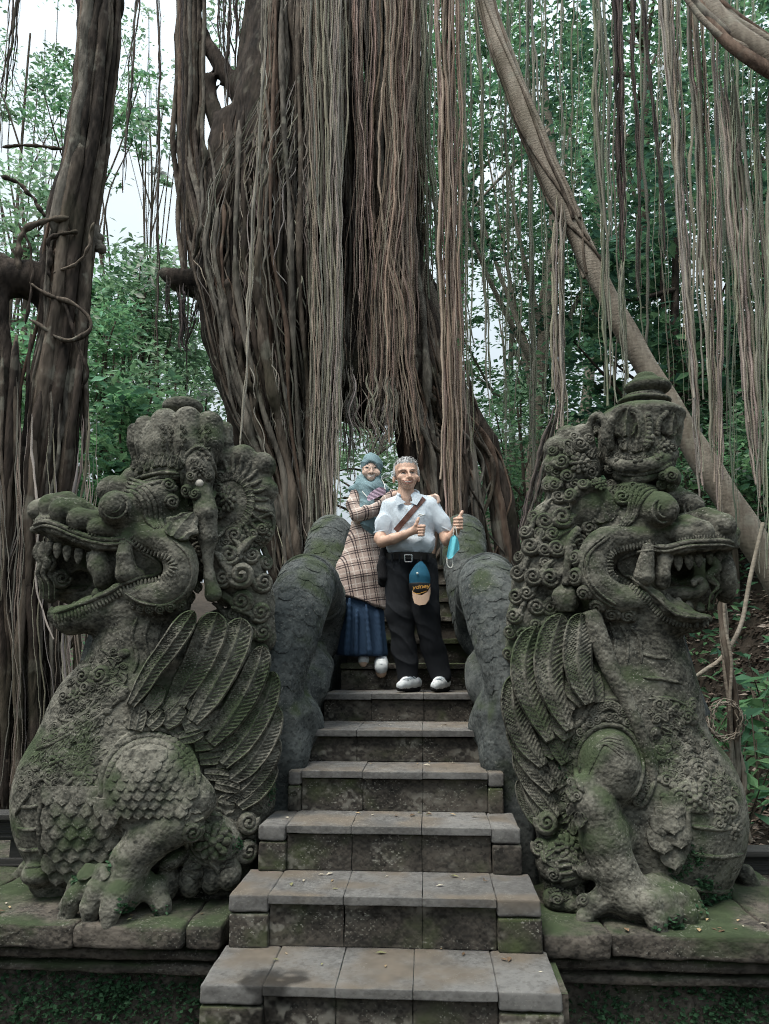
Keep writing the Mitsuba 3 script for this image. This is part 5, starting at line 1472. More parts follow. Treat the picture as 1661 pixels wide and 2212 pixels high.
for i in range(26):                                           # tangled roots across the crotch and above the arch
    x, y = rr.uniform(460, 720), rr.uniform(260, 640)
    a = rr.uniform(-60, 60)
    L = [(x, y), (x + a * 0.5 + 10, y + 40), (x + a, y + 110), (x + a * 1.2, y + 210)]
    trunk_root(L, rr.uniform(0.012, 0.03), 500 + i, n=22, wob=6, lift=0.8)
trunk_root([(640, 60), (650, 160), (640, 260), (600, 310), (578, 330), (577, 480), (572, 700), (560, 900)], 0.055, 603, n=50, wob=2, lift=1.3, mat='pale_bark')
trunk_root([(420, 520), (520, 545), (600, 560), (680, 520), (760, 470), (800, 420)], 0.04, 604, n=40, wob=4, lift=1.2)
for i in range(16):                                          # a web of roots spreading from the arch
    x = 880 + 9 * i
    trunk_root([(x, 800 + rr.uniform(-30, 30)), (x + rr.uniform(0, 40), 900), (x + rr.uniform(10, 90), 1000), (x + rr.uniform(20, 110), 1110), (x + rr.uniform(20, 130), 1230)], rr.uniform(0.012, 0.03), 640 + i, n=30, wob=5, lift=0.8, off=rr.uniform(0, 0.12), knots=0.4)
for i in range(9):
    trunk_root([(850 + 12 * i, 860 + rr.uniform(-10, 10)), (900 + 8 * i, 905 + 6 * i), (960 + 4 * i, 930 + 14 * i), (1000, 1010 + 20 * i)], 0.022, 620 + i, n=24, wob=4, lift=1.2)
tubes = []
for i in range(230):                                          # fine rootlets over the trunk
    u = rr.random()
    y0, ln = rr.uniform(-60, 900), rr.uniform(150, 450)
    ys = np.linspace(y0, min(y0 + ln, 1250), 6)
    xs = [np.interp(y, yk, Lx) * (1 - u) + np.interp(y, yk, Rx) * u + rr.normal(0, 5) for y in ys]
    tubes.append(root_on(C, np.stack([xs, ys], -1), rr.uniform(0.005, 0.010), n=30, seed=700 + i, wob=6, off=rr.uniform(0.05, 0.36), sides=4))
m, c = fibre(tubes, 'grey', 3, 0.4)
put('fine_roots', m, 'root_fibre', ban, color=c, kind='stuff')
tag(f'{ban}__trunk', 'dark knotted core of the banyan')

# --- hanging bundles in front of and beside it: (x top, x bottom, y top, y bottom, width top, width bottom, distance, count)
curtain('wide tan bundle of aerial roots hanging down the middle of the banyan, over the headscarf', [(700, 705, -60, 1150, 62, 40, 8.0, 58), (680, 672, -60, 1130, 34, 26, 8.05, 22), (722, 722, -60, 1120, 20, 26, 7.9, 14)], 'tan', 21, 8)
curtain('reddish bundle of aerial roots fraying above the heads of the couple', [(845, 815, -60, 900, 62, 70, 8.2, 66), (870, 890, -60, 880, 34, 34, 8.3, 28), (800, 785, -60, 880, 20, 40, 8.25, 20), (850, 910, 500, 960, 40, 60, 8.1, 20)], 'red', 22, 8)
curtain('long narrow column of aerial roots ending above the thumb of the raised fist', [(962, 985, -60, 1160, 24, 24, 7.6, 54), (975, 975, -60, 1130, 12, 36, 7.6, 20)], 'red', 23, 8)
curtain('few pale wavy rootlets hanging over the trunk of the banyan', [(583, 520, -60, 1010, 7, 8, 7.7, 3)], 'tan', 24, 2)
curtain('dark aerial roots beside the fork of the banyan, against the sky', [(500, 500, -60, 220, 18, 14, 8.9, 10), (535, 540, -60, 240, 26, 30, 8.9, 12), (470, 468, -60, 160, 14, 12, 8.9, 5)], 'dark', 25, 4)
curtain('short ragged fringe of roots hanging from the top of the arch', [(800, 800, 850, 990, 70, 66, 8.3, 40), (750, 748, 840, 1040, 18, 16, 8.2, 12), (850, 840, 800, 985, 70, 60, 8.15, 40), (770, 770, 780, 970, 40, 50, 8.15, 22)], 'grey', 41, 3)
curtain('ragged dark rootlets hanging from the broken stub of the banyan', [(400, 398, 610, 760, 34, 30, 8.35, 26), (362, 360, 590, 680, 12, 12, 8.3, 9)], 'dark', 43, 3)
curtain('straight dark aerial root beside the gap in the banyan', [(775, 770, -60, 620, 12, 20, 8.8, 14)], 'dark', 26, 3)
curtain('thin greenish rootlets hanging close to the reddish bundle', [(925, 930, -60, 760, 44, 56, 9.0, 26), (1010, 1016, -60, 980, 10, 8, 8.4, 7)], 'green', 27, 3)
curtain('thin pair of aerial roots hanging in the open forest right of the banyan', [(1030, 1060, -60, 900, 20, 20, 9.0, 8), (1085, 1092, -60, 1000, 12, 10, 9.2, 8)], 'green', 28, 3)
curtain('short bundle of aerial roots hanging from the leaning trunk above the carved fan', [(1212, 1212, 420, 930, 12, 24, 7.9, 38)], 'tan', 29, 6)
curtain('grey rootlets between the banyan and the leaning trunk', [(1140, 1150, -60, 1050, 20, 16, 10, 11), (1180, 1186, -60, 900, 14, 10, 9.5, 6)], 'green', 30, 3)
curtain('slack dark vines fanning beside the long mane of the statue', [(1205, 1130, 860, 1150, 8, 30, 7.0, 12)], 'dark', 31, 3)
curtain('dark twisted aerial roots hanging high under the canopy', [(1330, 1340, -60, 560, 18, 16, 7.5, 14), (1375, 1400, -60, 640, 16, 22, 7.5, 12), (1385, 1440, -60, 560, 8, 20, 7.5, 6)], 'dark', 32, 5)
curtain('sparse rootlets crossing the middle of the leaning trunk', [(1280, 1310, -60, 900, 50, 40, 7.4, 9), (1342, 1345, 560, 860, 8, 18, 7.3, 14)], 'green', 33, 3)
curtain('long aerial root column passing in front of the leaning trunk base', [(1435, 1520, -60, 1060, 24, 18, 6.9, 28), (1460, 1500, -60, 760, 40, 30, 6.9, 12)], 'tan', 34, 7)
curtain('long double column of aerial roots reaching to the snout of the dragon', [(1500, 1545, -60, 1000, 22, 22, 6.6, 23), (1545, 1558, -60, 1250, 16, 12, 6.5, 10)], 'tan', 35, 6)
curtain('broad bundle of aerial roots hanging under the thick twisted limb', [(1560, 1640, 90, 1050, 40, 26, 6.3, 25), (1610, 1650, 140, 900, 30, 24, 6.2, 12)], 'tan', 36, 6)
curtain('thin rootlets along the edge under the twisted limb', [(1640, 1655, 160, 1250, 18, 14, 6.1, 12), (1590, 1612, 90, 700, 40, 40, 6.2, 8)], 'green', 37, 3)
curtain('fine dangling rootlets hanging in the sky gap beside the tall trunk', [(300, 262, -60, 420, 6, 10, 9.5, 4), (345, 340, -60, 980, 14, 30, 9.5, 5), (388, 400, -60, 900, 10, 16, 8.6, 6)], 'dark', 38, 2)
curtain('knotted dark vine dangling in front of the sky', [(40, 15, -60, 220, 8, 14, 6.8, 4), (30, 2, -60, 330, 8, 12, 6.8, 3)], 'dark', 39, 2)
for k, (x0, x1, y1, w, Y, n) in enumerate(((1060, 1062, 760, 60, 10.5, 9), (1120, 1125, 900, 50, 8.8, 9), (1240, 1250, 820, 60, 9.0, 9), (1200, 1205, 620, 50, 10.0, 9), (1395, 1410, 980, 60, 8.2, 10), (1480, 1500, 880, 60, 8.6, 10), (1560, 1575, 1180, 60, 7.4, 10), (1620, 1635, 980, 60, 8.0, 10), (980, 990, 640, 60, 10.5, 9), (1300, 1318, 1000, 40, 8.8, 7))):
    curtain(('sparse pale rootlets hanging far behind the long narrow column', 'sparse rootlets hanging left of the upper leaning trunk', 'sparse rootlets falling behind the bend of the leaning trunk', 'faint high rootlets above the short bundle', 'sparse long rootlets left of the root column at the leaning base', 'thin rootlets spread between the two tan columns', 'thin straggling rootlets reaching down toward the coiled hoop',
             'thin straggling rootlets behind the broad bundle', 'faint rootlets behind the top of the long narrow column', 'few thin rootlets ending behind the crown knob')[k], [(x0, x1, -60, y1, w, w * 0.9, Y, max(4, int(n * 0.6)), 'fine')], 'green', 50 + k, 1)

# --- second banyan to the west
wb = thing('strangler_tree', 'tall leaning tree wrapped in clasping roots beside the pale sky gap', 'tree')
C = Trunk(wb, 7.6)
S = Sculpt(*bounds_of(C, -160, 320, -240, 1900, -0.7, 0.8), 0.04)
for L in ([(222, -230, 0, 46), (215, 0, 0, 45), (208, 150, 0, 42), (186, 330, 0, 44), (160, 450, 0, 50), (142, 560, 0, 50), (140, 680, 0, 46), (120, 850, 0, 52), (95, 1050, 0, 62), (75, 1300, 0, 70), (60, 1600, 0, 80), (55, 1880, 0, 90)],
          [(-60, 640, -0.3, 46), (0, 600, -0.3, 40), (70, 605, -0.2, 36), (130, 650, -0.1, 34), (150, 720, 0, 30)],
          [(-10, 560, -0.35, 20), (0, 800, -0.35, 26), (5, 1100, -0.35, 28), (10, 1500, -0.35, 30), (10, 1800, -0.3, 34)]):
    C.cap(S, L, 0.08)
m = S.mesh(0.04, 3.0, 9, 1)
C.settle(m)
put('trunk', m, 'dark_bark', wb)
yk = [-60, 0, 150, 330, 450, 560, 700, 850, 1050, 1300, 1600, 1850]
Lx = [172, 170, 165, 145, 112, 98, 92, 60, 30, 0, -20, -40]
Rx = [265, 265, 250, 228, 212, 196, 188, 180, 165, 150, 150, 150]
for i in range(58):
    u = (i + rr.random()) / 58
    y0, y1 = rr.choice([-60, -60, 300, 480, 600]) + rr.uniform(-30, 60), rr.choice([560, 1000, 1700, 1850]) + rr.uniform(-60, 0)
    ys = np.linspace(y0, y1, 8)
    us = np.linspace(u, np.clip(u + rr.normal(0, 0.12), -0.1, 1.15), 8) + rr.normal(0, 0.03, 8)
    xs = [np.interp(y, yk, Lx) * (1 - a) + np.interp(y, yk, Rx) * a for y, a in zip(ys, us)]
    t = root_on(C, np.stack([xs, ys], -1), rr.choice([0.018, 0.028, 0.042, 0.06], p=[0.3, 0.3, 0.25, 0.15]), n=50, seed=900 + i, wob=4, lift=0.6, off=rr.choice([0.0, 0.04, 0.09]), smoothing=16)
    put('clasping_root', t, ('bark', 'dark_bark', 'grey_bark', 'red_bark', 'bark')[i % 5], wb)
for k, (L, r) in enumerate((([(150, 470), (90, 480), (50, 505), (36, 560), (40, 600)], 0.045), ([(170, 500), (120, 510), (105, 530), (105, 600)], 0.03), ([(60, 610), (110, 640), (160, 655), (195, 690), (190, 720), (140, 735), (60, 690)], 0.03), ([(130, 640), (175, 760), (190, 820), (150, 900)], 0.022),
                            ([(0, 318), (60, 314), (140, 322)], 0.03), ([(0, 380), (50, 405), (105, 470)], 0.035), ([(200, 480), (180, 560), (110, 590)], 0.02), ([(40, 480), (70, 580), (60, 700)], 0.02))):
    put('looping_root', root_on(C, L, r * 0.72, n=40, seed=1000 + k, wob=3.5, knots=0.5, free=True, fall=-0.38 if k not in (4, 5) else 1.5), 'dark_bark' if k % 2 else 'bark', wb)
for i in range(26):                                           # splayed prop roots at its foot
    x = rr.uniform(-30, 150)
    L = [(x + rr.uniform(-10, 40), rr.uniform(700, 1000)), (x, 1150), (x + rr.uniform(-30, 20), 1400), (x + rr.uniform(-50, 50), 1750)]
    put('prop_root', root_on(C, L, rr.choice([0.016, 0.025, 0.04]), n=30, seed=1100 + i, wob=6, free=True, fall=rr.uniform(-0.9, -0.1)), ('bark', 'grey_bark', 'dark_bark', 'dark_bark')[i % 4], wb)
curtain('tangle of thin grey rootlets at the foot of the leaning tree', [(120, 60, 860, 1750, 110, 130, 6.9, 22), (20, 10, 800, 1700, 50, 60, 6.8, 10)], 'grey', 40, 4)

# --- trunk that leans across to the east, with roots wound round it
lt = thing('leaning_tree', 'smooth pale tree trunk leaning across the forest behind the knob crowned statue', 'tree')
q = spline([(1035, -80, 8.6, 17), (1060, 40, 8.5, 18), (1112, 190, 8.3, 20), (1175, 350, 8.1, 22), (1230, 470, 8.0, 23), (1290, 600, 7.9, 22), (1390, 785, 7.8, 25), (1490, 950, 7.7, 28), (1590, 1110, 7.6, 31), (1690, 1270, 7.5, 34), (1790, 1430, 7.5, 38)], 60)
p = V(q[:, 0], q[:, 1], q[:, 2])
r = q[:, 3] * mpp(q[:, 1], q[:, 2]) * (1 + 0.05 * np.sin(np.arange(60) * 1.1))
put('trunk', tube(p, r, 16, 3, 0.04), 'pale_bark', lt)
t = unit(np.gradient(p, axis=0))
for k in range(13):
    a0, tw = k * 0.9, rr.uniform(0.6, 1.6) * (1 if k % 3 else -1)
    i0, i1 = (0, rr.integers(20, 26)) if k < 9 else (18, 26)
    idx = np.arange(i0, i1)
    e = unit(np.cross(t[idx], [0, 0, 1]))
    f = np.cross(t[idx], e)
    ph = a0 + tw * np.linspace(0, 2.2, len(idx))
    pp = p[idx] + (np.cos(ph)[:, None] * e + np.sin(ph)[:, None] * f) * (r[idx] * 1.05)[:, None]
    put('winding_root', tube(spline(pp, 60), rr.uniform(0.014, 0.03), 6), 'bark' if k % 2 else 'pale_bark', lt)

lb = thing('twisted_limb', 'thick pale limb of several twisted stems slanting down at the top corner', 'limb')
for k in range(10):
    q = spline([(1440, -120, 6.2), (1500, -30, 6.1), (1570, 50, 6.0), (1650, 110, 5.9), (1760, 190, 5.8), (1850, 260, 5.7)], 40)
    a = k * 0.7 + np.linspace(0, 2.6 + 0.3 * (k % 3), 40)
    R = (26 + 5 * (k % 3)) if k else 0
    p = V(q[:, 0] + R * 0.6 * np.cos(a), q[:, 1] + R * 1.05 * np.sin(a) + 4, q[:, 2] + 0.07 * np.cos(a * 1.0 + 1))
    put('stem', tube(p, ((0.035, 0.052, 0.028)[k % 3] if k else 0.085) * (1 + 0.1 * np.sin(np.linspace(0, 11, 40) + k)), 10), ('pale_bark', 'red_bark', 'pale_bark', 'grey_bark')[k % 4], lb)

# --- hoop of vines and the vine column by the east statue
vc_ = thing('vine_column', 'knotted column of vines with a coiled hoop, between the east statue and the hillside', 'vine')
labels[vc_]['label'] = 'knotted column of vines with a coiled hoop on the bank beside the statue'
for k in range(9):
    q = spline([(1555 + rr.uniform(-6, 6), 1180), (1560 + rr.uniform(-8, 8), 1330), (1572 + rr.uniform(-8, 8), 1450), (1585 + rr.uniform(-10, 14), 1560), (1598 + rr.uniform(-14, 16), 1680), (1600 + rr.uniform(-20, 26), 1820)], 36)
    put('vine_stem', tube(V(q[:, 0] + 2 * np.sin(np.arange(36) * 0.7 + k), q[:, 1], 5.6 + rr.uniform(-0.05, 0.05)), rr.uniform(0.01, 0.024), 6), ('bark', 'pale_bark')[k % 2], vc_)
for k in range(8):
    a = np.linspace(0, 2 * np.pi, 40) + k
    cx, cy = 1568 + rr.uniform(-3, 3), 1556 + rr.uniform(-3, 3)
    p = V(cx + (34 + rr.uniform(-7, 7) + 4 * np.sin(2 * a + k)) * np.cos(a), cy + (42 + rr.uniform(-6, 6)) * np.sin(a), 5.5 + 0.03 * np.sin(a * 2 + k))
    put('vine_hoop', tube(p + rr.normal(0, 0.006, p.shape), 0.0045, 5, cap=False), 'pale_bark', vc_)
vn = thing('slack_vine', 'smooth pale vine looping down beside the open jaws', 'vine')
q = spline([(1648, 1130, 6.0), (1620, 1250, 5.9), (1600, 1350, 5.8), (1560, 1420, 5.7), (1520, 1450, 5.7), (1480, 1480, 5.8)], 50)
put('vine_stem', tube(V(q[:, 0], q[:, 1], q[:, 2]), 0.017, 7), 'pale_bark', vn)

# ------------------------------------------------------------------ foliage
def leaves(centres, size, cols, seed, droop=0.5, aspect=0.42, flat=0.6, tone=1.0):
    """leaf blades (two folded triangles) at the centres; one tone per leaf"""
    rr = rnd(seed)
    n = len(centres)
    a = rr.uniform(0, 2 * np.pi, n)
    d = np.stack([np.cos(a), np.sin(a), -droop * rr.uniform(-0.3, 1.4, n)], -1)
    d = unit(d)
    up = unit(rr.normal(0, flat, (n, 3)) + [0, 0, 1])
    w = unit(np.cross(d, up))
    nn = np.cross(w, d)
    s = size * rr.uniform(0.5, 1.4, n)[:, None]
    b, tip = centres - d * s * 0.5, centres + d * s * 0.5
    m = centres - d * s * 0.05
    v = np.stack([b, m + w * s * aspect * 0.5 + nn * s * 0.08, tip, m - w * s * aspect * 0.5 + nn * s * 0.08], 1).reshape(-1, 3)
    k = np.arange(n)[:, None] * 4
    f = np.vstack([k + [0, 1, 2], k + [0, 2, 3]])
    c = np.array(cols, float)
    pick = c[rr.integers(0, len(c), n)] * rr.uniform(0.7, 1.3, (n, 1))
    pick = pick * np.broadcast_to(tone, (n,))[:, None]
    return (v, f), np.clip(np.repeat(pick, 4, 0), 0, 0.5)

GREEN = {'dark': [(0.068, 0.15, 0.085), (0.06, 0.13, 0.095), (0.09, 0.17, 0.09)], 'mid': [(0.125, 0.265, 0.13), (0.11, 0.23, 0.14), (0.16, 0.29, 0.145)],
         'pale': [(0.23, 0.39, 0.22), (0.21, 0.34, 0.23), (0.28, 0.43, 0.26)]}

def clumps(c, rad, n_cl, per, cl_r, seed, hollow=0.35):
    rr = rnd(seed)
    d = unit(rr.normal(0, 1, (n_cl, 3)))
    cc = np.asarray(c) + d * np.asarray(rad) * (hollow + (1 - hollow) * rr.random((n_cl, 1)) ** 0.6)
    s = rr.uniform(0.5, 1.3, (n_cl, 1, 1))
    pts = cc[:, None] + rr.normal(0, 0.5, (n_cl, per, 3)) * cl_r * s * np.array([1, 1, 0.5])
    tone = np.repeat(np.exp(rr.normal(0, 0.32, n_cl)), per)
    return cc, pts.reshape(-1, 3), tone

def tree(label, base, crown_px, Y, rx, rz, n, size, tone, seed, trunk_r=0.09, cl=0.55, mat='bark', name='forest_tree', group='trees of the forest behind the banyan'):
    key = thing(name, label, 'tree', group)
    rr = rnd(seed)
    c = V(*crown_px, Y)
    b = V(base, 1200, Y)
    b = np.array([b[0], Y, ground_z(b[0], Y) - 0.1])
    per = 56
    cc, pts, tone_ = clumps(c, (rx, min(rx, 2.2), rz), max(4, int(n * 0.72) // per), per, cl, seed)
    top = c + [0, 0, rz * 0.5]
    path = spline([b, b * 0.6 + c * 0.4 + [rr.uniform(-0.3, 0.3), 0, 0], c * 0.9 + b * 0.1 + [rr.uniform(-0.2, 0.2), 0, 0], top], 18)
    put('trunk', tube(path, np.linspace(trunk_r, trunk_r * 0.35, 18), 8), mat, key)
    for i in range(min(9, len(cc))):
        s = path[rr.integers(7, 16)]
        e = cc[i]
        put('branch', tube(spline([s, (s + e) / 2 + rr.normal(0, 0.12, 3), e], 8), np.linspace(trunk_r * 0.4, 0.012, 8), 5), mat, key)
    m, col = leaves(pts, size, GREEN[tone], seed, tone=tone_)
    put('crown', m, 'leaf', key, color=col, smooth=False)
    return key

tree('tall tree with dark crown high beside the banyan', 1120, (1180, 330), 13, 2.4, 3.4, 9000, 0.15, 'dark', 1, 0.16, mat='pale_bark')
tree('tall mid green tree whose crown fills the top behind the twisted roots', 1420, (1400, 150), 16, 3.6, 3.6, 11000, 0.17, 'mid', 2, 0.18)
tree('broad leaved tree with glossy dark leaves behind the leaning trunk', 1480, (1470, 640), 11, 2.0, 2.2, 5200, 0.21, 'dark', 3, 0.12, 0.5, mat='dark_bark')
tree('dark tree low behind the leaning trunk', 1330, (1310, 790), 13, 2.0, 1.9, 6500, 0.15, 'dark', 4, 0.1)
tree('tree filling the corner under the twisted limb', 1640, (1640, 420), 14, 2.6, 3.6, 9000, 0.16, 'dark', 5, 0.15)
tree('mid green tree standing far back between hanging roots', 1100, (1110, 760), 17, 2.6, 2.6, 8000, 0.16, 'mid', 6, 0.12, mat='pale_bark')
tree('pale trunked tree behind the carved fan', 1160, (1200, 980), 15, 2.2, 1.6, 6000, 0.15, 'mid', 7, 0.13, mat='pale_bark')
tree('leafy young tree on the bank behind the crown knob', 1500, (1520, 930), 12, 1.9, 1.2, 5200, 0.16, 'mid', 8, 0.08)
tree('dark tree by the edge above the bank', 1660, (1650, 820), 11, 1.4, 2.0, 5000, 0.16, 'dark', 9, 0.1)
tree('mid green tree seen through the gaps of the banyan', 900, (880, 300), 15, 2.3, 4.2, 8000, 0.16, 'mid', 10, 0.14)
tree('pale leaved tree seen through the arch of the banyan', 800, (800, 1010), 14, 1.5, 1.3, 4200, 0.14, 'pale', 11, 0.08)
tree('pale sapling beside the sky gap', 250, (250, 640), 12, 0.9, 1.0, 1900, 0.16, 'mid', 12, 0.06)
tree('light green tree below the sky gap', 330, (320, 770), 13, 1.5, 1.0, 4200, 0.15, 'pale', 13, 0.08)
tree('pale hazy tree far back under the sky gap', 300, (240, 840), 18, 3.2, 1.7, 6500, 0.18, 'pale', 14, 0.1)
tree('thin tree with airy crown left of the tall trunk', 60, (40, 470), 13, 1.2, 1.1, 2600, 0.16, 'pale', 15, 0.07)
tree('bushy tree behind the roots at the edge', 30, (40, 860), 10.5, 1.3, 1.5, 4600, 0.15, 'mid', 16, 0.08)
tree('airy tree with sparse twigs against the sky', 300, (200, 260), 15, 1.9, 1.5, 1500, 0.15, 'mid', 17, 0.06, 0.4)
tree('sparse high crown between the two trunks', 330, (320, 330), 16, 0.9, 1.3, 700, 0.16, 'pale', 18, 0.05, 0.35)
tree('broad leaved shrubby tree right behind the domed crown', 230, (260, 960), 8.8, 0.9, 0.75, 1900, 0.17, 'mid', 19, 0.05, 0.4)
tree('leafy tree behind the foot of the strangler tree', 150, (170, 1150), 9.5, 1.2, 1.0, 3000, 0.15, 'mid', 20, 0.05)
tree('tall far tree high above the leaning trunk', 1250, (1290, 420), 22, 3.4, 4.4, 8000, 0.22, 'mid', 21, 0.2, 0.8, mat='pale_bark')
tree('far tree high at the edge behind the twisted limb', 1600, (1600, 120), 24, 4.2, 4.2, 8000, 0.24, 'dark', 22, 0.2, 0.8)
tree('far tree above the reddish bundle', 960, (1000, 120), 21, 2.6, 4.0, 6500, 0.22, 'mid', 23, 0.2, 0.8)
tree('far bright tree low behind the hanging roots', 1100, (1120, 1060), 19, 3.4, 1.4, 6000, 0.19, 'pale', 24, 0.1)
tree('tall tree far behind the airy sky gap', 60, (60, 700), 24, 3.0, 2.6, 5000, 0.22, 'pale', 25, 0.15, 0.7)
tree('small tree on the slope above the snout', 1580, (1590, 1040), 10, 1.2, 0.8, 3400, 0.13, 'mid', 26, 0.05)

tree('lush bright tree between the strangler tree and the banyan', 330, (330, 640), 11.5, 0.75, 1.3, 2600, 0.13, 'pale', 31, 0.05, 0.45)
tree('bright bush of fine leaves behind the crown ribs', 390, (375, 900), 9.6, 0.8, 0.9, 3000, 0.10, 'pale', 32, 0.04, 0.4)
tree('lush low tree between the roots and the ribbed crown', 215, (225, 800), 10.2, 0.7, 1.1, 2800, 0.11, 'mid', 33, 0.05, 0.4)
tree('pale green tree filling the gap left of the banyan', 270, (280, 1010), 10.8, 1.3, 1.2, 4200, 0.12, 'pale', 34, 0.05, 0.5)
tree('bright young tree behind the snout of the ribbed crown statue', 60, (30, 980), 9.5, 0.9, 1.2, 2600, 0.12, 'pale', 35, 0.04, 0.45)
tree('hazy pale tree high beside the tall trunk', 20, (60, 130), 20, 2.6, 1.8, 1500, 0.2, 'pale', 36, 0.08, 0.6)
tree('bright fine leaved tree between the long mane and the banyan', 1120, (1120, 960), 11.5, 1.1, 1.2, 3600, 0.10, 'pale', 37, 0.05, 0.45)
tree('bright leafy tree behind the slope and the leaning base', 1480, (1510, 1010), 10.5, 1.3, 0.9, 3400, 0.11, 'pale', 38, 0.05, 0.45)
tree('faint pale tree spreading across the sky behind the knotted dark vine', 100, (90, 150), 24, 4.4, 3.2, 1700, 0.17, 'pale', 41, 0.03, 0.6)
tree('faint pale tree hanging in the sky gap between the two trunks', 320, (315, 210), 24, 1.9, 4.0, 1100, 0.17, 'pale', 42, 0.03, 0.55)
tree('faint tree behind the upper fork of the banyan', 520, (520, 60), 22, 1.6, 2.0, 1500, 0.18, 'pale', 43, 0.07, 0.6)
# low plants on the banks and litter
rr = rnd(77)
n = 26000
x, y = rr.uniform(-9, 12, n), rr.uniform(6.2, 17, n)
keep = (meshkit.fbm(np.stack([x * 0.7, y * 0.7, 0 * x], -1), 3) > 0.40) & ((np.abs(x) > 1.3) | (y > 9.5))
x, y = x[keep], y[keep]
pts = np.stack([x, y, ground_z(x, y) + rr.gamma(2.0, 0.16, len(x))], -1)
m, c = leaves(pts, 0.14, GREEN['mid'] + GREEN['dark'], 78)
put('undergrowth', m, 'leaf', color=c, smooth=False, label='low leafy undergrowth covering the banks', kind='stuff')
n = 15000
x, y = rr.uniform(2.0, 9, n), rr.uniform(4.2, 12, n)
pts = np.stack([x, y, ground_z(x, y) + rr.uniform(0.0, 0.06, n)], -1)
m, c = leaves(pts, 0.10, [(0.11, 0.08, 0.065), (0.18, 0.14, 0.115), (0.08, 0.065, 0.055), (0.28, 0.235, 0.20)], 79, droop=0.1, flat=0.4)
put('fallen_leaves', m, 'leaf_litter', color=c, smooth=False, label='brown fallen leaves covering the hillside', kind='stuff')
# broad leaved plants close by on the bank
for k, (px, py, Y, nl, sz) in enumerate(((1640, 1660, 5.9, 26, 0.26), (1600, 1600, 6.1, 22, 0.22), (1655, 1560, 6.3, 24, 0.24), (1530, 1560, 6.0, 14, 0.18), (1650, 1480, 6.6, 26, 0.2), (1615, 1740, 5.7, 18, 0.2))):
    key = thing('broadleaf_plant', ('broad leaved plant with long pale green blades beside the vine hoop', 'dark leafy plant behind the vine hoop', 'leafy plant on the slope at the edge', 'small plant tucked behind the breast of the statue', 'bushy plant on the upper slope', 'low broad leaved plant above the ribbed rail')[k], 'plant', 'plants on the bank beside the statue')
    b = V(px, py + 60, Y)
    pts = V(px, py, Y) + rnd(90 + k).normal(0, 1, (nl, 3)) * [0.16, 0.12, 0.13]
    m, c = leaves(pts, sz, GREEN['mid'], 91 + k, aspect=0.36)
    put('blade', m, 'leaf', key, color=c, smooth=False, kind='stuff')
    for i in range(0, nl, 3):
        put('stem', tube(spline([b, (b + pts[i]) / 2 + [0, 0, 0.02], pts[i]], 6), 0.005, 4), 'bark', key)
# the forest goes on behind the camera and to both sides
for k, (x, y, z, R, H) in enumerate(((-8, -6, 4, 3.0, 3.6), (0, -11, 4.5, 3.4, 4.0), (8, -6, 4, 3.0, 3.6), (-9.5, 2, 5, 2.8, 4.5), (9.5, 2, 5, 2.8, 4.5))):
    key = thing('forest_tree', f"tree of the clearing outside the frame, {('south west', 'south', 'south east', 'west', 'east', 'far south west', 'far south east')[k]} of the stairs", 'tree', 'trees of the forest round the clearing')
    cc, pts, _t = clumps((x, y, z), (R, R, H), 60, 40, 0.9, 200 + k, 0.2)
    put('trunk', tube(np.array([[x, y, -0.1], [x + 0.2, y, 3], [x, y, 7]]), [0.2, 0.15, 0.08], 8), 'bark', key)
    m, c = leaves(pts, 0.5, GREEN['mid'], 210 + k)
    put('crown', m, 'leaf', key, color=c, smooth=False)

# small growth on the stonework: ferns and moss tufts, a few fallen leaves, thin roots down the plinths
rr = rnd(300)
pts = []
for side, lo, hi in ((-1, -2.6, -0.9), (1, 0.72, 2.6)):
    for k in range(60):
        a, z = rr.uniform(lo, hi), rr.uniform(-0.05, 0.17)
        n = rr.integers(20, 80)
        c = SW(a, 4.055, z)
        pts.append(c + rr.normal(0, 1, (n, 3)) * [0.07, 0.012, 0.055])
for C_, spots in ((WEST, ((430, 2760), (700, 2960), (820, 2990), (1000, 2990), (1350, 2600), (1200, 2560), (560, 2700), (1450, 2100), (1480, 2300))), (EAST, ((1250, 2800), (1150, 2870), (1330, 3050), (1150, 3200), (1000, 3250), (1420, 3050), (860, 3240), (500, 2300), (1300, 2950)))):
    for x, y in spots:
        p, nn = C_.hit(x + rr.normal(0, 30, 90), y + rr.normal(0, 26, 90), 0.2, 0)
        pts.append(p + nn * 0.006 + rr.normal(0, 0.004, p.shape))
m, c = leaves(np.vstack(pts), 0.026, [(0.07, 0.15, 0.08), (0.09, 0.18, 0.10), (0.05, 0.11, 0.06)], 301, aspect=0.7)
put('moss_ferns', m, 'leaf', color=c, smooth=False, label='tiny ferns and moss tufts growing on the plinths and statues', kind='stuff')
pts = []
for a, b, z in [(-0.52, 3.98, STEP_H[2]), (-0.33, 4.05, STEP_H[2]), (-0.30, 3.92, STEP_H[2]), (0.2, 4.0, STEP_H[2]), (0.42, 4.12, STEP_H[2]), (0.2, 3.86, STEP_H[1]), (0.3, 3.80, STEP_H[1]), (0.5, 3.75, STEP_H[1]), (-0.5, 3.76, STEP_H[1]), (-0.36, 4.6, STEP_H[3]), (0.1, 4.55, STEP_H[3]), (0.62, 3.62, STEP_H[1]), (-0.62, 4.38, STEP_H[3]), (0.3, 4.9, STEP_H[4])]:
    pts.append(SW(a, b, z + 0.004))
for k in range(30):
    n_ = int(rr.integers(1, 6))
    pts.append(SW(rr.uniform(-0.62 + 0.07 * n_, 0.62 - 0.07 * n_), STEP_Y[n_] + rr.uniform(0.2, 0.36), STEP_H[n_] + 0.005))
for k in range(26):
    s_ = rr.choice([-1, 1])
    pts.append(SW(s_ * rr.uniform(0.95, 2.4), rr.uniform(3.95, 4.2), 0.448))
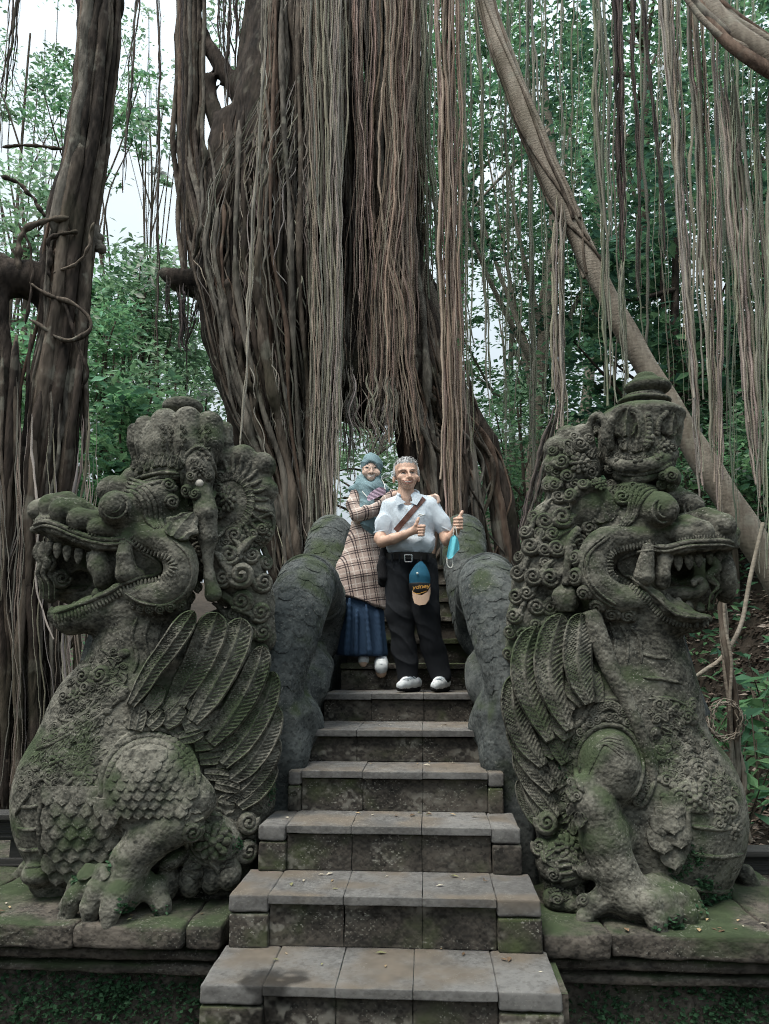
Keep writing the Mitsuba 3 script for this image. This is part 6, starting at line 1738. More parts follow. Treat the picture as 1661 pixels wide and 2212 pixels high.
m, c = leaves(np.array(pts), 0.042, [(0.30, 0.22, 0.13), (0.38, 0.34, 0.27), (0.12, 0.08, 0.05), (0.2, 0.2, 0.1)], 302, droop=0.05, flat=0.12)
put('fallen_leaves', m, 'leaf_litter', color=c, smooth=False, label='few small dry leaves lying on the steps and plinths', kind='stuff')
# ------------------------------------------------------------------ the couple on the stairs
class Figure(Carver):
    def __init__(self, key, Y0):
        super().__init__(key, 675.0, 945.0, 0.2685, Y0, 'skin_man')

    def solid(self, box, h, wear=0.0, freq=14, rounds=3):
        return Sculpt(*bounds_of(self, *box), h)

    def plate(self, poly, d, th, mat, name, bulge=0.0, n=1):
        """a thin piece with the traced outline; d: depth, or a function of (x, y)"""
        from shapely.geometry import Polygon
        v2, f = trimesh.creation.triangulate_polygon(Polygon(poly).segmentize(14), engine='earcut') if n == 0 else self._fine(poly)
        dd = d(v2[:, 0], v2[:, 1]) if callable(d) else np.full(len(v2), d)
        top, bot = self.P(v2[:, 0], v2[:, 1], dd), self.P(v2[:, 0], v2[:, 1], dd + th)
        N = len(v2)
        m = trimesh.Trimesh(v2 if v2.shape[1] == 3 else np.c_[v2, 0 * v2[:, 0]], f, process=False)
        e = m.edges_sorted
        u, c = np.unique(e, axis=0, return_counts=True)
        b = u[c == 1]
        w = np.vstack([np.c_[b, b[:, 1:] + N], np.c_[b[:, 0], b[:, 1] + N, b[:, 0] + N]])
        return put(name, (np.vstack([top, bot]), np.vstack([f, f[:, ::-1] + N, w])), mat, self.key, smooth=45)

    def _fine(self, poly):
        from shapely.geometry import Polygon, Point
        from scipy.spatial import Delaunay
        P = Polygon(poly).segmentize(10)
        x0, y0, x1, y1 = P.bounds
        g = np.array([(x, y) for x in np.arange(x0, x1, 9) for y in np.arange(y0, y1, 9) if P.buffer(-4).contains(Point(x, y))]).reshape(-1, 2)
        pts = np.vstack([np.array(P.exterior.coords)[:-1], g])
        t = Delaunay(pts).simplices
        keep = [P.buffer(1e-6).contains(Point(*pts[k].mean(0))) for k in t]
        return pts, t[np.array(keep)]

    def thread(self, L, mat, name, sides=6, n=0):
        L = np.asarray(L, float)
        q = spline(L, n or max(6, len(L) * 4))
        p, r = self.pts(q)
        return put(name, tube(p, r, sides), mat, self.key)

    def ball(self, c, r, ry, mat, name, ang=0, sub=2):
        s = self.u(c[1])
        m = trimesh.creation.icosphere(sub)
        m.apply_scale([r[0] * s, ry, r[1] * s])
        m.apply_transform(rot([0, 1, 0], ang))
        m.apply_translation(self.P(*c))
        return put(name, tm(m), mat, self.key)

    def on_skin(self, poly, off, mat, name, th=0.003):
        def dep(x, y):
            p, _ = self.hit(x, y, -0.08, 0)
            return p[:, 1] - self.Y0 - off
        return self.plate(poly, dep, th, mat, name)

    def stroke(self, L, mat, name, off=0.0):
        L = np.asarray(L, float)
        q = spline(np.c_[L[:, :2], 0 * L[:, :1], L[:, 2:]], 16)
        p, _ = self.hit(q[:, 0], q[:, 1], -0.08, 0)
        o = np.array([0, 0, EYE])
        return put(name, tube(p + unit(o - p) * off, q[:, 3] * self.u(q[0, 1]), 6), mat, self.key)

    def face(self, eyes, w, h, gaze, lid, iris=0.8):
        for (x, y) in eyes:
            self.on_skin([(x - w, y + 1), (x - w * 0.5, y - h * 0.8), (x, y - h), (x + w * 0.5, y - h * 0.8), (x + w, y + 1), (x + w * 0.5, y + h * 0.8), (x, y + h), (x - w * 0.5, y + h * 0.8)], 0.0008, 'eye_white', 'eye')
            a = np.linspace(0, 2 * np.pi, 15)[:-1]
            self.on_skin(np.stack([x + gaze[0] + h * iris * np.cos(a), y + gaze[1] + h * iris * np.sin(a)], -1), 0.0016, 'near_black', 'iris')
            self.stroke([(x - w * 1.15, y + 2, 1.4), (x - w * 0.4, y - h * 1.05, 2.2), (x + w * 0.4, y - h * 1.05, 2.2), (x + w * 1.15, y + 2, 1.4)], lid, 'eyelid', 0.002)

def folds(m, amp, f, seed, shear):
    """soft creases of cloth: ridged noise drawn out along the fall of the cloth"""
    v = np.array(m.vertices)
    q = v * np.array(f)
    q[:, 0] += shear[0] * f[0] * v[:, 2]
    q[:, 2] += shear[1] * f[2] * v[:, 0]
    n = meshkit.fbm(q, 3, seed)
    r = 1 - np.abs(2 * meshkit.noise(q * 0.8 + 11, seed) - 1)
    m.vertices = v + np.array(m.vertex_normals) * (((n - 0.5) * 1.2 + (r ** 3 - 0.3) * 0.8) * amp)[:, None]
    return m

def smooth_loop(poly, n=40):
    p = np.asarray(poly, float)
    p = np.vstack([p[-2:], p, p[:2]])
    q = spline(p, 6 * n)
    d = np.linalg.norm(q - p[2], axis=1)
    i0 = int(np.argmin(d[: 3 * n]))
    e = np.linalg.norm(q - p[-2], axis=1)
    i1 = 3 * n + int(np.argmin(e[3 * n:]))
    q = q[i0:i1]
    return q[np.linspace(0, len(q) - 1, n, endpoint=False).astype(int)]

# --- the man
man = thing('person', 'grey haired man in a pale polo shirt and dark jeans giving two thumbs up', 'person')
C = Figure(man, 5.72)
cap = lambda S, L, k=0.02, **kw: C.cap(S, L, k, **kw)
ell = lambda S, *a, **kw: C.ell(S, *a, **kw)
S = Sculpt(*bounds_of(C, 470, 1260, 130, 960, -0.34, 0.24), 0.0042)
ell(S, (752, 268, 0.015), (97, 104), 0.096)
ell(S, (764, 340, -0.012), (74, 76), 0.082, k=0.03)
ell(S, (773, 388, -0.070), (34, 24), 0.030, k=0.03)
cap(S, [(752, 380, 0.03, 60), (748, 500, 0.03, 78)], 0.02)
cap(S, [(700, 268, -0.066, 10), (735, 260, -0.082, 10), (775, 264, -0.086, 9), (815, 259, -0.074, 10)], 0.02)
cap(S, [(772, 272, -0.098, 9), (780, 300, -0.112, 11), (784, 318, -0.122, 15)], 0.010)
for x in (764, 803):
    ell(S, (x, 323, -0.104), (12, 9), 0.012, k=0.006)
for x, d in ((712, -0.068), (828, -0.056)):
    ell(S, (x, 322, d), (30, 24), 0.018, k=0.02)
for x, y, d in ((731, 287, -0.108), (801, 281, -0.102)):
    ell(S, (x, y, d), (22, 11), 0.011, k=0.008, cut=True)
cap(S, [(735, 350, -0.084, 14), (770, 352, -0.092, 16), (805, 347, -0.082, 14)], 0.02)
for x, y, d, a in ((656, 335, 0.01, 8), (851, 325, 0.02, -8)):
    ell(S, (x, y, d), (13, 36), 0.022, ang=a, k=0.01)
    ell(S, (x - 4, y - 2, d - 0.022), (6, 20), 0.008, k=0.006, cut=True)
# folded arm with its fist, thumb up
cap(S, [(568, 720, -0.04, 50), (542, 815, -0.09, 46), (560, 842, -0.11, 42), (650, 815, -0.165, 42), (740, 782, -0.20, 33), (792, 760, -0.21, 28)], 0.015)
cap(S, [(790, 758, -0.21, 30), (835, 740, -0.215, 36), (868, 735, -0.21, 34)], 0.012, squash=(1, 1.15, 1))
for i in range(4):
    y = 712 + 23 * i
    cap(S, [(872 - 2 * i, y, -0.19, 14), (899 - 3 * i, y + 2, -0.215, 13), (890 - 3 * i, y + 5, -0.247, 12.5), (856, y + 6, -0.250, 11.5)], 0.0035)
cap(S, [(815, 735, -0.225, 18), (832, 704, -0.238, 15), (845, 672, -0.24, 13.5), (853, 650, -0.236, 11.5)], 0.006)
# raised arm with its fist, thumb up
cap(S, [(1058, 730, -0.01, 52), (1072, 800, -0.03, 48), (1085, 830, -0.05, 44), (1120, 800, -0.10, 40), (1150, 755, -0.14, 31), (1160, 728, -0.155, 28)], 0.015)
cap(S, [(1160, 725, -0.155, 30), (1168, 690, -0.16, 36), (1168, 668, -0.16, 32)], 0.012)
for i in range(4):
    y = 652 + 25 * i
    cap(S, [(1196, y, -0.15, 13), (1200, y + 2, -0.185, 13), (1172, y + 4, -0.203, 12.5), (1140, y + 4, -0.192, 11.5)], 0.0035)
cap(S, [(1172, 668, -0.17, 17), (1184, 640, -0.18, 14.5), (1198, 612, -0.18, 13), (1206, 594, -0.175, 11)], 0.006)
m = S.mesh(0.0, 1, 0, 3)
C.settle(m)
put('body', m, 'skin_man', man)
C.face(((732, 289), (800, 283)), 17, 6.2, (3, -1), 'lash_brown', 0.95)
C.on_skin([(728, 345), (745, 348), (770, 350), (795, 347), (811, 341), (804, 353), (788, 362), (768, 365), (748, 362), (735, 354)], 0.001, 'lip_dark', 'mouth')
C.on_skin([(735, 348), (748, 350), (770, 352), (793, 349), (804, 345), (797, 353), (784, 358), (766, 360), (748, 358)], 0.0022, 'tooth', 'teeth')
C.stroke([(718, 342, 1.5), (745, 346, 2.5), (770, 347, 3), (796, 344, 2.5), (820, 336, 1.5)], 'lip_man', 'lip', 0.002)
C.stroke([(728, 356, 1.5), (750, 366, 3), (770, 369, 4), (792, 364, 3), (812, 352, 1.5)], 'lip_man', 'lip', 0.002)
C.stroke([(704, 268, 1.4), (720, 260, 2.8), (750, 263, 2.2)], 'brow_grey', 'eyebrow', 0.0005)
C.stroke([(786, 261, 2.2), (810, 254, 2.8), (828, 262, 1.4)], 'brow_grey', 'eyebrow', 0.0005)
H = Sculpt(*bounds_of(C, 620, 890, 130, 400, -0.16, 0.2), 0.004)
ell(H, (750, 252, 0.032), (101, 90), 0.100)
ell(H, (750, 212, 0.0), (72, 40), 0.07, k=0.02)
for x, d in ((662, 0.015), (848, 0.02)):
    ell(H, (x, 290, d), (13, 44), 0.04, k=0.015)
ell(H, (770, 330, -0.105), (90, 118), 0.085, k=0.01, cut=True)
ell(H, (700, 255, -0.115), (42, 40), 0.045, k=0.01, cut=True)
ell(H, (768, 420, 0.0), (120, 86), 0.2, k=0.01, cut=True)
put('hair', H.mesh(0.006, 70, 3, 1), 'grey_hair', man)
rr = rnd(55)
t = []
for i in range(170):
    x = rr.uniform(665, 838)
    u = (x - 750) / 100
    y0 = 250 - 92 * math.sqrt(max(0, 1 - u * u)) + rr.uniform(0, 26)
    d = rr.uniform(-0.07, 0.05)
    p, r = C.pts([(x, y0 + 8, d, 2.2), (x + rr.uniform(-6, 12), y0 - 8, d - 0.006, 2.0), (x + rr.uniform(-14, 26), y0 - rr.uniform(4, 13), d - 0.012, 0.8)])
    t.append(tube(p, r, 4))
put('hair_tuft', join(t), 'grey_hair', man, kind='stuff')
# shirt
Q = Sculpt(*bounds_of(C, 480, 1150, 420, 980, -0.26, 0.24), 0.0055)
ell(Q, (788, 690, 0.0), (198, 235), 0.135)
ell(Q, (792, 860, -0.012), (192, 130), 0.145, k=0.04)
cap(Q, [(650, 560, 0.01, 80), (760, 530, 0.015, 88), (930, 548, 0.01, 80)], 0.04)
cap(Q, [(632, 575, 0.0, 84), (575, 690, -0.035, 70), (563, 742, -0.05, 64)], 0.03)
cap(Q, [(955, 570, 0.0, 80), (1040, 680, -0.015, 66), (1062, 726, -0.02, 62)], 0.03)
cap(Q, [(752, 400, 0.0, 62), (752, 500, -0.02, 66), (765, 520, -0.10, 34)], 0.008, cut=True)
Q.box(C.P(790, 1000, 0), (0.4, 0.4, 0.055), 0.005, 0.005, cut=True)
m = folds(Q.mesh(0.0, 12, 3, 3), 0.018, (10, 9, 6), 1, (0.5, -0.4))
C2 = Figure(man, 5.72).settle(m)
put('shirt', m, 'polo_cloth', man)
C.plate([(688, 462), (664, 496), (676, 548), (752, 520), (716, 498)], lambda x, y: -0.118 - (y - 480) * 0.0003 + ((x - 700) / 60) ** 2 * 0.01, 0.010, 'polo_cloth', 'collar')
C.plate([(846, 446), (884, 474), (838, 545), (782, 520), (826, 500)], lambda x, y: -0.112 - (y - 480) * 0.0003 + ((x - 830) / 60) ** 2 * 0.014, 0.010, 'polo_cloth', 'collar', )
C.thread([(700, 470, -0.05, 14), (690, 452, 0.02, 14), (740, 432, 0.075, 14), (820, 428, 0.075, 14), (850, 448, 0.02, 14), (838, 470, -0.05, 14)], 'polo_cloth', 'collar_stand', 8, 20)
for y in (545, 578):
    p, _ = C2.hit(757, y)
    C.ball((757, y, p[0][1] - 5.72 - 0.001), (5, 5), 0.003, 'tooth_white', 'button')
for (cx, cy, a0, rx, rz) in ((561, 758, -12, 66, 20), (1066, 738, 26, 64, 20)):
    a = np.linspace(0, 2 * np.pi, 30)
    ca_, sa_ = math.cos(math.radians(a0)), math.sin(math.radians(a0))
    q = np.stack([cx + ca_ * rx * np.cos(a), cy + sa_ * rx * np.cos(a) - 6, (-0.05 if cx < 800 else -0.02) + 0.058 * np.sin(a), 0 * a + 8], -1)
    p, r = C.pts(q)
    put('sleeve_cuff', tube(p, r, 6), 'polo_cloth', man)
def on_cloth(K, L, w, lift, mat, name, n=24):
    """a strap that lies on the settled cloth"""
    q = spline(np.asarray(L, float), n)
    tn = unit(np.gradient(q, axis=0))
    nr = np.stack([-tn[:, 1], tn[:, 0]], -1)
    rows = []
    for e in (-1, -0.5, 0, 0.5, 1):
        p, _ = K.hit(q[:, 0] + nr[:, 0] * w * e, q[:, 1] + nr[:, 1] * w * e, -0.1, 0)
        rows.append(p)
    y = np.array(rows)[:, :, 1]
    y[:] = y.min(0)
    o = np.array([0, 0, EYE])
    out = []
    for e, r in zip((-1, -0.5, 0, 0.5, 1), rows):
        d = r - o
        out.append(o + d * ((y[0] - lift) / d[:, 1])[:, None])
    g = np.array(out)
    g2 = g + [0, lift * 0.9, 0]
    nn = g.shape[1]
    v = np.vstack([g.reshape(-1, 3), g2.reshape(-1, 3)])
    i, j = np.meshgrid(np.arange(4), np.arange(nn - 1), indexing='ij')
    f = np.stack([i * nn + j, (i + 1) * nn + j, (i + 1) * nn + j + 1, i * nn + j + 1], -1).reshape(-1, 4)
    N = 5 * nn
    s0 = np.arange(nn - 1)
    side = [np.stack([s0 + b, s0 + 1 + b, s0 + 1 + b + N, s0 + b + N], -1) for b in (0, 4 * nn)]
    return put(name, (v, np.vstack([f, f[:, ::-1] + N, *side])), mat, K.key, smooth=50)
bag = thing('shoulder_bag', 'dark shoulder bag on a brown strap across the pale polo shirt', 'bag')
C2.key = bag
on_cloth(C2, [(898, 486), (850, 540), (800, 596), (730, 678), (668, 750)], 22, 0.006, 'brown_leather', 'strap')
rows = C.P(575, 1040, 0.02)
K = Figure(bag, 5.72)
S = Sculpt(*bounds_of(K, 500, 660, 840, 1260, -0.12, 0.2), 0.007)
K.cap(S, [(580, 910, 0.03, 36), (572, 1040, 0.03, 52), (570, 1160, 0.03, 46)], 0.02)
K.cap(S, [(572, 1000, -0.02, 40), (572, 1120, -0.02, 42)], 0.02)
put('bag_body', S.mesh(0.002, 12, 3, 2), 'black_cloth', bag)
logo = C2.hit(np.array([850., 862, 875, 880, 868, 862, 872, 890, 902]), np.array([624., 616, 618, 628, 632, 626, 620, 626, 618]))[0]
put('chest_emblem', tube(spline(logo + [0, -0.003, 0], 30), 0.0022, 5), 'tooth_white', man)
# jeans, belt
J = Sculpt(*bounds_of(C, 540, 1160, 900, 2020, -0.26, 0.26), 0.0075)
ell(J, (790, 985, 0.0), (196, 100), 0.13)
cap(J, [(695, 1060, 0.0, 112), (705, 1400, -0.01, 104), (735, 1680, 0.0, 90), (765, 1925, 0.0, 88)], 0.03)
cap(J, [(890, 1060, 0.0, 112), (915, 1400, -0.03, 100), (970, 1680, -0.01, 88), (1035, 1915, 0.0, 82)], 0.03)
J.box(C.P(790, 895, 0), (0.4, 0.4, 0.05), 0.005, 0.005, cut=True)
put('jeans', folds(J.mesh(0.0, 9, 2, 3), 0.017, (10, 8, 7), 2, (0.5, 0.3)), 'dark_denim', man)
def band(K, cx, cy, rx, ry, h, mat, name, d=0.0, th=0.005, tilt=0.0):
    a = np.linspace(0, 2 * np.pi, 49)[:-1]
    s = K.u(cy)
    c = K.P(cx, cy, d)
    v = []
    for dz, o in ((-h / 2, 0), (-h / 2, th), (h / 2, th), (h / 2, 0)):
        v.append(np.stack([c[0] + (rx * s + o) * np.cos(a), c[1] + (ry + o) * np.sin(a), c[2] + dz + tilt * np.cos(a)], -1))
    v = np.vstack(v)
    f = []
    for k in range(4):
        k2 = (k + 1) % 4
        i = np.arange(48)
        j = (i + 1) % 48
        f.append(np.stack([k * 48 + i, k * 48 + j, k2 * 48 + j, k2 * 48 + i], -1))
    return put(name, (v, np.vstack(f)), mat, K.key, smooth=40)
band(C, 792, 968, 196, 0.138, 0.054, 'black_leather', 'belt', tilt=-0.004)
for x, w in ((742, 8), (800, 8)):
    C.thread([(x, 944, -0.150, 5), (x, 1000, -0.150, 5)], 'steel', 'buckle')
for y in (944, 1000):
    C.thread([(742, y, -0.150, 5), (800, y, -0.150, 5)], 'steel', 'buckle')
for x in (640, 700, 850, 930):
    C.thread([(x, 935, -0.142 + abs(x - 790) * 0.00018, 8), (x, 1008, -0.142 + abs(x - 790) * 0.00018, 8)], 'dark_denim', 'belt_loop')
# shoes
for nm, L, So, tg in (('shoe', [(706, 1996, -0.13, 34), (752, 1976, -0.07, 46), (806, 1962, -0.01, 50), (838, 1970, 0.05, 44)], [(700, 2020, -0.13, 26), (760, 2020, -0.06, 30), (845, 2020, 0.05, 28)], -1),
                      ('shoe', [(985, 1996, -0.13, 36), (1018, 1976, -0.07, 48), (1050, 1960, -0.01, 52), (1070, 1970, 0.05, 44)], [(975, 2020, -0.13, 30), (1020, 2020, -0.06, 34), (1080, 2020, 0.05, 28)], 1)):
    xs = [q[0] for q in L]
    S = Sculpt(*bounds_of(C, min(xs) - 90, max(xs) + 90, 1890, 2080, -0.28, 0.18), 0.0055)
    C.cap(S, L, 0.02)
    k = put('shoe', S.mesh(0.001, 12, 1, 2), 'shoe_white', man)
    S = Sculpt(*bounds_of(C, min(xs) - 90, max(xs) + 90, 1960, 2080, -0.28, 0.18), 0.0055)
    C.cap(S, So, 0.01, squash=(1, 1, 1.15))
    put('sole', S.mesh(0, 1, 0, 2), 'near_black', k)
    for i in range(4):
        x = L[1][0] + (L[2][0] - L[1][0]) * i / 3
        C2k = Figure(k, 5.72)
        C2k.thread([(x - 26, 1950 - 5 * i, -0.115 + 0.018 * i, 4), (x, 1940 - 6 * i, -0.118 + 0.018 * i, 4), (x + 26, 1952 - 5 * i, -0.11 + 0.018 * i, 4)], 'lace_grey', 'lace')

# --- face mask dangling from the raised fist
mask = thing('face_mask', 'light blue pleated face mask dangling from the raised fist', 'mask')
K = Figure(mask, 5.72)
K.plate([(1112, 800), (1140, 784), (1164, 800), (1180, 850), (1182, 900), (1150, 935), (1120, 972), (1086, 976), (1080, 958), (1092, 880)], lambda x, y: -0.19 - 0.014 * np.sin((x - 1080) * 0.10 + (y - 800) * 0.02) - 0.03 * np.exp(-((x - 1130) / 40) ** 2), 0.004, 'mask_blue', 'mask_cloth')
K.thread([(1138, 716, -0.215, 4), (1136, 752, -0.215, 4), (1130, 790, -0.21, 4)], 'tooth_white', 'ear_loop')
K.thread([(1148, 716, -0.215, 4), (1158, 752, -0.215, 4), (1162, 800, -0.21, 4)], 'tooth_white', 'ear_loop')
K.thread([(1082, 968, -0.2, 4), (1084, 1020, -0.2, 4), (1106, 1048, -0.2, 4), (1128, 1030, -0.2, 4), (1124, 972, -0.2, 4)], 'tooth_white', 'ear_loop', 6, 24)

# --- cap hanging from the belt
hat = thing('baseball_cap', 'blue and black cap with a tan brim hanging upside down from the belt', 'cap')
K = Figure(hat, 5.72)
S = Sculpt(*bounds_of(K, 740, 990, 990, 1300, -0.34, -0.05), 0.0045)
K.cap(S, [(872, 1012, -0.16, 18), (868, 1060, -0.17, 52), (862, 1120, -0.175, 80), (864, 1195, -0.175, 84)], 0.02, squash=(1, 1.25, 1))
put('crown', S.mesh(0.001, 10, 2, 3), 'cap_blue', hat)
S = Sculpt(*bounds_of(K, 740, 990, 1120, 1310, -0.34, -0.05), 0.0045)
K.cap(S, [(862, 1185, -0.177, 87), (866, 1215, -0.177, 86)], 0.01, squash=(1, 1.25, 1))
S.box(K.P(862, 1110, -0.17), (0.2, 0.2, 0.056), 0.004, 0.004, cut=True)
put('front_panel', S.mesh(0.001, 10, 2, 2), 'near_black', hat)
K.plate([(800, 1232), (806, 1290), (820, 1334), (858, 1350), (912, 1344), (938, 1308), (950, 1250), (948, 1200), (925, 1240), (880, 1268), (836, 1262)], lambda x, y: -0.245 - 0.03 * np.sqrt(np.clip(1 - ((x - 875) / 78) ** 2, 0, 1)), 0.006, 'cap_tan', 'brim')
K.ball((843, 1092, -0.245), (9, 9), 0.006, 'tooth_white', 'cap_button')
tmx = trimesh.util.concatenate([meshkit.text_mesh('ydney', 0.026, 0.004)])
M = frame(K.P(802, 1222, -0.262), unit([1, -0.10, 0.10]), unit(np.cross([0.1, -1, 0], [1, -0.1, 0.1])), [0, -1, 0], K.u(1200) / 0.00085 * np.array([1.12, 1.0, 1]))
M[:3, 1] = np.array([0.18, 0, 1.0]) * np.linalg.norm(M[:3, 0]) * 0.85
put('lettering', xf(tm(tmx), M), 'gold_thread', hat, smooth=False)
K.thread([(808, 1246, -0.262, 1.8), (840, 1256, -0.272, 2.2), (880, 1250, -0.274, 2.2), (918, 1234, -0.268, 1.8)], 'gold_thread', 'stitched_line')
K.thread([(876, 960, -0.15, 9), (873, 990, -0.16, 8), (872, 1020, -0.165, 12)], 'black_cloth', 'loop_strap')

# --- the woman
woman = thing('person', 'smiling woman in a teal headscarf, plaid tunic and long blue skirt', 'person')
C = Figure(woman, 6.12)
S = Sculpt(*bounds_of(C, 370, 580, 140, 420, -0.2, 0.15), 0.004)
ell(S, (470, 264, 0.0), (73, 96), 0.089)
ell(S, (471, 330, -0.05), (30, 24), 0.032, k=0.03)
cap(S, [(470, 330, 0.02, 50), (470, 410, 0.03, 56)], 0.02)
cap(S, [(473, 240, -0.086, 8), (475, 268, -0.098, 10), (475, 280, -0.104, 12)], 0.01)
for x in (458, 492):
    ell(S, (x, 283, -0.090), (9, 7), 0.010, k=0.006)
for x in (425, 520):
    ell(S, (x, 285, -0.062), (26, 24), 0.020, k=0.02)
for x in (438, 508):
    ell(S, (x, 243, -0.100), (20, 11), 0.014, k=0.008, cut=True)
m = S.mesh(0, 1, 0, 3)
C.settle(m)
put('body', m, 'skin_woman', woman)
C.face(((438, 244), (508, 244)), 15, 5.4, (0, 0), 'lash_brown', 1.0)
C.on_skin([(434, 294), (452, 297), (472, 299), (492, 297), (510, 294), (502, 310), (490, 318), (472, 321), (454, 318), (442, 310)], 0.001, 'lip_red', 'mouth')
C.on_skin([(437, 295), (456, 298), (472, 299), (488, 298), (507, 295), (497, 312), (472, 319), (447, 312)], 0.0024, 'tooth', 'teeth')
C.stroke([(416, 226, 1.4), (436, 217, 2.4), (458, 222, 1.8)], 'near_black', 'eyebrow', 0.001)
C.stroke([(490, 222, 1.8), (510, 217, 2.4), (530, 226, 1.4)], 'near_black', 'eyebrow', 0.001)
gl = thing('eyeglasses', 'round thin rimmed glasses on the smiling face framed by the teal headscarf', 'glasses')
K = Figure(gl, 6.12)
for x in (437, 510):
    a = np.linspace(0, 2 * np.pi, 30)
    p, r = K.pts(np.stack([x + 30 * np.cos(a), 246 + 28 * np.sin(a), -0.108 + 0.0006 * abs(x - 473) * 0.2 + 0 * a, 0 * a + 1.1], -1))
    put('rim', tube(p, r, 6), 'dark_steel', gl)
K.thread([(466, 240, -0.108, 2), (474, 236, -0.112, 2), (481, 240, -0.108, 2)], 'dark_steel', 'bridge')
K.thread([(407, 240, -0.10, 2), (398, 240, -0.03, 2), (396, 242, 0.02, 2)], 'dark_steel', 'temple_arm')
K.thread([(540, 240, -0.10, 2), (548, 240, -0.03, 2), (550, 242, 0.02, 2)], 'dark_steel', 'temple_arm')
# headscarf
S = Sculpt(*bounds_of(C, 280, 620, 100, 820, -0.26, 0.22), 0.0052)
ell(S, (474, 232, 0.025), (86, 108), 0.118)
cap(S, [(470, 330, 0.01, 76), (466, 395, 0.0, 96)], 0.03)
cap(S, [(330, 420, 0.0, 38), (400, 400, -0.02, 60), (480, 410, -0.03, 76), (560, 430, -0.01, 52)], 0.03)
cap(S, [(430, 430, -0.07, 64), (450, 560, -0.10, 58), (455, 690, -0.10, 58), (470, 762, -0.09, 30)], 0.03)
cap(S, [(390, 330, 0.02, 36), (372, 400, -0.0, 36)], 0.03)
ell(S, (470, 265, -0.122), (65, 88), 0.106, k=0.008, cut=True)
put('headscarf', folds(S.mesh(0.0, 12, 5, 3), 0.014, (18, 9, 9), 3, (0.9, 0.2)), 'scarf_teal', woman)
# skirt and tunic
S = Sculpt(*bounds_of(C, 120, 640, 1080, 1800, -0.28, 0.28), 0.008)
cap(S, [(385, 1130, 0.0, 150), (388, 1450, 0.0, 182), (398, 1800, 0.0, 212)], 0.02, squash=(1, 1.25, 1))
for L in ([(300, 1300, -0.15, 12), (290, 1500, -0.17, 14), (270, 1760, -0.19, 16)], [(430, 1350, -0.16, 12), (445, 1550, -0.18, 14), (460, 1760, -0.2, 16)], [(520, 1400, -0.11, 12), (545, 1760, -0.13, 16)], [(360, 1400, -0.16, 10), (350, 1760, -0.19, 14)]):
    C.cap(S, L, 0.03, n=9)
for L in ([(395, 1350, -0.17, 12), (405, 1780, -0.21, 16)], [(240, 1450, -0.12, 12), (220, 1780, -0.15, 14)]):
    C.cap(S, L, 0.03, n=9, cut=True)
S.box(C.P(390, 1830, 0), (0.5, 0.5, 0.075), 0.004, 0.004, cut=True)
put('skirt', folds(S.mesh(0.0, 8, 4, 3), 0.012, (11, 8, 1.2), 5, (0.1, 0.0)), 'skirt_denim', woman)
S = Sculpt(*bounds_of(C, 110, 740, 380, 1440, -0.36, 0.28), 0.0068)
cap(S, [(430, 470, 0.0, 104), (436, 640, 0.0, 106), (412, 850, 0.0, 142), (385, 1100, 0.0, 190), (378, 1440, 0.0, 216)], 0.03, squash=(1, 1.2, 1))
cap(S, [(350, 450, 0.0, 54), (328, 540, -0.05, 54), (360, 625, -0.11, 54)], 0.03)
cap(S, [(360, 625, -0.11, 54), (490, 585, -0.20, 48), (590, 510, -0.24, 42), (655, 462, -0.25, 36)], 0.015)
c0, c1 = C.P(160, 1238, 0), C.P(590, 1385, 0)
dirx = unit(c1 - c0)
Rb = np.array([dirx, [0, 1, 0], np.cross(dirx, [0, 1, 0])])
S.box((c0 + c1) / 2 - Rb[2] * 0.15, (0.6, 0.6, 0.15), 0.003, 0.003, cut=True, R=Rb)
m = folds(S.mesh(0.0, 10, 4, 3), 0.018, (11, 8, 3), 4, (0.15, 0.1))
put('tunic', m, 'plaid_cloth', woman)
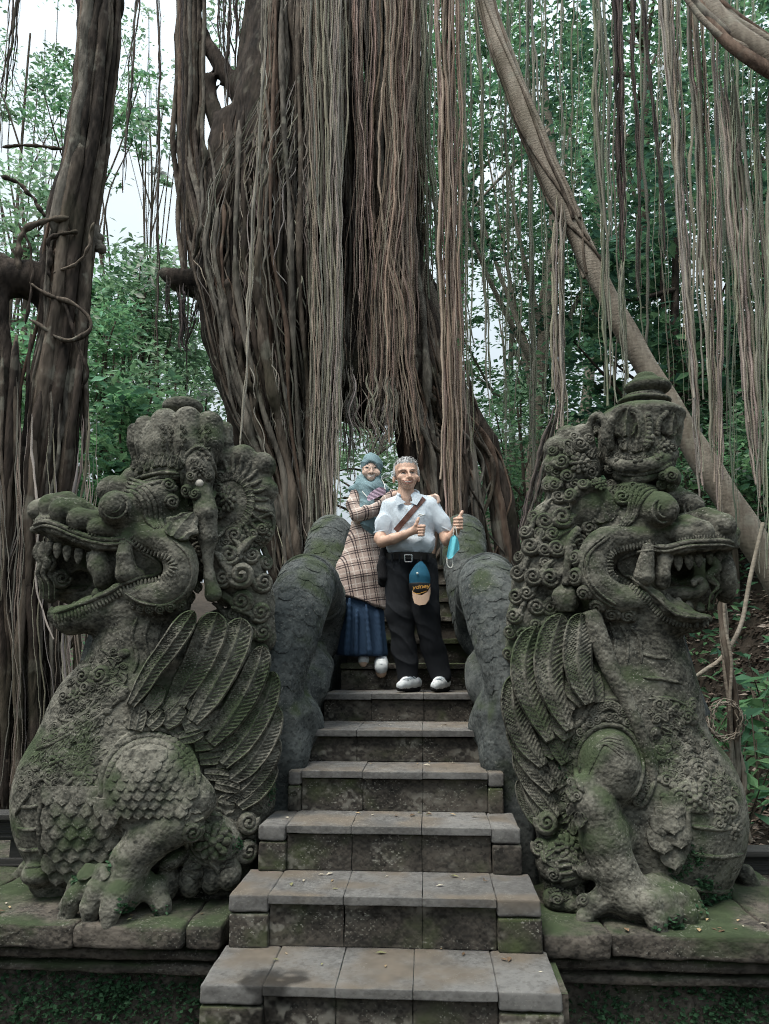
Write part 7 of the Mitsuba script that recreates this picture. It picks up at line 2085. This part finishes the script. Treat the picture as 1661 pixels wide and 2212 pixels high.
# hand on the far shoulder of the man, hand at the near one
S = Sculpt(*bounds_of(C, 880, 1080, 400, 560, -0.6, -0.2), 0.0042)
for i in range(4):
    cap(S, [(955 + 4 * i, 478 + 7 * i, -0.40, 12), (985 + 8 * i, 464 + 9 * i, -0.435, 12), (1008 + 4 * i, 474 + 12 * i, -0.45, 11), (1012, 492 + 10 * i, -0.452, 9.5)], 0.003)
cap(S, [(925, 490, -0.36, 26), (960, 490, -0.40, 28)], 0.01)
put('hand', S.mesh(0, 1, 0, 2), 'skin_woman', woman)
S = Sculpt(*bounds_of(C, 620, 780, 400, 560, -0.5, -0.2), 0.0042)
cap(S, [(650, 465, -0.26, 30), (690, 452, -0.30, 28)], 0.01)
for i in range(4):
    cap(S, [(690, 440 + 9 * i, -0.30, 11), (716, 446 + 10 * i, -0.325, 11), (728, 462 + 9 * i, -0.335, 9)], 0.003)
put('hand', S.mesh(0, 1, 0, 2), 'skin_woman', woman)
pm = thing('face_mask', 'lavender face mask hanging loose below the chin over the teal headscarf', 'mask')
K = Figure(pm, 6.12)
K.plate(smooth_loop([(440, 478), (470, 440), (520, 408), (560, 400), (588, 420), (582, 455), (520, 482), (465, 508), (444, 505)]), lambda x, y: -0.185 - 0.022 * np.sin((x - 440) / 150 * 3.1) - 0.004 * np.sin((x * 0.4 - y * 0.9) * 0.22), 0.004, 'mask_pink', 'mask_cloth')
K.thread([(442, 482, -0.185, 3), (400, 430, -0.12, 3), (392, 380, -0.06, 3)], 'tooth_white', 'ear_loop')
K.thread([(586, 425, -0.18, 3), (575, 370, -0.1, 3), (552, 330, -0.03, 3)], 'tooth_white', 'ear_loop')
for L, So in (([(552, 1772, 0.0, 46), (553, 1815, -0.08, 52), (553, 1848, -0.155, 54)], [(553, 1866, -0.05, 40), (553, 1888, -0.135, 44)]), ([(412, 1782, 0.02, 44), (410, 1792, -0.08, 44)], [(412, 1815, 0.02, 36), (410, 1816, -0.085, 38)])):
    S = Sculpt(*bounds_of(C, L[0][0] - 110, L[0][0] + 110, 1690, 1960, -0.30, 0.16), 0.0055)
    C.cap(S, L, 0.02)
    k = put('shoe', S.mesh(0.001, 12, 1, 2), 'shoe_white', woman)
    S = Sculpt(*bounds_of(C, L[0][0] - 110, L[0][0] + 110, 1690, 1960, -0.30, 0.16), 0.0055)
    C.cap(S, So, 0.01)
    put('sole', S.mesh(0, 1, 0, 2), 'cap_tan', k)
    if L[0][0] > 500:
        KK = Figure(k, 6.12)
        for i in range(5):
            KK.thread([(528, 1782 + 12 * i, -0.075 - 0.028 * i, 3.5), (553, 1776 + 12 * i, -0.09 - 0.028 * i, 3.5), (578, 1782 + 12 * i, -0.075 - 0.028 * i, 3.5)], 'lace_grey', 'lace')
